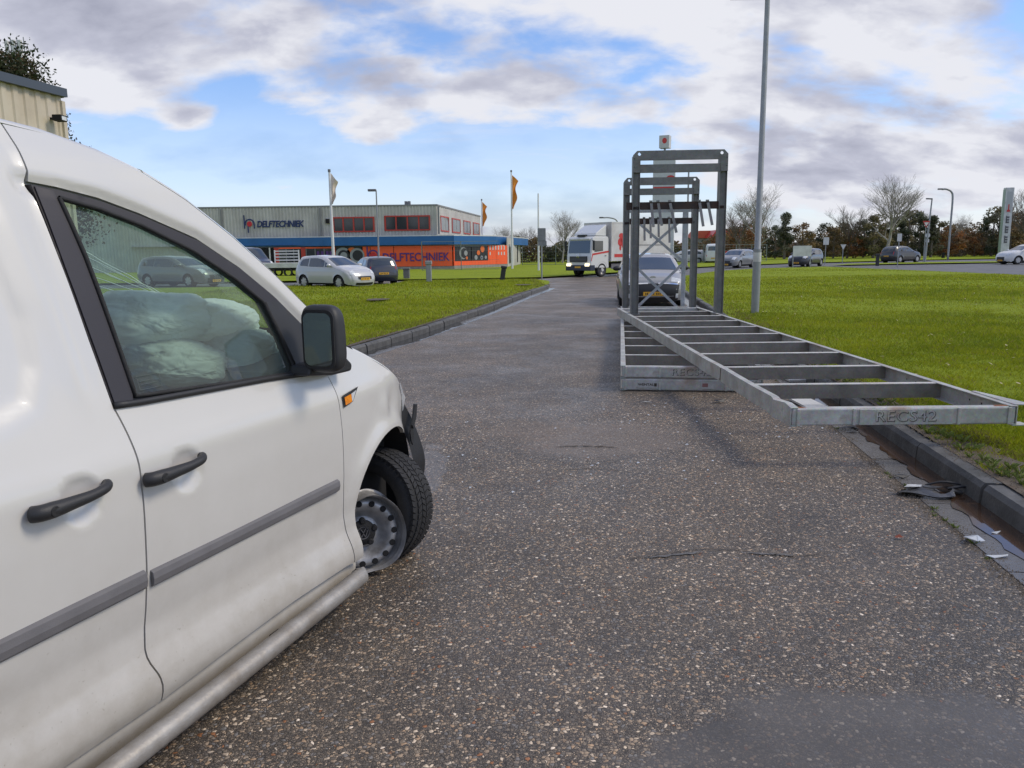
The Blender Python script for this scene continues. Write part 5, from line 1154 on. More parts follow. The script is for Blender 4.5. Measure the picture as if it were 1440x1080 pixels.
SALOON = [(-2.15, .24), (-2.22, .45), (-2.2, .72), (-2.12, .98), (-1.98, 1.18), (-1.82, 1.38), (-1.3, 1.45), (-.6, 1.47), (-.05, 1.43), (.30, 1.35), (.75, 1.15), (1.12, .99), (1.60, .92), (1.95, .82), (2.12, .68), (2.2, .50), (2.2, .34), (2.12, .20)]
SW = [[(-1.75, 1.06), (-1.66, 1.24), (-1.45, 1.34), (-.98, 1.39), (-.98, 1.02)], [(-.90, 1.015), (-.90, 1.39), (-.30, 1.39), (.02, 1.34), (.30, 1.24), (.30, .985)], [(.36, .98), (.36, 1.21), (.55, 1.12), (.82, .99)]]
v = vehicle('grey_hatchback', 'grey and black hatchback behind the braced upright, facing the camera', 'car', (4.05, 22.95, 0), R(-97), 1.80, SALOON, SW, (9, 11), (3, 5), (-1.35, 1.38), paint('mid_grey_paint', (.30, .30, .305)), grille=(.16, .84), step=.06, mirrors=.95)
v['t'].scale = (1, 1, .94); p = v['patch']; iz = v['iz']
p('black_bumper', iz(.60), iz(.20), .05, .95, M['black_plastic'], .007, 6, 16); p('grille_bar', iz(.64) - .25, iz(.64) + .25, .13, .44, M['chrome'], .018, 2, 6); p('grille_bar', iz(.64) - .25, iz(.64) + .25, .56, .87, M['chrome'], .018, 2, 6)
MB().lathe([(0, 0), (.05, 0)], 16, Matrix.Translation(v['wp'](iz(.74), .5, .012)) @ Matrix.Rotation(-math.pi / 2, 4, 'Z') @ Matrix.Diagonal((1.6, 1, .6, 1))).obj('badge', M['chrome'], v['t'])
for u0, u1 in ((.04, .15), (.85, .96)): p('fog_lamp', iz(.38), iz(.30), u0, u1, M['lens'], .012, 2, 3)
WAGON = [(-2.2, .24), (-2.27, .45), (-2.26, .74), (-2.2, 1.0), (-2.08, 1.2), (-1.9, 1.42), (-1.3, 1.48), (-.6, 1.49), (0, 1.45), (.32, 1.36), (.75, 1.17), (1.15, 1.0), (1.6, .93), (1.95, .83), (2.12, .68), (2.2, .50), (2.2, .34), (2.12, .20)]
vehicle('grey_estate_car', 'dark silver estate car driving past beyond the lawn, between the gantry and the lamp post', 'car', (18.9, 65.6, 0), R(232), 1.8, WAGON, SW, (9, 11), (3, 5), (-1.4, 1.38), gy, step=.15)
vehicle('black_hatchback', 'small black car with pale bonnet behind the two-legged white board', 'car', (25.3, 67.2, 0), R(228), 1.8, HATCH, HW, (9, 11), (3, 5), (-1.22, 1.27), bk, step=.15)
SUV = [(-2.05, .30), (-2.15, .5), (-2.14, .82), (-2.05, 1.08), (-1.85, 1.35), (-1.62, 1.54), (-1.1, 1.61), (-.5, 1.62), (.0, 1.58), (.28, 1.48), (.66, 1.28), (1.05, 1.10), (1.45, 1.04), (1.80, .95), (2.0, .78), (2.1, .55), (2.1, .38), (2.0, .26)]
UW = [[(-1.6, 1.18), (-1.5, 1.38), (-1.3, 1.46), (-.95, 1.50), (-.95, 1.13)], [(-.87, 1.125), (-.87, 1.505), (-.35, 1.505), (-.02, 1.46), (.26, 1.36), (.26, 1.09)], [(.32, 1.085), (.32, 1.33), (.5, 1.24), (.76, 1.09)]]
vehicle('black_suv', 'black crossover with red tail lamps driving away past the give-way sign', 'car', (39.3, 79.0, 0), R(28), 1.85, SUV, UW, (9, 11), (3, 5), (-1.3, 1.33), bk, wr=.345, zb=1.1, step=.15, tailz=(.85, 1.12))
vehicle('silver_suv', 'pale silver car at the far right, parked facing left in the lot', 'car', (43.3, 66.0, 0), R(186), 1.88, SUV, UW, (9, 11), (3, 5), (-1.3, 1.33), wh, wr=.345, zb=1.1, step=.13)
vehicle('dark_parked_car', 'dark car seen through the broken cab window of the white van', 'car', (-16.6, 39.5, 0), R(-25), 1.8, WAGON, SW, (9, 11), (3, 5), (-1.4, 1.38), gy, step=.15)
VAN = [(-2.6, .3), (-2.65, .6), (-2.62, 1.3), (-2.58, 1.9), (-2.4, 2.05), (-1.2, 2.1), (.2, 2.1), (1.0, 2.06), (1.30, 1.95), (1.62, 1.6), (1.98, 1.22), (2.3, 1.10), (2.52, .95), (2.62, .72), (2.62, .4), (2.5, .25)]
VWN = [[(.55, 1.18), (.55, 1.78), (1.05, 1.76), (1.35, 1.55), (1.62, 1.2)]]
vehicle('black_delivery_van', 'dark grey van parked nose-out in front of the blue canopy, beside a flatbed trailer', 'van', (-20.6, 60.5, 0), R(-35), 1.95, VAN, VWN, (8, 10), None, (-1.6, 1.65), dk, wr=.33, zb=1.2, tumble=.15, step=.15, mirrors=1.5)
vehicle('white_delivery_van', 'small white van seen between the gantry posts, far beyond the lawn', 'van', (22.9, 88.5, 0), R(75), 1.9, VAN, VWN, (8, 10), (2, 3), (-1.6, 1.65), wh, wr=.33, zb=1.2, tumble=.15, step=.2, mirrors=1.5)
vehicle('silver_parked_car', 'pale car parked left of the small white van, behind the gantry', 'car', (19.6, 88.5, 0), R(180), 1.8, WAGON, SW, (9, 11), (3, 5), (-1.4, 1.38), sp_, step=.2)
# flatbed trailer by the shop
t = thing('flatbed_trailer', 'pale flatbed trailer with a white slatted headboard outside the shop', 'trailer', (-16.1, 55.5, 0), R(0))
MB().box((-1.7, -1, .62), (1.7, 1, .95)).obj('bed', M['white_paint'], t, bevel=.01); MB().box((-1.6, -.9, .42), (1.6, .9, .60)).obj('chassis', M['dark'], t)
for z in (1.10, 1.32, 1.54, 1.74): MB().box((-.8, .92, z), (.9, .96, z + .07)).obj('slat', M['white_paint'], t)
for x in (-.85, .87): MB().box((x, .90, .95), (x + .07, .98, 1.85)).obj('post', M['white_paint'], t)
for x in (-.6, .6):
    for s_ in (-1, 1):
        o = bpy.data.objects.new('wheel', WHEEL[0]); COL.objects.link(o); o.parent = t; o.location = (x, s_ * .9, .31); o.rotation_euler.z = 0 if s_ < 0 else math.pi
MB().bar((1.7, 0, .5), (2.9, 0, .45), .1, .1).obj('drawbar', M['dark'], t)

# ------------------------------------------------------------------ box lorry
M['lorry_white'] = paint('lorry_white_paint', (.66, .66, .64)); M['lorry_box'] = mat('box_panel_white', (.64, .63, .61), .45, var=.05, dirt=(.45, .42, .38), dscale=1.2, damt=.5)
M['red_paint'] = mat('red_livery', (.55, .035, .03), .4)
T = thing('box_lorry', 'white box lorry with red livery coming round the bend behind the gantry', 'lorry', (4.05, 46.4, 0), math.atan2(-.66, -.75)); T.scale = (.88, .88, .88)
cab = MB()   # x forward, front at 0; cab from -1.7 to 0
pr = [(-1.75, .55), (-1.75, 2.55), (-1.60, 2.68), (-.30, 2.68), (-.12, 2.55), (-.02, 1.70), (.03, 1.35), (.05, .95), (.05, .62)]
cab.prism(pr, Matrix.Translation((0, 1.12, 0)) @ Matrix.Rotation(math.pi / 2, 4, 'X'), 2.24); fix(cab.obj('cab', M['lorry_white'], T, bevel=.06))
MB().add([(-.105, -.95, 2.42), (-.105, .95, 2.42), (.012, .98, 1.58), (.012, -.98, 1.58)], [(0, 3, 2, 1)]).obj('windscreen', M['car_glass'], T)
o = MB().box((-.20, -.95, 2.46), (.03, .95, 2.56)).obj('sun_visor', M['lorry_white'], T, bevel=.02)
gq = MB().box((.04, -.80, .98), (.085, .80, 1.38)).obj('grille', M['black_plastic'], T, bevel=.01)
for z in (1.06, 1.15, 1.24, 1.33): MB().box((.085, -.74, z), (.10, .74, z + .03)).obj('grille_slat', M['trim'], gq)
mb = MB().lathe([(.14, -.004), (.115, -.012), (.115, .004)], 24, Matrix.Translation((.11, 0, 1.40)) @ Matrix.Rotation(math.pi / 2, 4, 'Z'))
for k in range(3): a = R(90 + 120 * k); mb.bar((.112, 0, 1.40), (.112, .12 * math.cos(a), 1.40 + .12 * math.sin(a)), .02, .025)
mb.obj('star_badge', M['chrome'], T)
MB().box((-.35, -1.14, .42), (.12, 1.14, .80)).obj('bumper', mat('dark_blue_bumper', (.02, .026, .05), .5), T, bevel=.03)
for s_ in (-1, 1):
    MB().box((.10, s_ * .85 - .20, .72), (.14, s_ * .85 + .20, .90)).obj('headlight', M['lamp_on'], T, bevel=.02)
    MB().box((-.10, s_ * 1.30 - .07, 1.75), (.02, s_ * 1.30 + .07, 2.40)).obj('mirror', M['black_plastic'], T, bevel=.03); MB().bar((-.1, s_ * 1.12, 2.42), (-.04, s_ * 1.32, 2.38), .03, .03).obj('mirror_arm', M['black_plastic'], T)
    y = s_ * 1.125
    MB().add([(-1.15, y, 1.72), (-.30, y, 1.65), (-.36, y, 2.38), (-1.15, y, 2.38)], [(0, 1, 2, 3) if s_ < 0 else (3, 2, 1, 0)]).obj('side_window', M['car_glass'], T)
    MB().add([(-1.74, y + s_ * .003, 1.62), (-.16, y + s_ * .003, 1.44), (-.02, y + s_ * .003, 1.05), (.03, y + s_ * .003, 1.05), (-.10, y + s_ * .003, 1.55), (-1.74, y + s_ * .003, 1.74)], [(0, 1, 2, 3, 4, 5) if s_ < 0 else (5, 4, 3, 2, 1, 0)]).obj('red_stripe', M['red_paint'], T)
    MB().box((-1.45, y - .05 * s_, 1.38), (-1.33, y + .03 * s_, 1.42)).obj('door_handle', M['black_plastic'], T)
mb = MB(); mb.prism([(-1.62, 2.69), (-.50, 2.72), (-.62, 2.90), (-1.62, 3.48)], Matrix.Translation((0, 1.0, 0)) @ Matrix.Rotation(math.pi / 2, 4, 'X'), 2.0); fix(mb.obj('roof_deflector', M['lorry_white'], T, bevel=.05)); MB().box((-.42, -.35, 2.67), (-.2, .35, 2.80)).obj('roof_hatch', M['black_plastic'], T)
bx = MB().box((-8.3, -1.25, 1.02), (-1.85, 1.25, 3.62)).obj('box_body', M['lorry_box'], T, bevel=.02)
for (a, b) in (((-8.3, -1.265, 3.56), (-1.84, -1.24, 3.635)), ((-8.3, 1.24, 3.56), (-1.84, 1.265, 3.635)), ((-1.86, -1.25, 3.56), (-1.835, 1.25, 3.635)), ((-1.86, -1.265, 1.0), (-1.83, -1.22, 3.6)), ((-1.86, 1.22, 1.0), (-1.83, 1.265, 3.6))): MB().box(a, b).obj('corner_rail', M['white_paint'], bx)
for s_ in (-1, 1):
    MB().box((-5.0, s_ * 1.252 - .003, 1.28), (-2.15, s_ * 1.252 + .003, 1.50)).obj('red_stripe', M['red_paint'], bx)
    # emblem: red figure-like crest, abstract curved shapes
    for (cx, cz, rx, rz_) in ((-2.85, 2.72, .26, .18), (-2.95, 2.42, .20, .16), (-2.72, 2.30, .22, .28), (-3.02, 2.12, .16, .20), (-2.75, 1.92, .10, .20)):
        pts = [(cx + rx * math.cos(2 * math.pi * k / 14) * (1 + .12 * math.sin(3 * k)), cz + rz_ * math.sin(2 * math.pi * k / 14)) for k in range(14)]
        MB().add([(x, s_ * 1.256, z) for x, z in pts], [tuple(range(14)) if s_ < 0 else tuple(reversed(range(14)))]).obj('red_emblem', M['red_paint'], bx)
    MB().box((-7.4, s_ * 1.252 - .003, 2.06), (-4.6, s_ * 1.252 + .003, 2.12)).obj('faint_lettering_line', M['trim'], bx)
    for (x0, r_) in ((-1.05, .46), (-6.2, .46)):
        q = [bpy.data.objects.new(n, d_) for n, d_ in zip(('wheel', 'rim'), WHEEL[:2])]
        for o in q: COL.objects.link(o)
        q[0].parent = T; q[1].parent = q[0]; q[0].location = (x0, s_ * 1.0, r_); q[0].rotation_euler = (0, 0, 0 if s_ < 0 else math.pi); q[0].scale = (r_ / .31, 1.3, r_ / .31)
        MB().lathe([(.13, -.14), (.10, -.20), (0, -.20)], 16, Matrix.Translation((x0, s_ * 1.0, r_)) @ Matrix.Rotation(0 if s_ < 0 else math.pi, 4, 'Z')).obj('hub', M['white_paint'], T)
    mb = MB(); A = arc(-1.05, .46, .56, 10, 170, 10); mb.add([(x, s_ * 1.13, z) for x, z in A] + [(x, s_ * .80, z) for x, z in A], [(i, i + 1, 11 + i + 1, 11 + i) for i in range(10)]); mb.obj('mudguard', M['trim'], T)
    MB().box((-5.5, s_ * 1.1 - .02, .50), (-2.0, s_ * 1.1 + .02, .85)).obj('side_guard', M['trim'], T)
MB().box((-8.2, -.45, .60), (-.3, .45, .95)).obj('chassis', M['dark'], T); MB().box((.12, -.26, .60), (.135, .26, .71)).obj('number_plate', M['plate'], T)
M['trim_far'] = M['trim']

# ------------------------------------------------------------------ the shop building
M['clad'] = mat('grey_profiled_cladding', (.54, .525, .485), .5, var=.07, vscale=.6, dirt=(.38, .36, .33), dscale=.5, damt=.5)
M['clad_side'] = M['clad']
M['blue'] = mat('blue_canopy_sheet', (.015, .115, .32), .45, var=.12, vscale=.8)
M['orange'] = mat('orange_red_panel', (.95, .12, .03), .45, var=.06, vscale=1.2); M['red_frame'] = mat('red_window_frame', (.45, .04, .025), .45)
M['navy'] = mat('navy_letter', (.012, .03, .12), .5); M['purple'] = mat('purple_letter', (.10, .03, .20), .5); M['fascia'] = mat('roof_edge_trim', (.22, .22, .22), .5)
M['plinth'] = mat('plinth_concrete', (.27, .26, .24), .8, var=.2); M['win'] = mat('shop_glass', (.04, .045, .05), .08, spec=.8)
Y0 = 72.0; X1 = at(616, 356, Y0).x; ZT = at(616, 289, Y0).z; ZB = at(560, 343, Y0).z; XL0 = at(60, 330, Y0).x
B = thing('shop_building', 'grey two-storey shop with blue canopy and orange panels reading DELFTECHNIEK', 'building', (X1, Y0, .05))
lo = Matrix.Translation((-X1, -Y0, -.05))
def bpt(o): o.data.transform(lo); return o
def corr(name, p, q, z0, z1, pitch, depth, m, parent, tf=None, holes=()):
    """corrugated sheet between ground points p and q, facing the left of p->q... holes: list of (a0,a1,z0,z1) along the run"""
    p = Vector((*p, 0)); q = Vector((*q, 0)); d = q - p; L_ = d.length; d.normalize(); n_ = Vector((d.y, -d.x, 0))
    cuts = [0.0]; k = 0; prof = []
    while k * pitch < L_: 
        for f, o_ in ((0, 0), (.30, 0), (.40, 1), (.80, 1), (.90, 0)): prof.append((min(L_, (k + f) * pitch), o_))
        k += 1
    prof.append((L_, 0)); mb = MB()
    for (a, oa), (b, ob) in zip(prof[:-1], prof[1:]):
        if b - a < 1e-5: continue
        zs = [(z0, z1)]; c = (a + b) / 2
        for (h0, h1, w0, w1) in holes:
            if h0 < c < h1: zs = [s for (u, v_) in zs for s in ((u, min(v_, w0)), (max(u, w1), v_)) if s[1] - s[0] > 1e-4]
        for u, v_ in zs:
            A = p + d * a + n_ * depth * oa; Bq = p + d * b + n_ * depth * ob
            mb.add([(A.x, A.y, u), (Bq.x, Bq.y, u), (Bq.x, Bq.y, v_), (A.x, A.y, v_)], [(0, 1, 2, 3)])
    o = mb.obj(name, m, parent); return o
def wx_(px): return at(px, 350, Y0).x
W1 = (wx_(470), wx_(528), at(500, 326.5, Y0).z, at(500, 305, Y0).z); W2 = (wx_(542.5), wx_(606), at(574, 324.5, Y0).z, at(574, 303, Y0).z)
bpt(corr('front_wall', (XL0, Y0), (X1, Y0), 2.2, ZT, .30, .05, M['clad'], B, holes=[(W1[0] - XL0, W1[1] - XL0, W1[2], W1[3]), (W2[0] - XL0, W2[1] - XL0, W2[2], W2[3])]))
bpt(corr('front_wall', (XL0, Y0), (wx_(345), Y0), -.1, 2.2, .30, .05, M['clad'], B))
XE, YE = at(676, 352, 95.0).x, 95.0
bpt(corr('side_wall', (X1, Y0), (XE, YE), 2.2, ZT, .9, .03, M['clad'], B))
bpt(MB().box((XL0, Y0 + .1, -.1), (X1 - .06, YE, ZT - .05)).obj('inner_core', M['dark'], B))
bpt(MB().box((XL0, Y0 - .07, ZT - .02), (X1 + .05, Y0 + .1, ZT + .12)).obj('roof_edge', M['fascia'], B)); bpt(MB().bar((X1, Y0 + .1, ZT + .045), (XE, YE, ZT + .045), .16, .14).obj('roof_edge', M['fascia'], B))
def window(x0, x1, z0, z1, n, par=B, y=Y0):
    fr = MB(); f = .12
    fr.box((x0 - .02, y - .10, z0), (x1 + .02, y + .06, z0 + f)).box((x0 - .02, y - .10, z1 - f), (x1 + .02, y + .06, z1)).box((x0 - .02, y - .10, z0 + f), (x0 + f, y + .06, z1 - f)).box((x1 - f, y - .10, z0 + f), (x1 + .02, y + .06, z1 - f))
    w = bpt(fr.obj('window', M['red_frame'], par))
    for k in range(n):
        a = x0 + (x1 - x0) * k / n; b = x0 + (x1 - x0) * (k + 1) / n
        bpt(MB().box((a + .05, y - .02, z0 + f), (b - .05, y, z1 - f)).obj('pane', M['win'], w))
        if k: bpt(MB().box((a - .06, y - .09, z0 + f), (a + .06, y + .05, z1 - f)).obj('mullion', M['red_frame'], w))
window(*W1, 4); window(*W2, 4)
# windows of the receding side
dv = Vector((XE - X1, YE - Y0, 0)); dl = dv.length; dv.normalize(); nv = Vector((dv.y, -dv.x, 0)); ang = math.atan2(dv.y, dv.x)
def side_at(px):      # distance along the side wall met by a direction
    r = ray(px, 350); den = r.x * dv.y - r.y * dv.x; return (r.y * X1 - r.x * Y0) / den if False else ((X1 * r.y - Y0 * r.x) / (dv.y * r.x - dv.x * r.y))
for a, b in ((620, 631.5), (636, 647.5), (652, 661.5), (665.5, 674)):
    s0, s1 = side_at(a), side_at(b); mt = Matrix.Translation((X1, Y0, 0)) @ Matrix.Rotation(ang, 4, 'Z')
    zl, zh = W2[2] - .05, W2[3] + .02
    fr = MB().box((s0, -.08, zl), (s1, .02, zl + .12), mt).box((s0, -.08, zh - .12), (s1, .02, zh), mt).box((s0, -.08, zl + .12), (s0 + .15, .02, zh - .12), mt).box((s1 - .15, -.08, zl + .12), (s1, .02, zh - .12), mt); w = bpt(fr.obj('window', M['red_frame'], B))
    n_ = 2
    for k in range(n_): u, v_ = s0 + (s1 - s0) * k / n_, s0 + (s1 - s0) * (k + 1) / n_; bpt(MB().box((u + .12, -.05, zl + .12), (v_ - .12, -.04, zh - .12), mt).obj('pane', M['win'], w))
# canopy band and the lower storey that steps out under it
yC = Y0 - 1.0; xa = at(372, 345, yC).x; xb = at(455, 345, yC).x; xc = at(637.5, 345, yC).x
zc0, zc1 = at(560, 344.5, yC).z, at(560, 332.5, yC).z
P2 = at(697, 345, 76.0); P3 = at(742, 345, 92.0)
def band(pts, z0, z1, th, m, name, drop=0):
    for (ax, ay), (bx_, by) in zip(pts[:-1], pts[1:]):
        bpt(MB().bar((ax, ay, (z0 + z1) / 2), (bx_, by, (z0 + z1) / 2), th, z1 - z0).obj(name, m, B))
band([(xa - 6, yC + .5), (xb - 3, yC + .5), (xb, yC), (xc, yC), (P2.x, P2.y), (P3.x, P3.y)], zc0, zc1, .12, M['blue'], 'canopy_band')
band([(xa - 6, yC + .54), (xb - 3, yC + .54), (xb, yC + .04), (xc, yC + .04), (P2.x, P2.y + .04), (P3.x, P3.y + .04)], zc1 + .002, zc1 + .09, .16, M['white_paint'], 'canopy_top_trim')
band([(xa - 6, yC + .8), (xc, yC + .5), (P2.x - .1, P2.y + .4)], zc0 - .22, zc0 - .002, .12, M['fascia'], 'canopy_soffit')
mb = MB(); mb.add([(XL0 + 8, yC + .5, zc0 + .1), (xc, yC, zc0 + .1), (P2.x, P2.y, zc0 + .1), (P3.x, P3.y, zc0 + .1), (P3.x - 3, P3.y + 3, zc0 + .1), (X1, Y0 + 2, zc0 + .1), (XL0 + 8, Y0 + .2, zc0 + .1)], [(0, 1, 2, 3, 4, 5, 6)]); bpt(mb.obj('canopy_deck', M['fascia'], B))
yF = yC + .35; zt_ = zc0 - .1
def fx_(px): return at(px, 360, yF).x
def fz_(py): return at(560, py, yF).z
bpt(MB().box((fx_(345), yF + .12, -.1), (xc - .1, Y0 + 1, zt_)).obj('shop_core', M['dark'], B))
bpt(MB().box((fx_(510), yF - .02, -.1), (xc, yF + .1, .32)).obj('plinth', M['plinth'], B))
def fpanel(name, a, b, z0, z1, m, off=0, parent=B): return bpt(MB().box((a, yF - .02 - off, z0), (b, yF + .1 - off, z1)).obj(name, m, parent))
edges = [510, 521, 554, 594, 636.5]
for a, b in zip(edges[:-1], edges[1:]): fpanel('shop_panel', fx_(a) + .03, fx_(b) - .03, .34, zt_, M['orange'], .02)
for a in (424, 386.5): fpanel('red_post', fx_(a), fx_(a + 6), -.05, zt_, M['red_frame'], .05)
for a in (379,): fpanel('grey_post', fx_(a), fx_(a + 1.6), -.05, zt_, M['white_paint'], .06)
fpanel('red_post', fx_(469), fx_(472), -.05, zt_, M['orange'], .05)
for a, b, n in ((392.5, 424, 3), (431, 469, 3)):
    for k in range(n):
        u, v_ = fx_(a) + (fx_(b) - fx_(a)) * k / n, fx_(a) + (fx_(b) - fx_(a)) * (k + 1) / n
        w = fpanel('shop_window', u + .03, v_ - .03, .1, zt_ - .12, M['win'], .0); fpanel('frame', u - .04, u + .03, .05, zt_ - .1, M['fascia'], .03, w)
fpanel('shop_lintel', fx_(386), fx_(471), zt_ - .12, zt_, M['orange'], .03)
rr = random.Random(4)
M['graph1'] = mat('print_grey', (.30, .31, .32), .5); M['graph2'] = mat('print_black', (.02, .02, .025), .5); M['graph3'] = mat('print_flame', (.75, .16, .03), .5)
def graphic(x0, x1, z0, z1, put, tyre_c=()):
    base = put('poster', [(x0, z0), (x1, z0), (x1, z1), (x0, z1)], M['graph2'], 0, B)
    for (cx, cz, r, m, o) in tyre_c:
        put('poster_print', [(cx + r * math.cos(2 * math.pi * k / 18), cz + r * math.sin(2 * math.pi * k / 18)) for k in range(18)], m, o, base)
    return base
def putF(name, pts, m, o, par): return bpt(MB().add([(x, yF - .05 - .012 * o, z) for x, z in pts], [tuple(range(len(pts)))]).obj(name, m, par))
za, zb_ = fz_(371), fz_(346)
x0, x1 = fx_(473), fx_(509); ww = x1 - x0; hh_ = zb_ - za
graphic(x0, x1, za, zb_, putF, [(x0 + ww * .27, za + hh_ * .5, hh_ * .46, M['graph1'], 1), (x0 + ww * .29, za + hh_ * .5, hh_ * .32, M['graph2'], 2), (x0 + ww * .30, za + hh_ * .5, hh_ * .20, M['graph1'], 3), (x0 + ww * .62, za + hh_ * .66, hh_ * .30, M['graph3'], 1), (x0 + ww * .60, za + hh_ * .3, hh_ * .25, M['graph3'], 1), (x0 + ww * .82, za + hh_ * .5, hh_ * .42, M['graph1'], 2), (x0 + ww * .84, za + hh_ * .5, hh_ * .3, M['graph2'], 3)])
for a in (446, 452, 459, 464): putF('window_print', [(fx_(a), fz_(362)), (fx_(a + 3.4), fz_(362)), (fx_(a + 3.4), fz_(352)), (fx_(a), fz_(352))], M['purple'], 1, B)
# angled face to the right of the corner
d2 = Vector((P2.x - xc, P2.y - yC, 0)); l2 = d2.length; m2 = Matrix.Translation((xc, yC + .35, 0)) @ Matrix.Rotation(math.atan2(d2.y, d2.x), 4, 'Z')
def a2(px):
    lo_, hi_ = 0, l2 * 1.6
    for _ in range(40):
        m_ = (lo_ + hi_) / 2; q = m2 @ Vector((m_, 0, 1.5)); u = q.x / q.y
        r = ray(px, 356)
        if u < r.x / r.y: lo_ = m_
        else: hi_ = m_
    return lo_
def abox(name, a, b, z0, z1, m, off=0, par=B, th=.1): return bpt(MB().box((a, -off, z0), (b, th - off, z1), m2).obj(name, m, par))
abox('shop_core', .1, a2(713), -.1, zt_, M['dark'], -.2, th=2.0); abox('plinth', 0, a2(713), -.1, .36, M['plinth'], .02)
abox('red_post', 0, a2(639), .37, zt_, M['orange'], .03); abox('shop_panel', a2(686), a2(698), .37, zt_, M['orange'], .03); abox('shop_panel', a2(698.3), a2(713), .37, zt_, M['orange'], .035); abox('lower_red_sill', a2(639), a2(686), .37, .75, M['orange'], .03)
def putA(name, pts, m, o, par): return bpt(MB().add([m2 @ Vector((x, -.04 - .012 * o, z)) for x, z in pts], [tuple(range(len(pts)))]).obj(name, m, par))
x0, x1 = a2(639.5), a2(662); ww = x1 - x0; za = .78; hh_ = zt_ - za
graphic(x0, x1, za, zt_ - .1, putA, [(x0 + ww * .5, za + hh_ * .5, hh_ * .40, M['graph1'], 1), (x0 + ww * .55, za + hh_ * .5, hh_ * .33, M['graph2'], 2), (x0 + ww * .65, za + hh_ * .5, hh_ * .18, M['graph1'], 3), (x0 + ww * .7, za + hh_ * .18, hh_ * .10, M['graph3'], 4)])
x0, x1 = a2(663), a2(685.5); ww = x1 - x0
graphic(x0, x1, za, zt_ - .1, putA, [(x0 + ww * .66, za + hh_ * .76, hh_ * .22, M['graph3'], 1), (x0 + ww * .4, za + hh_ * .52, hh_ * .17, M['graph3'], 2), (x0 + ww * .25, za + hh_ * .2, hh_ * .16, M['graph1'], 1), (x0 + ww * .6, za + hh_ * .18, hh_ * .14, M['graph1'], 2), (x0 + ww * .6, za + hh_ * .18, hh_ * .07, M['navy'], 3), (x0 + ww * .86, za + hh_ * .2, hh_ * .12, M['graph1'], 1)])
# receding end with the grey wall
d3 = Vector((P3.x - P2.x, P3.y - P2.y, 0)); q = m2 @ Vector((a2(713), 0, 0)); bpt(MB().bar((q.x, q.y, 1.45), (P3.x - .9, P3.y, 1.45), .1, 3.0).obj('end_wall', M['clad'], B)); 
ew = Vector((P3.x - .9 - q.x, P3.y - q.y, 0)); ewl = ew.length; ew.normalize(); en = Vector((ew.y, -ew.x, 0))
for f, m_, w_ in ((.10, M['win'], 1.3), (.70, M['graph2'], .9)):
    c_ = q + ew * (ewl * f) + en * .07; bpt(MB().bar((c_.x, c_.y, 1.35), (c_.x + ew.x * w_, c_.y + ew.y * w_, 1.35), .05, 1.9).obj('end_window', m_, B))
# lettering
mF = lambda px, py, y, o=0: Matrix.Translation((at(px, py, y).x, y - o, at(px, py, y).z)) @ Matrix.Rotation(math.pi / 2, 4, 'X')
bpt(text_mesh('DELFTECHNIEK', .80, .03, mF(361.5, 319.6, Y0, .09), 'wall_lettering', M['navy'], B, shear=.22, bold=.018, spacing=.94, sx=.80))
bpt(text_mesh('DELFTECHNIEK', 1.05, .02, mF(538, 367.5, yF, .09), 'panel_lettering', M['purple'], B, bold=.015, spacing=1.0, sx=.835))
bpt(text_mesh('DEALER', .62, .01, m2 @ Matrix.Translation((a2(688), -.06, fz_(365.5) + .05)) @ Matrix.Rotation(math.pi / 2, 4, 'X'), 'panel_lettering', M['white_paint'], B, bold=.01, spacing=1.1, sx=.8)) if False else None
for k in range(6):      # pale, unreadable characters on the end panel
    a = a2(688 + k * 4.0); abox('panel_characters', a, a + .17, 1.75, 2.15, M['white_paint'], .045); abox('panel_characters', a, a + .17, 1.25, 1.55, M['white_paint'], .045) if k in (0, 3, 4, 5) else None
def logo(px, py, y, r, o, m1=M['navy']):
    c = Vector((at(px, py, y).x, y - o, at(px, py, y).z)); lg = MB()
    for k in range(20):
        a0, a1 = R(-20 + 11 * k), R(-20 + 11 * (k + 1)); q = [(r * .74, a0), (r, a0), (r, a1), (r * .74, a1)]
        lg.add([(c.x + rr_ * math.cos(a), c.y, c.z + rr_ * math.sin(a)) for rr_, a in q], [(0, 1, 2, 3)])
    lg.box((c.x - r * 1.15, c.y - .02, c.z - r * .9), (c.x - r * .92, c.y + .02, c.z + r * 1.7)); lg.box((c.x - r * .45, c.y - .02, c.z - r * 1.7), (c.x - r * .22, c.y + .02, c.z - r * .3)); lg.box((c.x + r * .78, c.y - .02, c.z - r * .9), (c.x + r, c.y + .02, c.z))
    l_ = bpt(lg.obj('logo', m1, B)); bpt(MB().add([(c.x + r * .52 * math.cos(2 * math.pi * k / 20), c.y - .03, c.z + r * .52 * math.sin(2 * math.pi * k / 20)) for k in range(20)], [tuple(range(20))]).obj('logo_dot', mat('logo_red', (.55, .02, .03), .5), l_))
logo(351.5, 315, Y0, .46, .10); logo(525, 359, yF, .50, .10, M['purple'])
bpt(MB().box((wx_(567), Y0 + 2, ZT), (wx_(570.5), Y0 + 2.5, ZT + .55)).obj('roof_vent', M['fascia'], B)); bpt(MB().box((wx_(571.5), Y0 + 2, ZT), (wx_(575), Y0 + 2.5, ZT + .55)).obj('roof_vent', M['fascia'], B))
for px in (315, 453, 618): bpt(MB().box((wx_(px) - .08, Y0 - .16, 3.2), (wx_(px) + .08, Y0 - .05, ZT - .1)).obj('downpipe', M['fascia'], B))
bpt(MB().box((wx_(463) - .15, Y0 - .3, at(463, 311, Y0).z - .2), (wx_(463) + .15, Y0 - .06, at(463, 311, Y0).z + .2)).obj('wall_lamp', M['dark'], B))

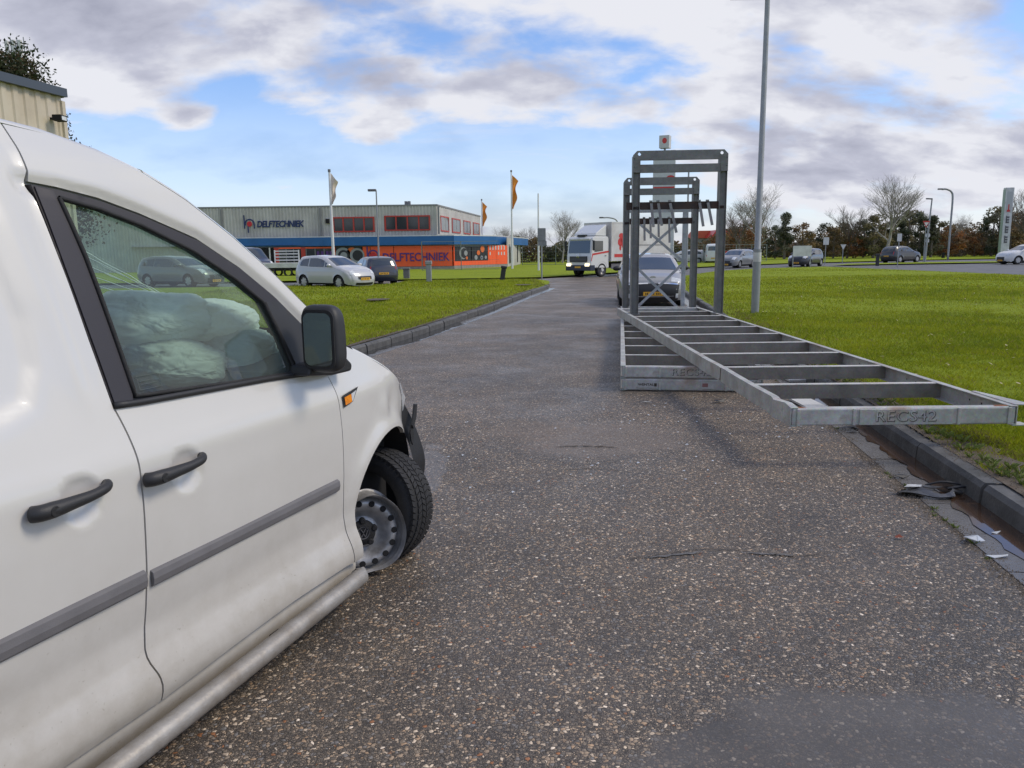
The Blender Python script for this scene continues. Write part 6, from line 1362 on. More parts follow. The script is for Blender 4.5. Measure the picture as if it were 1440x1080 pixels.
# ------------------------------------------------------------------ cream hall at the left edge
M['cream'] = mat('cream_profiled_sheet', (.58, .51, .40), .5, var=.06, vscale=.8, dirt=(.40, .33, .24), dscale=.8, damt=.3)
Hh = thing('cream_hall', 'cream profiled-sheet hall with dark roof edge behind the white van', 'building', (-11.9, 8, 0)); l2_ = Matrix.Translation((11.9, -8, 0))
cA = at(0, 108, 18.3); cB = at(83, 131, 20.0); dd = Vector((cB.x - cA.x, cB.y - cA.y, 0)).normalized(); cS = Vector((cB.x, cB.y, 0)) - dd * 26
zr = (cA.z + cB.z) / 2
o = corr('wall', (cS.x, cS.y), (cB.x, cB.y), -.05, zr - .1, .33, .035, M['cream'], Hh); o.data.transform(l2_)
pn = Vector((-dd.y, dd.x, 0)); cE = Vector((cB.x, cB.y, 0)) + pn * 22
o = corr('wall', (cB.x, cB.y), (cE.x, cE.y), -.05, zr - .1, .33, .035, M['cream'], Hh); o.data.transform(l2_)
o = MB().bar((cS.x, cS.y, zr), (cB.x + dd.x * .1, cB.y + dd.y * .1, zr), .30, .20).obj('roof_edge', mat('slate_blue_trim', (.06, .075, .10), .45), Hh); o.data.transform(l2_)
o = MB().bar((cB.x, cB.y, zr), (cE.x, cE.y, zr), .30, .20).obj('roof_edge', M['fascia'], Hh); o.data.transform(l2_)
o = MB().box((cB.x - .06, cB.y - .06, 0), (cB.x + .08, cB.y + .08, zr - .2)).obj('corner_trim', M['cream'], Hh); o.data.transform(l2_)
c_ = at(77.5, 167, 19.6) ; fl_ = thing('floodlight', 'small dark floodlight high on the cream hall near its corner', 'lamp', c_)
MB().box((-.0, -.14, -.06), (.22, .14, .08)).obj('housing', M['dark'], fl_, bevel=.01); MB().box((.215, -.10, -.04), (.225, .10, .05)).obj('lamp_glass', M['lens'], fl_); MB().box((-.25, -.03, -.02), (.0, .03, .03)).obj('bracket', M['dark'], fl_)

# ------------------------------------------------------------------ poles, flags, signs
M['pole'] = mat('galvanised_pole', (.30, .31, .315), .5, metal=.35, var=.12, vscale=6, bump=.08, bscale=20); M['flag_white'] = mat('white_pole', (.70, .70, .69), .4)
M['flag'] = mat('orange_flag_cloth', (.72, .26, .04), .8); M['flag_pale'] = mat('faded_flag_cloth', (.70, .60, .50), .8)
def vtube(t, name, r0, r1, h, m, n=14, z0=0): return MB().tube([(0, 0, z0), (0, 0, z0 + (h - z0) * .5), (0, 0, h)], [r0, (r0 + r1) / 2, r1], n).obj(name, m, t, smooth=True, sharp=60)
p = gp(1061.5, 441, .1); T = thing('lamp_post', 'tall grey lamp post standing on the right lawn beside the gantry', 'lamp post', p)
MB().tube([(0, 0, 0), (0, 0, 1.4)], .085, 20).obj('base_section', M['pole'], T, smooth=True, sharp=60); MB().tube([(0, 0, 1.4), (0, 0, 1.43), (0, 0, 9.0)], [.083, .068, .050], 18).obj('shaft', M['pole'], T, smooth=True, sharp=60)
MB().tube([(0, 0, 8.0), (0, 0, 8.05)], .001, 4).obj('joint', M['dark'], T) if False else None
MB().box((-.086, -.087, 1.10), (.086, -.075, 1.36)).obj('number_tag', M['white_paint'], T) if False else MB().tube([(0, 0, 1.13), (0, 0, 1.33)], .0875, 20).obj('number_sleeve', M['white_paint'], T, smooth=True, sharp=60)
zt9 = at(1077, 3, p.y).z
MB().bar((.0, 0, zt9), (-.75, .1, zt9 + .03), .16, .07).obj('lamp_head', M['trim'], T, bevel=.02)
for c in T.children:
    if c.name.startswith('shaft'): c.data.transform(Matrix.Diagonal((1, 1, (zt9 + .05) / 9.0, 1)))
def lamp(label, px, py, ptop, Y, arm=-1.0, curved=False, r=.06):
    b = at(px, py, Y); h = at(px, ptop, Y).z; t = thing('lamp_post', label, 'lamp post', (b.x, Y, 0))
    if curved: MB().tube(spline([(0, 0, 0), (0, 0, h * .5), (0, 0, h * .86), (arm * .15, 0, h * .96), (arm * .6, 0, h), (arm, 0, h)], 5), r, 8).obj('shaft', M['pole'], t, smooth=True); MB().box((arm - .45, -.12, h - .06), (arm, .12, h + .10)).obj('lamp_head', M['trim'], t, bevel=.03)
    else: vtube(t, 'shaft', r * 1.2, r * .7, h, M['pole'], 8); MB().box((min(0, arm), -.12, h - .04), (max(0, arm), .12, h + .08)).obj('lamp_head', M['trim'], t, bevel=.02)
    return t
lamp('thin lamp post with short head in front of the shop, between its two upper windows', 533, 368, 268, 43.8, -.45, r=.05)
lamp('curved-arm lamp post beyond the far verge at right', 1333, 362, 266, 90, -1.3, True, .11)
lamp('short-headed lamp post leaning over the give-way sign at right', 1300, 370, 280, 76, -.55, r=.09).rotation_euler = (0, R(2.5), 0)
lamp('distant lamp post with long arm behind the lorry box', 868, 365, 306, 88, -1.6, True, .07)
def flagpole(label, px, py, ptop, Y, m, fz0, fz1, wdt, seed):
    b = at(px, py, Y); h = at(px, ptop, Y).z; t = thing('flagpole', label, 'flagpole', (b.x, Y, 0)); vtube(t, 'pole', .10, .055, h, M['flag_white'], 10)
    MB().tube([(0, 0, h), (0, 0, h + .16)], .08, 8).obj('finial', M['trim'], t); a, b_ = at(px, fz0, Y).z, at(px, fz1, Y).z
    mb = MB(); nu, nv = 8, 24; vs = []
    for i in range(nv + 1):
        f = i / nv
        for j in range(nu + 1):
            u = j / nu; ww = wdt * (1 - .75 * f ** 1.6) * (.85 + .15 * math.sin(f * 9 + seed)); vs.append((.07 + ww * u * (1 - .2 * math.sin(f * 7)), .16 * math.sin(u * 6 + f * 5 + seed) * u, a + (b_ - a) * f - .5 * u * (1 - f)))
    mb.add(vs, [(i * (nu + 1) + j, i * (nu + 1) + j + 1, (i + 1) * (nu + 1) + j + 1, (i + 1) * (nu + 1) + j) for i in range(nv) for j in range(nu)]); mb.obj('flag', m, t, smooth=True); return t
flagpole('white flagpole with a pale drooping flag left of the shop windows', 470, 382, 242, 46, M['flag_pale'], 243, 287, .40, 1)
flagpole('tall white flagpole with a hanging orange flag right of the shop', 720.5, 379, 242, 68.8, M['flag'], 246, 294, .55, 2)
flagpole('farther flagpole with small orange flag rising behind the shop roof', 679, 376, 282, 86, M['flag'], 284, 318, .6, 3)
b = at(757.5, 383, 60); T = thing('mast', 'thin bare white pole without a flag, left of the lorry', 'pole', (b.x, 60, 0)); vtube(T, 'pole', .08, .05, at(757, 272, 60).z, M['flag_white'], 8)
def sign_posts(label, cat, px, py, Y, boards, posts, hz=0, rz=0, name='road_sign'):
    b = at(px, py, Y); t = thing(name, label, cat, (b.x, Y, 0), rz)
    for (dx, top) in posts: MB().tube([(dx, .03, 0), (dx, .03, top)], .038, 8).obj('post', M['pole'], t)
    for (shape, dx, z, w, h, m) in boards:
        if shape == 'rect': pts = rr_poly(w / 2, h / 2, .04)
        elif shape == 'round': pts = [(w / 2 * math.cos(2 * math.pi * k / 20), w / 2 * math.sin(2 * math.pi * k / 20)) for k in range(20)]
        else: pts = [(-w / 2, h / 2), (w / 2, h / 2), (0, -h / 2)]
        fix(MB().prism(pts, Matrix.Translation((dx, .0, z)) @ Matrix.Rotation(math.pi / 2, 4, 'X'), .02).obj('board', m, t))
    return t
Y = 40.6; b0 = at(762, 395, Y)
sign_posts('grey backs of two road signs on a post at the left lawn corner', 'road sign', 762, 395, Y, [('rect', .0, at(762, 330, Y).z, .42, .66, M['blackpole']), ('rect', .03, at(762, 342, Y).z, .45, .25, M['blackpole'])], [(0, at(762, 321, Y).z)])
Y = 58.6; sign_posts('white blank-backed board on two slanting white legs, in front of the black hatchback', 'sign', 1127, 378, Y, [('rect', 0, at(1126, 353, Y).z, 1.38, .78, M['white_paint'])], [(-.66, at(1126, 346, Y).z), (.66, at(1126, 346, Y).z)])
Y = 72; sign_posts('small white rectangular sign back on a post right of the two-legged board', 'road sign', 1160, 371, Y, [('rect', 0, at(1160, 339, Y).z, .5, .68, M['white_paint'])], [(0, at(1160, 336, Y).z)])
Y = 76; sign_posts('pale back of a triangular give-way sign beyond the lawn', 'road sign', 1184.5, 371, Y, [('tri', 0, at(1184, 347.5, Y).z, .56, .5, M['white_paint'])], [(0, at(1184, 347, Y).z)])
Y = 60; sign_posts('white sign on a thin post in front of the black crossover', 'road sign', 1262, 376, Y, [('rect', 0, at(1262, 334, Y).z, .34, .58, M['white_paint'])], [(0, at(1262, 330, Y).z)])
Y = 75; gw = sign_posts('red-bordered give-way sign fixed to the leaning lamp post', 'road sign', 1298.5, 368, Y, [('tri', 0, at(1298, 315.5, Y).z, .72, .64, M['red_frame'])], [(0, at(1298, 312, Y).z)])
fix(MB().prism([(-.22, .16), (.22, .16), (0, -.20)], Matrix.Translation((0, -.022, at(1298, 315.2, Y).z)) @ Matrix.Rotation(math.pi / 2, 4, 'X'), .004).obj('white_centre', M['white_paint'], gw))
Y = 84; sign_posts('round pale sign above a small plate, right of the give-way sign', 'road sign', 1302, 366, Y, [('round', 0, at(1302, 331, Y).z, .50, .5, M['white_paint']), ('rect', 0, at(1302, 338.5, Y).z, .36, .34, M['white_paint'])], [(0, at(1302, 329, Y).z)])
# pylons
Y = 97; b = at(1411, 352, Y); T = thing('pylon_sign', 'tall narrow white pylon with stacked letters above the silver car', 'sign', (b.x, Y, 0), R(-12)); hP = at(1411, 264, Y).z
MB().box((-.70, -.5, 0), (.70, .5, hP)).obj('column', M['white_paint'], T, bevel=.04); MB().box((-.74, -.48, .2), (-.702, .48, hP - .2)).obj('side_panel', mat('green_side_panel', (.30, .38, .31), .5), T)
MB().box((-.45, -.515, hP - 3.0), (.5, -.503, hP - .5)).obj('faded_panel', mat('faded_print', (.45, .46, .45), .5), T)
for k, (z, m) in enumerate(((.66, M['red_paint']), (.50, M['trim']), (.36, M['trim']), (.22, M['trim']))):
    for (a, b_, c, d) in (((-.28, 0, .28, .22)), (-.28, .3, .28, .52), (-.28, .6, .28, .82), (-.30, 0, -.12, .9)) if k else ((-.28, 0, .28, .25), (-.1, .25, .1, .9)):
        MB().box((a, -.52, hP * z + b_), (c, -.503, hP * z + d)).obj('pylon_letter', m, T)
T.scale = (.66, .8, 1)
Y = 92; b = at(932, 352, Y); T = thing('shop_pylon', 'pale advertising tower topped by a small cube, seen behind the gantry', 'sign', (b.x, Y, 0), R(-14)); z1 = at(932, 212, Y).z
MB().box((-1.25, -.5, 0), (1.25, .5, z1)).obj('tower', mat('pylon_grey', (.55, .56, .57), .55, var=.06), T, bevel=.04); z2, z3 = z1 + .25, at(932, 191, Y).z
MB().box((-1.255, -.52, z1 - .9), (1.255, -.5, z1 - .5)).obj('panel_joint', M['trim'], T)
q = MB().box((-.55, -.55, z2), (.60, .55, z3)).obj('top_cube', mat('cube_white', (.56, .56, .55), .5), T, bevel=.02); q.rotation_euler = (0, 0, R(-10)); MB().tube([(0, 0, z1), (0, 0, z2 + .05)], .12, 10).obj('cube_support', M['pole'], T)
MB().add([(.08 + .26 * math.cos(2 * math.pi * k / 16), -.565, (z2 + z3) / 2 + .1 + .32 * math.sin(2 * math.pi * k / 16)) for k in range(16)], [tuple(range(16))]).obj('red_emblem', M['red_paint'], q)
zr_ = at(940, 251, Y).z; MB().add([(.75 + .48 * math.cos(2 * math.pi * k / 16), -.53, zr_ + .30 * math.sin(2 * math.pi * k / 16)) for k in range(16)], [tuple(range(16))]).obj('red_emblem', M['red_paint'], T)
zr_ = at(932, 265, Y).z; MB().box((-1.2, -.53, zr_ - .15), (1.2, -.51, zr_ + .15)).obj('red_band', M['red_paint'], T)
# posts standing behind the gantry
Y = 60; b = at(965, 380, Y); T = thing('mast', 'thin grey pole right of the advertising tower, seen inside the gantry', 'pole', (b.x, Y, 0)); vtube(T, 'pole', .09, .06, at(965, 235, Y).z, M['pole'], 8)
# bollards and stubs on the lawn
for px, py, h, w, lab, m in ((572, 392, .62, .34, 'small dark square utility box on the grass before the shop', M['trim']), (603.5, 397, 1.05, .26, 'grey utility pedestal on the grass before the orange panels', M['pole']), (706, 395, .75, .24, 'dark leaning bollard on the grass right of the shop', M['black_plastic']), (1233.5, 374, .95, .22, 'short dark bollard with curved top beside the black crossover', M['black_plastic']), (1326, 363, .7, .3, 'tiny dark marker stub at the foot of the curved-arm lamp post', M['dark'])):
    g = gp(px, py, .08); T = thing('bollard', lab, 'bollard', g); MB().box((-w / 2, -w / 2, 0), (w / 2, w / 2, h * .82)).obj('stem', m, T, bevel=.03); MB().box((-w / 2 - .03, -w / 2 - .03, h * .82), (w / 2 + .03, w / 2 + .03, h)).obj('cap', m, T, bevel=.03)
    if 'leaning' in lab: T.rotation_euler = (0, R(9), 0)
# manhole-like dark spots in the left lawn
for px, py in ((530, 422), (735, 401)): 
    g = gp(px, py, .14); o = MB().add([(g.x + .35 * math.cos(k * .63) * (1 + .3 * math.sin(k * 2.1)), g.y + .5 * math.sin(k * .63), .165) for k in range(10)], [tuple(range(10))]).obj('bare_soil_patch', M['mud']); o['kind'] = 'structure'
# mesh fences ---------------------------------------------------------
M['wire'] = mat('fence_wire', (.20, .23, .21), .6, metal=.3)
def fence(label, pts, h, gap=2.5, nw=7):
    t = thing('mesh_fence', label, 'fence', (pts[0][0], pts[0][1], .05)); base = Vector((pts[0][0], pts[0][1], 0)); wires = MB()
    for (a, b) in zip(pts[:-1], pts[1:]):
        a, b = Vector((*a, 0)) - base, Vector((*b, 0)) - base; n = max(1, int((b - a).length / gap))
        for k in range(n + (b + base == Vector((*pts[-1], 0)))):
            q = a + (b - a) * k / n; MB().box((q.x - .035, q.y - .035, 0), (q.x + .035, q.y + .035, h)).obj('fence_post', M['wire'], t)
        for k in range(nw): z = .1 + (h - .12) * k / (nw - 1); wires.bar(a + Vector((0, 0, z)), b + Vector((0, 0, z)), .010, .014 if 0 < k < nw - 1 else .035)
        L_ = (b - a).length
        for k in range(int(L_ / .25)): q = a + (b - a) * (k * .25 / L_); wires.bar(q + Vector((0, 0, .05)), q + Vector((0, 0, h)), .006, .006, (1, 0, 0))
    o = wires.obj('fence_wires', M['wire'], t); o['kind'] = 'stuff'; return t
fence('mesh fence along the verge right of the shop, before the dark hedge', [(1.3, 86), (8.5, 84), (16, 90)], 2.1)
fence('thin mesh fence standing in front of the orange shop panels', [(at(594, 380, 64).x, 64), (at(702, 380, 66).x, 66)], 2.4, 3.1, 4)
fence('mesh fence in front of the parked white van beyond the lawn', [(17, 84), (30, 92)], 2.0)
# far red-roofed sheds and banners
for px0, px1, py0, py1, Y, lab, roofm in ((990, 1012, 327, 352, 170, 'distant shed with orange-red roof glimpsed inside the gantry', 'o'), (1014, 1034, 326, 352, 165, 'distant shed with red roof right of the gantry', 'r')):
    a, b = at(px0, py0, Y), at(px1, py1, Y); T = thing('distant_shed', lab, 'building', ((a.x + b.x) / 2, Y, 0)); w = (b.x - a.x) / 2
    MB().box((-w - 2, 0, 0), (w + 2, 8, a.z - 1.2)).obj('wall', M['plinth'], T); fix(MB().prism([(-w - 2.3, a.z - 1.2), (w + 2.3, a.z - 1.2), (w + 1, a.z + .4), (-w - 1, a.z + .4)], Matrix.Translation((0, 8.3, 0)) @ Matrix.Rotation(math.pi / 2, 4, 'X'), 8.6).obj('roof', mat('orange_red_roof', (.48, .10, .05), .7) if roofm == 'o' else M['red_paint'], T))
for px, py, w, m, lab in ((1034, 356, 3.0, M['red_paint'], 'red banner on posts in front of the trees by the lamp post'), (1053, 353, 2.4, mat('blue_banner', (.02, .08, .35), .6), 'blue banner on posts just left of the tall lamp post')):
    Y = 118; b = at(px, py, Y); T = thing('banner', lab, 'banner', (b.x, Y, 0)); MB().box((-w / 2, 0, b.z - .35), (w / 2, .04, b.z + .35)).obj('cloth', m, T)
    for s_ in (-1, 1): MB().box((s_ * w / 2 - .04, .04, 0), (s_ * w / 2 + .04, .12, b.z + .4)).obj('post', M['pole'], T)

# ------------------------------------------------------------------ trees
def bare_tree(name, h, spread, seed, m=None, nb=6, trunk=.22, depth=5, up=.55):
    r_ = random.Random(seed); seg = {0: MB(), 1: MB()}
    def br(p, d, L, r, k):
        n = 3; pts = [p]; q = p.copy(); dd_ = d.copy()
        for i in range(n):
            dd_ = (dd_ + Vector((r_.uniform(-.16, .16), r_.uniform(-.16, .16), r_.uniform(-.05, .13)))).normalized(); q = q + dd_ * L / n; pts.append(q.copy())
        seg[0 if k == 0 else 1].tube(pts, [max(.006, r * (1 - .45 * i / n)) for i in range(n + 1)], 6 if k < 2 else 3, cap=False)
        if k >= depth: return
        for j in range(nb if k == 0 else r_.choice((3, 3, 4))):
            f = r_.uniform(.30, 1.0) if k else r_.uniform(.50, 1.0); i = min(n - 1, int(f * n)); s = pts[i].lerp(pts[i + 1], f * n - i)
            a = r_.uniform(0, 6.283); sd2 = Vector((math.cos(a), math.sin(a), 0)); nd = (dd_ * up * r_.uniform(.5, 1.2) + sd2 * spread * r_.uniform(.5, 1.5) + Vector((0, 0, r_.uniform(.0, .35)))).normalized()
            br(s, nd, L * r_.uniform(.50, .82), r * .47, k + 1)
        if k: br(pts[-1], dd_, L * .6, r * .5, k + 1)
    br(Vector((0, 0, -.1)), Vector((0, 0, 1)), h * .42, trunk, 0)
    root = thing(name, '', '', (0, 0, 0)); seg[0].obj('trunk', m or M['bark_pale'], root, smooth=True); seg[1].obj('branches', m or M['bark_pale'], root, smooth=True); return root
def leafm(name, cols):
    m = bpy.data.materials.new(name); m.use_nodes = True; t = m.node_tree; p = t.nodes['Principled BSDF']; a = t.nodes.new('ShaderNodeAttribute'); a.attribute_name = 'tint'
    t.links.new(a.outputs['Color'], p.inputs['Base Color']); p.inputs['Roughness'].default_value = .6; p.inputs['Specular IOR Level'].default_value = .2
    tr = t.nodes.new('ShaderNodeBsdfTranslucent'); t.links.new(a.outputs['Color'], tr.inputs[0]); mx = t.nodes.new('ShaderNodeMixShader'); mx.inputs[0].default_value = .4
    t.links.new(p.outputs[0], mx.inputs[1]); t.links.new(tr.outputs[0], mx.inputs[2]); t.links.new(mx.outputs[0], t.nodes['Material Output'].inputs[0]); return m
M['leaf'] = leafm('tree_foliage', None)
def leafy(name, h, w, n, ls, cols, seed, base=.12, conic=0, clumps=26):
    g = np.random.default_rng(seed); root = thing(name, '', '', (0, 0, 0))
    cz = g.uniform(base, .97, clumps); lim = np.clip(np.sin(np.pi * np.clip((cz - base) / (1 - base), 0, 1) ** (.8)) ** .6, .12, 1) if not conic else np.clip(1.02 - cz, .06, 1)
    ca = g.uniform(0, 6.283, clumps); cr_ = np.sqrt(g.uniform(.05, 1, clumps)) * lim * w * .42; C = np.stack([cr_ * np.cos(ca), cr_ * np.sin(ca), cz * h], 1); rad = g.uniform(.10, .26, clumps) * w * .75
    k = g.integers(0, clumps, n); v = g.normal(0, 1, (n, 3)); v /= np.linalg.norm(v, axis=1)[:, None]; P = C[k] + v * (rad[k] * g.uniform(.45, 1.08, n) ** .6)[:, None] * np.array([1, 1, .8])
    P[:, 2] = np.maximum(P[:, 2], .05); d1 = g.normal(0, 1, (n, 3)); d1 /= np.linalg.norm(d1, axis=1)[:, None]; d2 = np.cross(d1, v); d2 /= np.linalg.norm(d2, axis=1)[:, None] + 1e-6
    s = ls * g.uniform(.5, 1.3, n)[:, None]; V = np.stack([P - d1 * s, P + d2 * s * .6, P + d1 * s, P - d2 * s * .6], 1).reshape(-1, 3)
    me = bpy.data.meshes.new('crown'); me.vertices.add(4 * n); me.vertices.foreach_set('co', V.ravel()); me.loops.add(4 * n); me.loops.foreach_set('vertex_index', np.arange(4 * n)); me.polygons.add(n); me.polygons.foreach_set('loop_start', np.arange(n) * 4); me.update(calc_edges=True)
    cc = np.array(cols)[g.integers(0, len(cols), clumps)][k] * g.uniform(.6, 1.4, (n, 1)) * g.uniform(.75, 1.3, clumps)[k][:, None]; A = me.color_attributes.new('tint', 'FLOAT_COLOR', 'POINT'); A.data.foreach_set('color', np.concatenate([np.repeat(cc, 4, 0), np.ones((4 * n, 1))], 1).ravel())
    me.materials.append(M['leaf']); o = bpy.data.objects.new('crown', me); COL.objects.link(o); o.parent = root
    tb = MB(); tb.tube([(0, 0, -.1), (0, 0, h * .5), (0, 0, h * .8)], [.03 * h, .018 * h, .006 * h], 6, cap=False)
    for j in range(min(clumps, 12)): tb.tube([(0, 0, C[j][2] * .6), tuple(C[j])], [.010 * h, .003 * h], 4, cap=False)
    tb.obj('trunk', M['bark'], root); return root
OL = [(.16, .15, .075), (.13, .13, .07), (.19, .16, .08)]; BR = [(.22, .14, .07), (.17, .12, .06), (.24, .17, .08), (.14, .11, .06)]; RU = [(.28, .13, .05), (.22, .115, .05), (.17, .11, .055)]; EV = [(.075, .09, .055), (.095, .105, .065), (.11, .11, .07)]; TW = [(.19, .155, .12), (.22, .18, .14), (.15, .125, .10)]
protos = {'olive': leafy('olive_tree', 8, 6.5, 2600, .20, OL, 1), 'brown': leafy('brown_tree', 7, 6.5, 2400, .19, BR, 2), 'rust': leafy('rusty_tree', 6, 6, 2200, .18, RU, 3), 'conifer': leafy('conifer', 9, 5.0, 3600, .19, EV, 4, .05, 1, 40), 'evergreen': leafy('evergreen_tree', 8, 6, 3200, .19, EV, 5), 'twiggy': leafy('twiggy_shrub', 5.5, 6.5, 2300, .17, TW, 6, .02)}
used = set()
def plant(kind, px, Y, top, label, cat='tree', group=None, wfac=1):
    src = protos[kind]; h0 = {'olive': 8, 'brown': 7, 'rust': 6, 'conifer': 9, 'evergreen': 8, 'twiggy': 5.5}[kind]; p = at(px, 355, Y); h = max(.8, at(px, top, Y).z); s = h / h0
    if kind in used: r = dup(src, (p.x, Y, 0), rnd.uniform(0, 6.28), label, (s * wfac, s * wfac, s))
    else: r = src; used.add(kind); r.location = (p.x, Y, 0); r.scale = (s * wfac, s * wfac, s)
    r['label'] = label; r['category'] = cat
    if group: r['group'] = group
    return r
gA = 'autumn trees of the wood beyond the far verge'
wood = [('rust', 1003, 128, 330), ('brown', 1030, 125, 318), ('rust', 1046, 112, 314), ('olive', 1062, 122, 312), ('conifer', 1103, 108, 299), ('evergreen', 1090, 118, 318), ('brown', 1128, 110, 313), ('twiggy', 1142, 118, 326), ('evergreen', 1158, 116, 315), ('brown', 1172, 112, 318), ('olive', 1186, 120, 314), ('rust', 1200, 112, 326), ('evergreen', 1214, 118, 310), ('olive', 1228, 110, 303), ('brown', 1243, 117, 312), ('evergreen', 1258, 112, 306), ('olive', 1276, 118, 297), ('evergreen', 1292, 112, 300), ('conifer', 1309, 110, 303), ('olive', 1322, 118, 312), ('rust', 1333, 112, 318), ('twiggy', 1345, 114, 325), ('brown', 1357, 118, 320), ('rust', 1370, 112, 326), ('twiggy', 1381, 118, 326), ('evergreen', 1394, 112, 300), ('olive', 1402, 118, 292), ('brown', 1420, 110, 310), ('rust', 1432, 116, 300), ('olive', 1446, 112, 296), ('brown', 1462, 114, 310), ('evergreen', 1480, 118, 300), ('rust', 1500, 114, 308), ('olive', 1530, 118, 300)]
names = {'rust': 'rusty orange tree', 'brown': 'brown-leaved tree', 'olive': 'olive green tree', 'conifer': 'dark pointed conifer', 'evergreen': 'dark round evergreen', 'twiggy': 'bare twiggy thicket shrub'}
marks = [(1003, 'the orange-red roofed shed'), (1046, 'the red banner'), (1062, 'the tall lamp post'), (1100, 'the two-legged white board'), (1142, 'the two-legged board, to its right'), (1160, 'the small white sign back'), (1184, 'the triangular sign back'), (1230, 'the dark curved bollard'), (1262, 'the black crossover'), (1298, 'the give-way sign'), (1333, 'the curved-arm lamp post'), (1380, 'the nose of the silver car'), (1411, 'the stacked-letter pylon'), (1440, 'the roof of the silver car'), (1500, 'the right edge of the picture')]
cnt = {}
for i, (k, px, Y, top) in enumerate(wood):
    m_ = min(marks, key=lambda q: abs(q[0] - px)); lab = f'{names[k]} at the wood edge, {"left of" if px < m_[0] - 3 else ("right of" if px > m_[0] + 3 else "behind")} {m_[1]}'
    if lab in cnt: lab = lab.replace('at the wood edge', 'with a lower crown at the wood edge' if top > cnt[lab] else 'with a taller crown at the wood edge')
    cnt[lab] = top; plant(k, px, Y, top + (1 if k != 'twiggy' else 3), lab, group=gA, wfac=1.1)
    # second row deeper in the wood fills the gaps between the crowns
rr2 = random.Random(11); back = leafy('wood', 6, 7, 10, .2, OL, 9); bpy.data.objects.remove(back.children[0]); 
for c in list(back.children): bpy.data.objects.remove(c)
bpy.data.objects.remove(back)
g = np.random.default_rng(21); n = 42000; xs = np.concatenate([g.uniform(30, 125, n)]); ys = 128 + g.uniform(0, 10, n); hh = 3.4 + .9 * np.sin(xs * .35) + .8 * np.sin(xs * .9 + 1) + .5 * np.sin(xs * 2.3); zs = hh * g.uniform(0, 1, n) ** .8
def leafcloud(name, P, s, cols, g, label, cat):
    n = len(P); d1 = g.normal(0, 1, (n, 3)); d1 /= np.linalg.norm(d1, axis=1)[:, None]; d2 = g.normal(0, 1, (n, 3)); d2 = np.cross(d1, d2); d2 /= np.linalg.norm(d2, axis=1)[:, None]; s = s * g.uniform(.5, 1.3, n)[:, None]
    V = np.stack([P - d1 * s, P + d2 * s * .6, P + d1 * s, P - d2 * s * .6], 1).reshape(-1, 3); me = bpy.data.meshes.new(name); me.vertices.add(4 * n); me.vertices.foreach_set('co', V.ravel()); me.loops.add(4 * n); me.loops.foreach_set('vertex_index', np.arange(4 * n)); me.polygons.add(n); me.polygons.foreach_set('loop_start', np.arange(n) * 4); me.update(calc_edges=True)
    blk = (np.sin(P[:, 0] * .7) + np.sin(P[:, 0] * 1.9 + P[:, 2]) + 2.2) / 4.4 * (len(cols) - .01); cc = np.array(cols)[np.clip(blk.astype(int), 0, len(cols) - 1)] * g.uniform(.6, 1.3, (n, 1)); A = me.color_attributes.new('tint', 'FLOAT_COLOR', 'POINT'); A.data.foreach_set('color', np.concatenate([np.repeat(cc, 4, 0), np.ones((4 * n, 1))], 1).ravel())
    me.materials.append(M['leaf']); o = bpy.data.objects.new(name, me); COL.objects.link(o); return tag(o, label, cat, kind='stuff')
leafcloud('wood', np.stack([xs, ys, zs], 1), .24, EV + BR + TW + RU, g, 'dense dark undergrowth of the wood behind the single trees', 'wood')
n = 12000; xs = g.uniform(-3, 24, n); ys = 104 + g.uniform(0, 4, n); hh = 2.9 + .5 * np.sin(xs * .8) + .35 * np.sin(xs * 2.1); zs = hh * g.uniform(0, 1, n) ** .8
leafcloud('hedge', np.stack([xs, ys, zs], 1), .20, EV + OL + BR, g, 'dark brown-green hedge behind the mesh fence, left of the lorry', 'hedge')
bt = [bare_tree('bare_tree', 10, .62, 5, nb=8, up=.75), bare_tree('bare_tree', 10, .50, 8, nb=7, up=.9, m=M['bark'])]
H0 = []
dg = bpy.context.evaluated_depsgraph_get()
for q in bt: H0.append(max(max(v.co.z for v in c.data.vertices) for c in q.children))
first = [True, True]
def bare(k, px, Y, top, label, wf=1):
    p = at(px, 355, Y); s = at(px, top, Y).z / H0[k]
    if first[k]: r = bt[k]; first[k] = False; r.location = (p.x, Y, 0); r.scale = (s * wf, s * wf, s)
    else: r = dup(bt[k], (p.x, Y, 0), rnd.uniform(0, 6.28), label, (s * wf, s * wf, s))
    tag(r, label, 'tree', 'leafless trees on the skyline')
bare(0, 791, 98, 294, 'leafless tree behind the hedge, just left of the lorry cab'); bare(1, 741, 112, 317, 'small leafless tree behind the sign post, left of the lorry', 1.2); bare(0, 708, 112, 316, 'small leafless tree seen over the canopy end of the shop', 1.2)
bare(0, 1068, 96, 257, 'large pale leafless tree behind the tall lamp post'); bare(0, 1246, 104, 243, 'tallest spreading leafless tree, above the black crossover', 1.1); bare(1, 1191, 112, 286, 'leafless slender-branched tree above the triangular sign back', 1.15); bare(1, 1285, 122, 290, 'thin leafless tree right of the tallest one, over the wood', 1); bare(1, 1440, 104, 262, 'leafless tree at the right edge, right of the stacked-letter pylon', 1.2); bare(0, 1352, 124, 300, 'faint leafless tree top between the curved-arm lamp post and the pylon', .8)
bare(1, 1040, 106, 285, 'leafless tree left of the tall lamp post, partly behind the large pale one', 1.1)
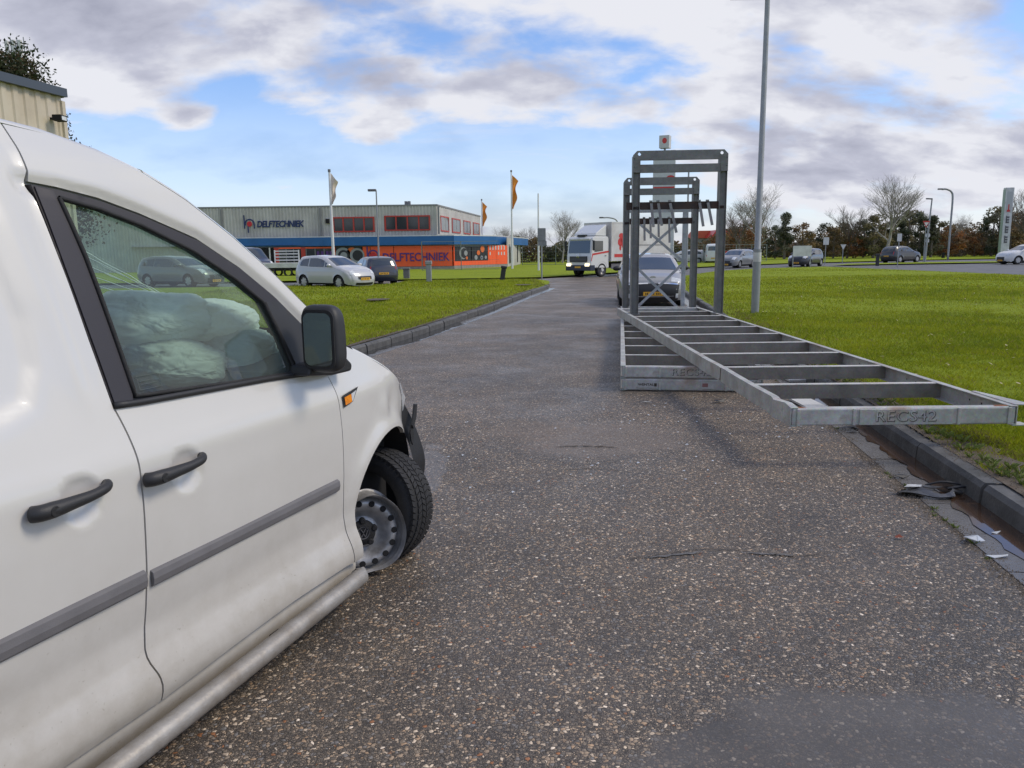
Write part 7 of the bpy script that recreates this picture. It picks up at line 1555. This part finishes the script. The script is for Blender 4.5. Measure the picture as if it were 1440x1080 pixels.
# small dark tree by the cream hall and the antenna mast
tl = leafy('dark_leaved_tree', 8.6, 6.8, 26000, .065, [(.030, .045, .018), (.045, .055, .022), (.07, .06, .028), (.09, .065, .028)], 31, .30, 1, 90); p = at(44, 300, 27); tl.location = (p.x, 27, 0); tag(tl, 'dark small-leaved tree rising behind the cream hall roof', 'tree')
s = at(46, 66, 27).z / 8.9; tl.scale = (s * 1.0, s * 1.0, s)
Y = 62; b = at(36, 200, Y); T = thing('antenna_mast', 'mobile phone antenna mast with vertical panels above the tree at the left', 'mast', (b.x, Y, 0)); z1 = at(36, 52, Y).z; z0 = at(36, 95, Y).z
vtube(T, 'mast_tube', .25, .12, z1 - .3, M['pole'], 8)
for x in (-.62, -.12, .38):
    MB().box((x, -.25, z0 + .5), (x + .24, -.05, z1 + rnd.uniform(-.3, .1))).obj('antenna_panel', M['white_paint'], T, bevel=.02); MB().tube([(x + .33, 0, z0 - .6), (x + .33, 0, z1)], .035, 6).obj('support_rod', M['pole'], T)
for z in (z0 + .2, (z0 + z1) / 2, z1 - .5): MB().box((-.62, -.05, z), (.80, .05, z + .08)).obj('cross_arm', M['trim'], T)
for x in (-.3, .2, .6): MB().box((x, -.15, z0 - .2), (x + .2, .1, z0 + .5)).obj('radio_unit', M['trim'], T)

# ------------------------------------------------------------------ wreckage on the road
g = gp(1306, 695); T = thing('broken_plastic_cover', 'torn black plastic cover with a round opening lying at the gutter edge', 'wreckage', g)
o_ = spline([(-.20, .02), (-.13, -.045), (.0, -.115), (.10, -.105), (.12, -.06), (.20, -.02), (.16, .05), (.06, .10), (-.06, .13), (-.10, .075)], 4, True)
h_ = [(.05 + .085 * math.cos(2 * math.pi * k / 18), .0 + .065 * math.sin(2 * math.pi * k / 18)) for k in range(18)]
V, F = tri_region(o_, .03, [h_]); cr = np.cross(V[F[:, 1]] - V[F[:, 0]], V[F[:, 2]] - V[F[:, 0]]); F = np.where((cr < 0)[:, None], F[:, ::-1], F)
zz = [.018 + .022 * noise.noise(Vector((x * 7, y * 7, 1))) + .03 * max(0, x) + .02 * math.exp(-((math.hypot(x - .05, y) - .085) / .02) ** 2) for x, y in V]; n = len(V)
mb = MB().add([(x, y, z) for (x, y), z in zip(V, zz)] + [(x, y, z - .006) for (x, y), z in zip(V, zz)], F.tolist() + [tuple(n + i for i in reversed(f)) for f in F.tolist()])
mb.obj('cover_plate', mat('scuffed_black_plastic', (.06, .06, .063), .32, bump=.3, bscale=60, var=.3, vscale=20), T, smooth=True, sharp=50)
MB().tube(spline([(.04, .12, .02), (.12, .09, .05), (.20, .07, .045), (.27, .055, .02)], 5), .007, 6).obj('torn_rib', M['black_plastic'], T, smooth=True); MB().tube(spline([(.12, .01, .03), (.2, .0, .045), (.27, .01, .03)], 5), .009, 6).obj('torn_rib', M['black_plastic'], T, smooth=True)
MB().add([(-.13, .05, .034), (-.03, .035, .038), (.01, .10, .032), (-.07, .12, .028)], [(0, 1, 2, 3)]).obj('shiny_film', M['lens'], T)
def shard(label, c, pts, m, h=.02, seed=0, thin=.003):
    t = MB(); n = len(pts); Z = [.004 + h * (.5 + .5 * math.sin(i * 2.3 + seed)) for i in range(n)]
    t.add([(x, y, z) for (x, y), z in zip(pts, Z)] + [(x, y, z - thin) for (x, y), z in zip(pts, Z)], [tuple(range(n)), tuple(reversed(range(n, 2 * n)))] + [(i, n + i, n + (i + 1) % n, (i + 1) % n) for i in range(n)])
    o = t.obj('plastic_shard', m); o.location = c; return tag(o, label, 'wreckage')
CL = mat('clear_plastic', (.50, .52, .53), .15, coat=.6)
shard('clear crumpled plastic piece on the gutter slab below the torn cover', gp(1370, 762), [(-.05, -.02), (.0, -.035), (.05, -.01), (.02, .01), (-.01, .045), (-.04, .03)], CL, .03, 1)
shard('long pale splinter on the gutter slab nearest the camera', gp(1402, 784), [(-.06, .0), (-.02, -.015), (.05, -.005), (.06, .01), (.0, .014)], CL, .012, 2)
shard('small clear splinter at the edge of the brown puddle', gp(1400, 751), [(-.025, 0), (.0, -.01), (.03, .006), (.0, .014)], CL, .012, 3)
shard('dark broken trim pieces under the raised frame beside the kerb', gp(1192, 604) + Vector((0, 0, 0)), [(-.09, .02), (-.03, -.03), (.03, -.035), (.09, -.02), (.07, .02), (.0, .035)], M['black_plastic'], .03, 4)
shard('pale flake beside the dark broken trim under the raised frame', gp(1198, 608), [(-.05, .01), (.0, -.012), (.05, -.004), (.02, .014)], M['white_paint'], .015, 5)
shard('small white chip on the asphalt before the stacked frames', gp(909, 566), [(-.05, 0), (.0, -.012), (.05, 0), (.0, .012)], M['white_paint'], .008, 6)
shard('dark rubber scrap on the asphalt before the stacked frames', gp(1010, 566), [(-.07, 0), (-.02, -.03), (.05, -.02), (.07, .01), (.0, .03)], M['black_plastic'], .03, 7)
shard('dark scrap lying beside the brown puddle, above the torn cover', gp(1268, 672), [(-.06, 0), (.0, -.02), (.05, 0), (.0, .025)], M['black_plastic'], .02, 8)
rg = random.Random(5); mb = MB()
for _ in range(230):
    px, py = rg.choice(((rg.gauss(930, 60), rg.gauss(585, 16)), (rg.gauss(860, 90), rg.gauss(640, 30)), (rg.gauss(640, 25), rg.gauss(640, 40)), (rg.gauss(1080, 60), rg.gauss(600, 16)))); c = gp(px, py); s = rg.uniform(.004, .014)
    a = rg.uniform(0, 6.28); mt = Matrix.Translation((c.x, c.y, .004)) @ Matrix.Rotation(a, 4, 'Z'); mb.add([mt @ Vector(q) for q in ((-s, -s * .5, 0), (s, -s * .4, .002), (s * .4, s * .8, .006), (-s * .5, s * .5, .003))], [(0, 1, 2, 3)])
tag(mb.obj('glass_chips', CL), 'tiny glittering glass and plastic chips strewn over the road between van and frames', 'wreckage', kind='stuff')
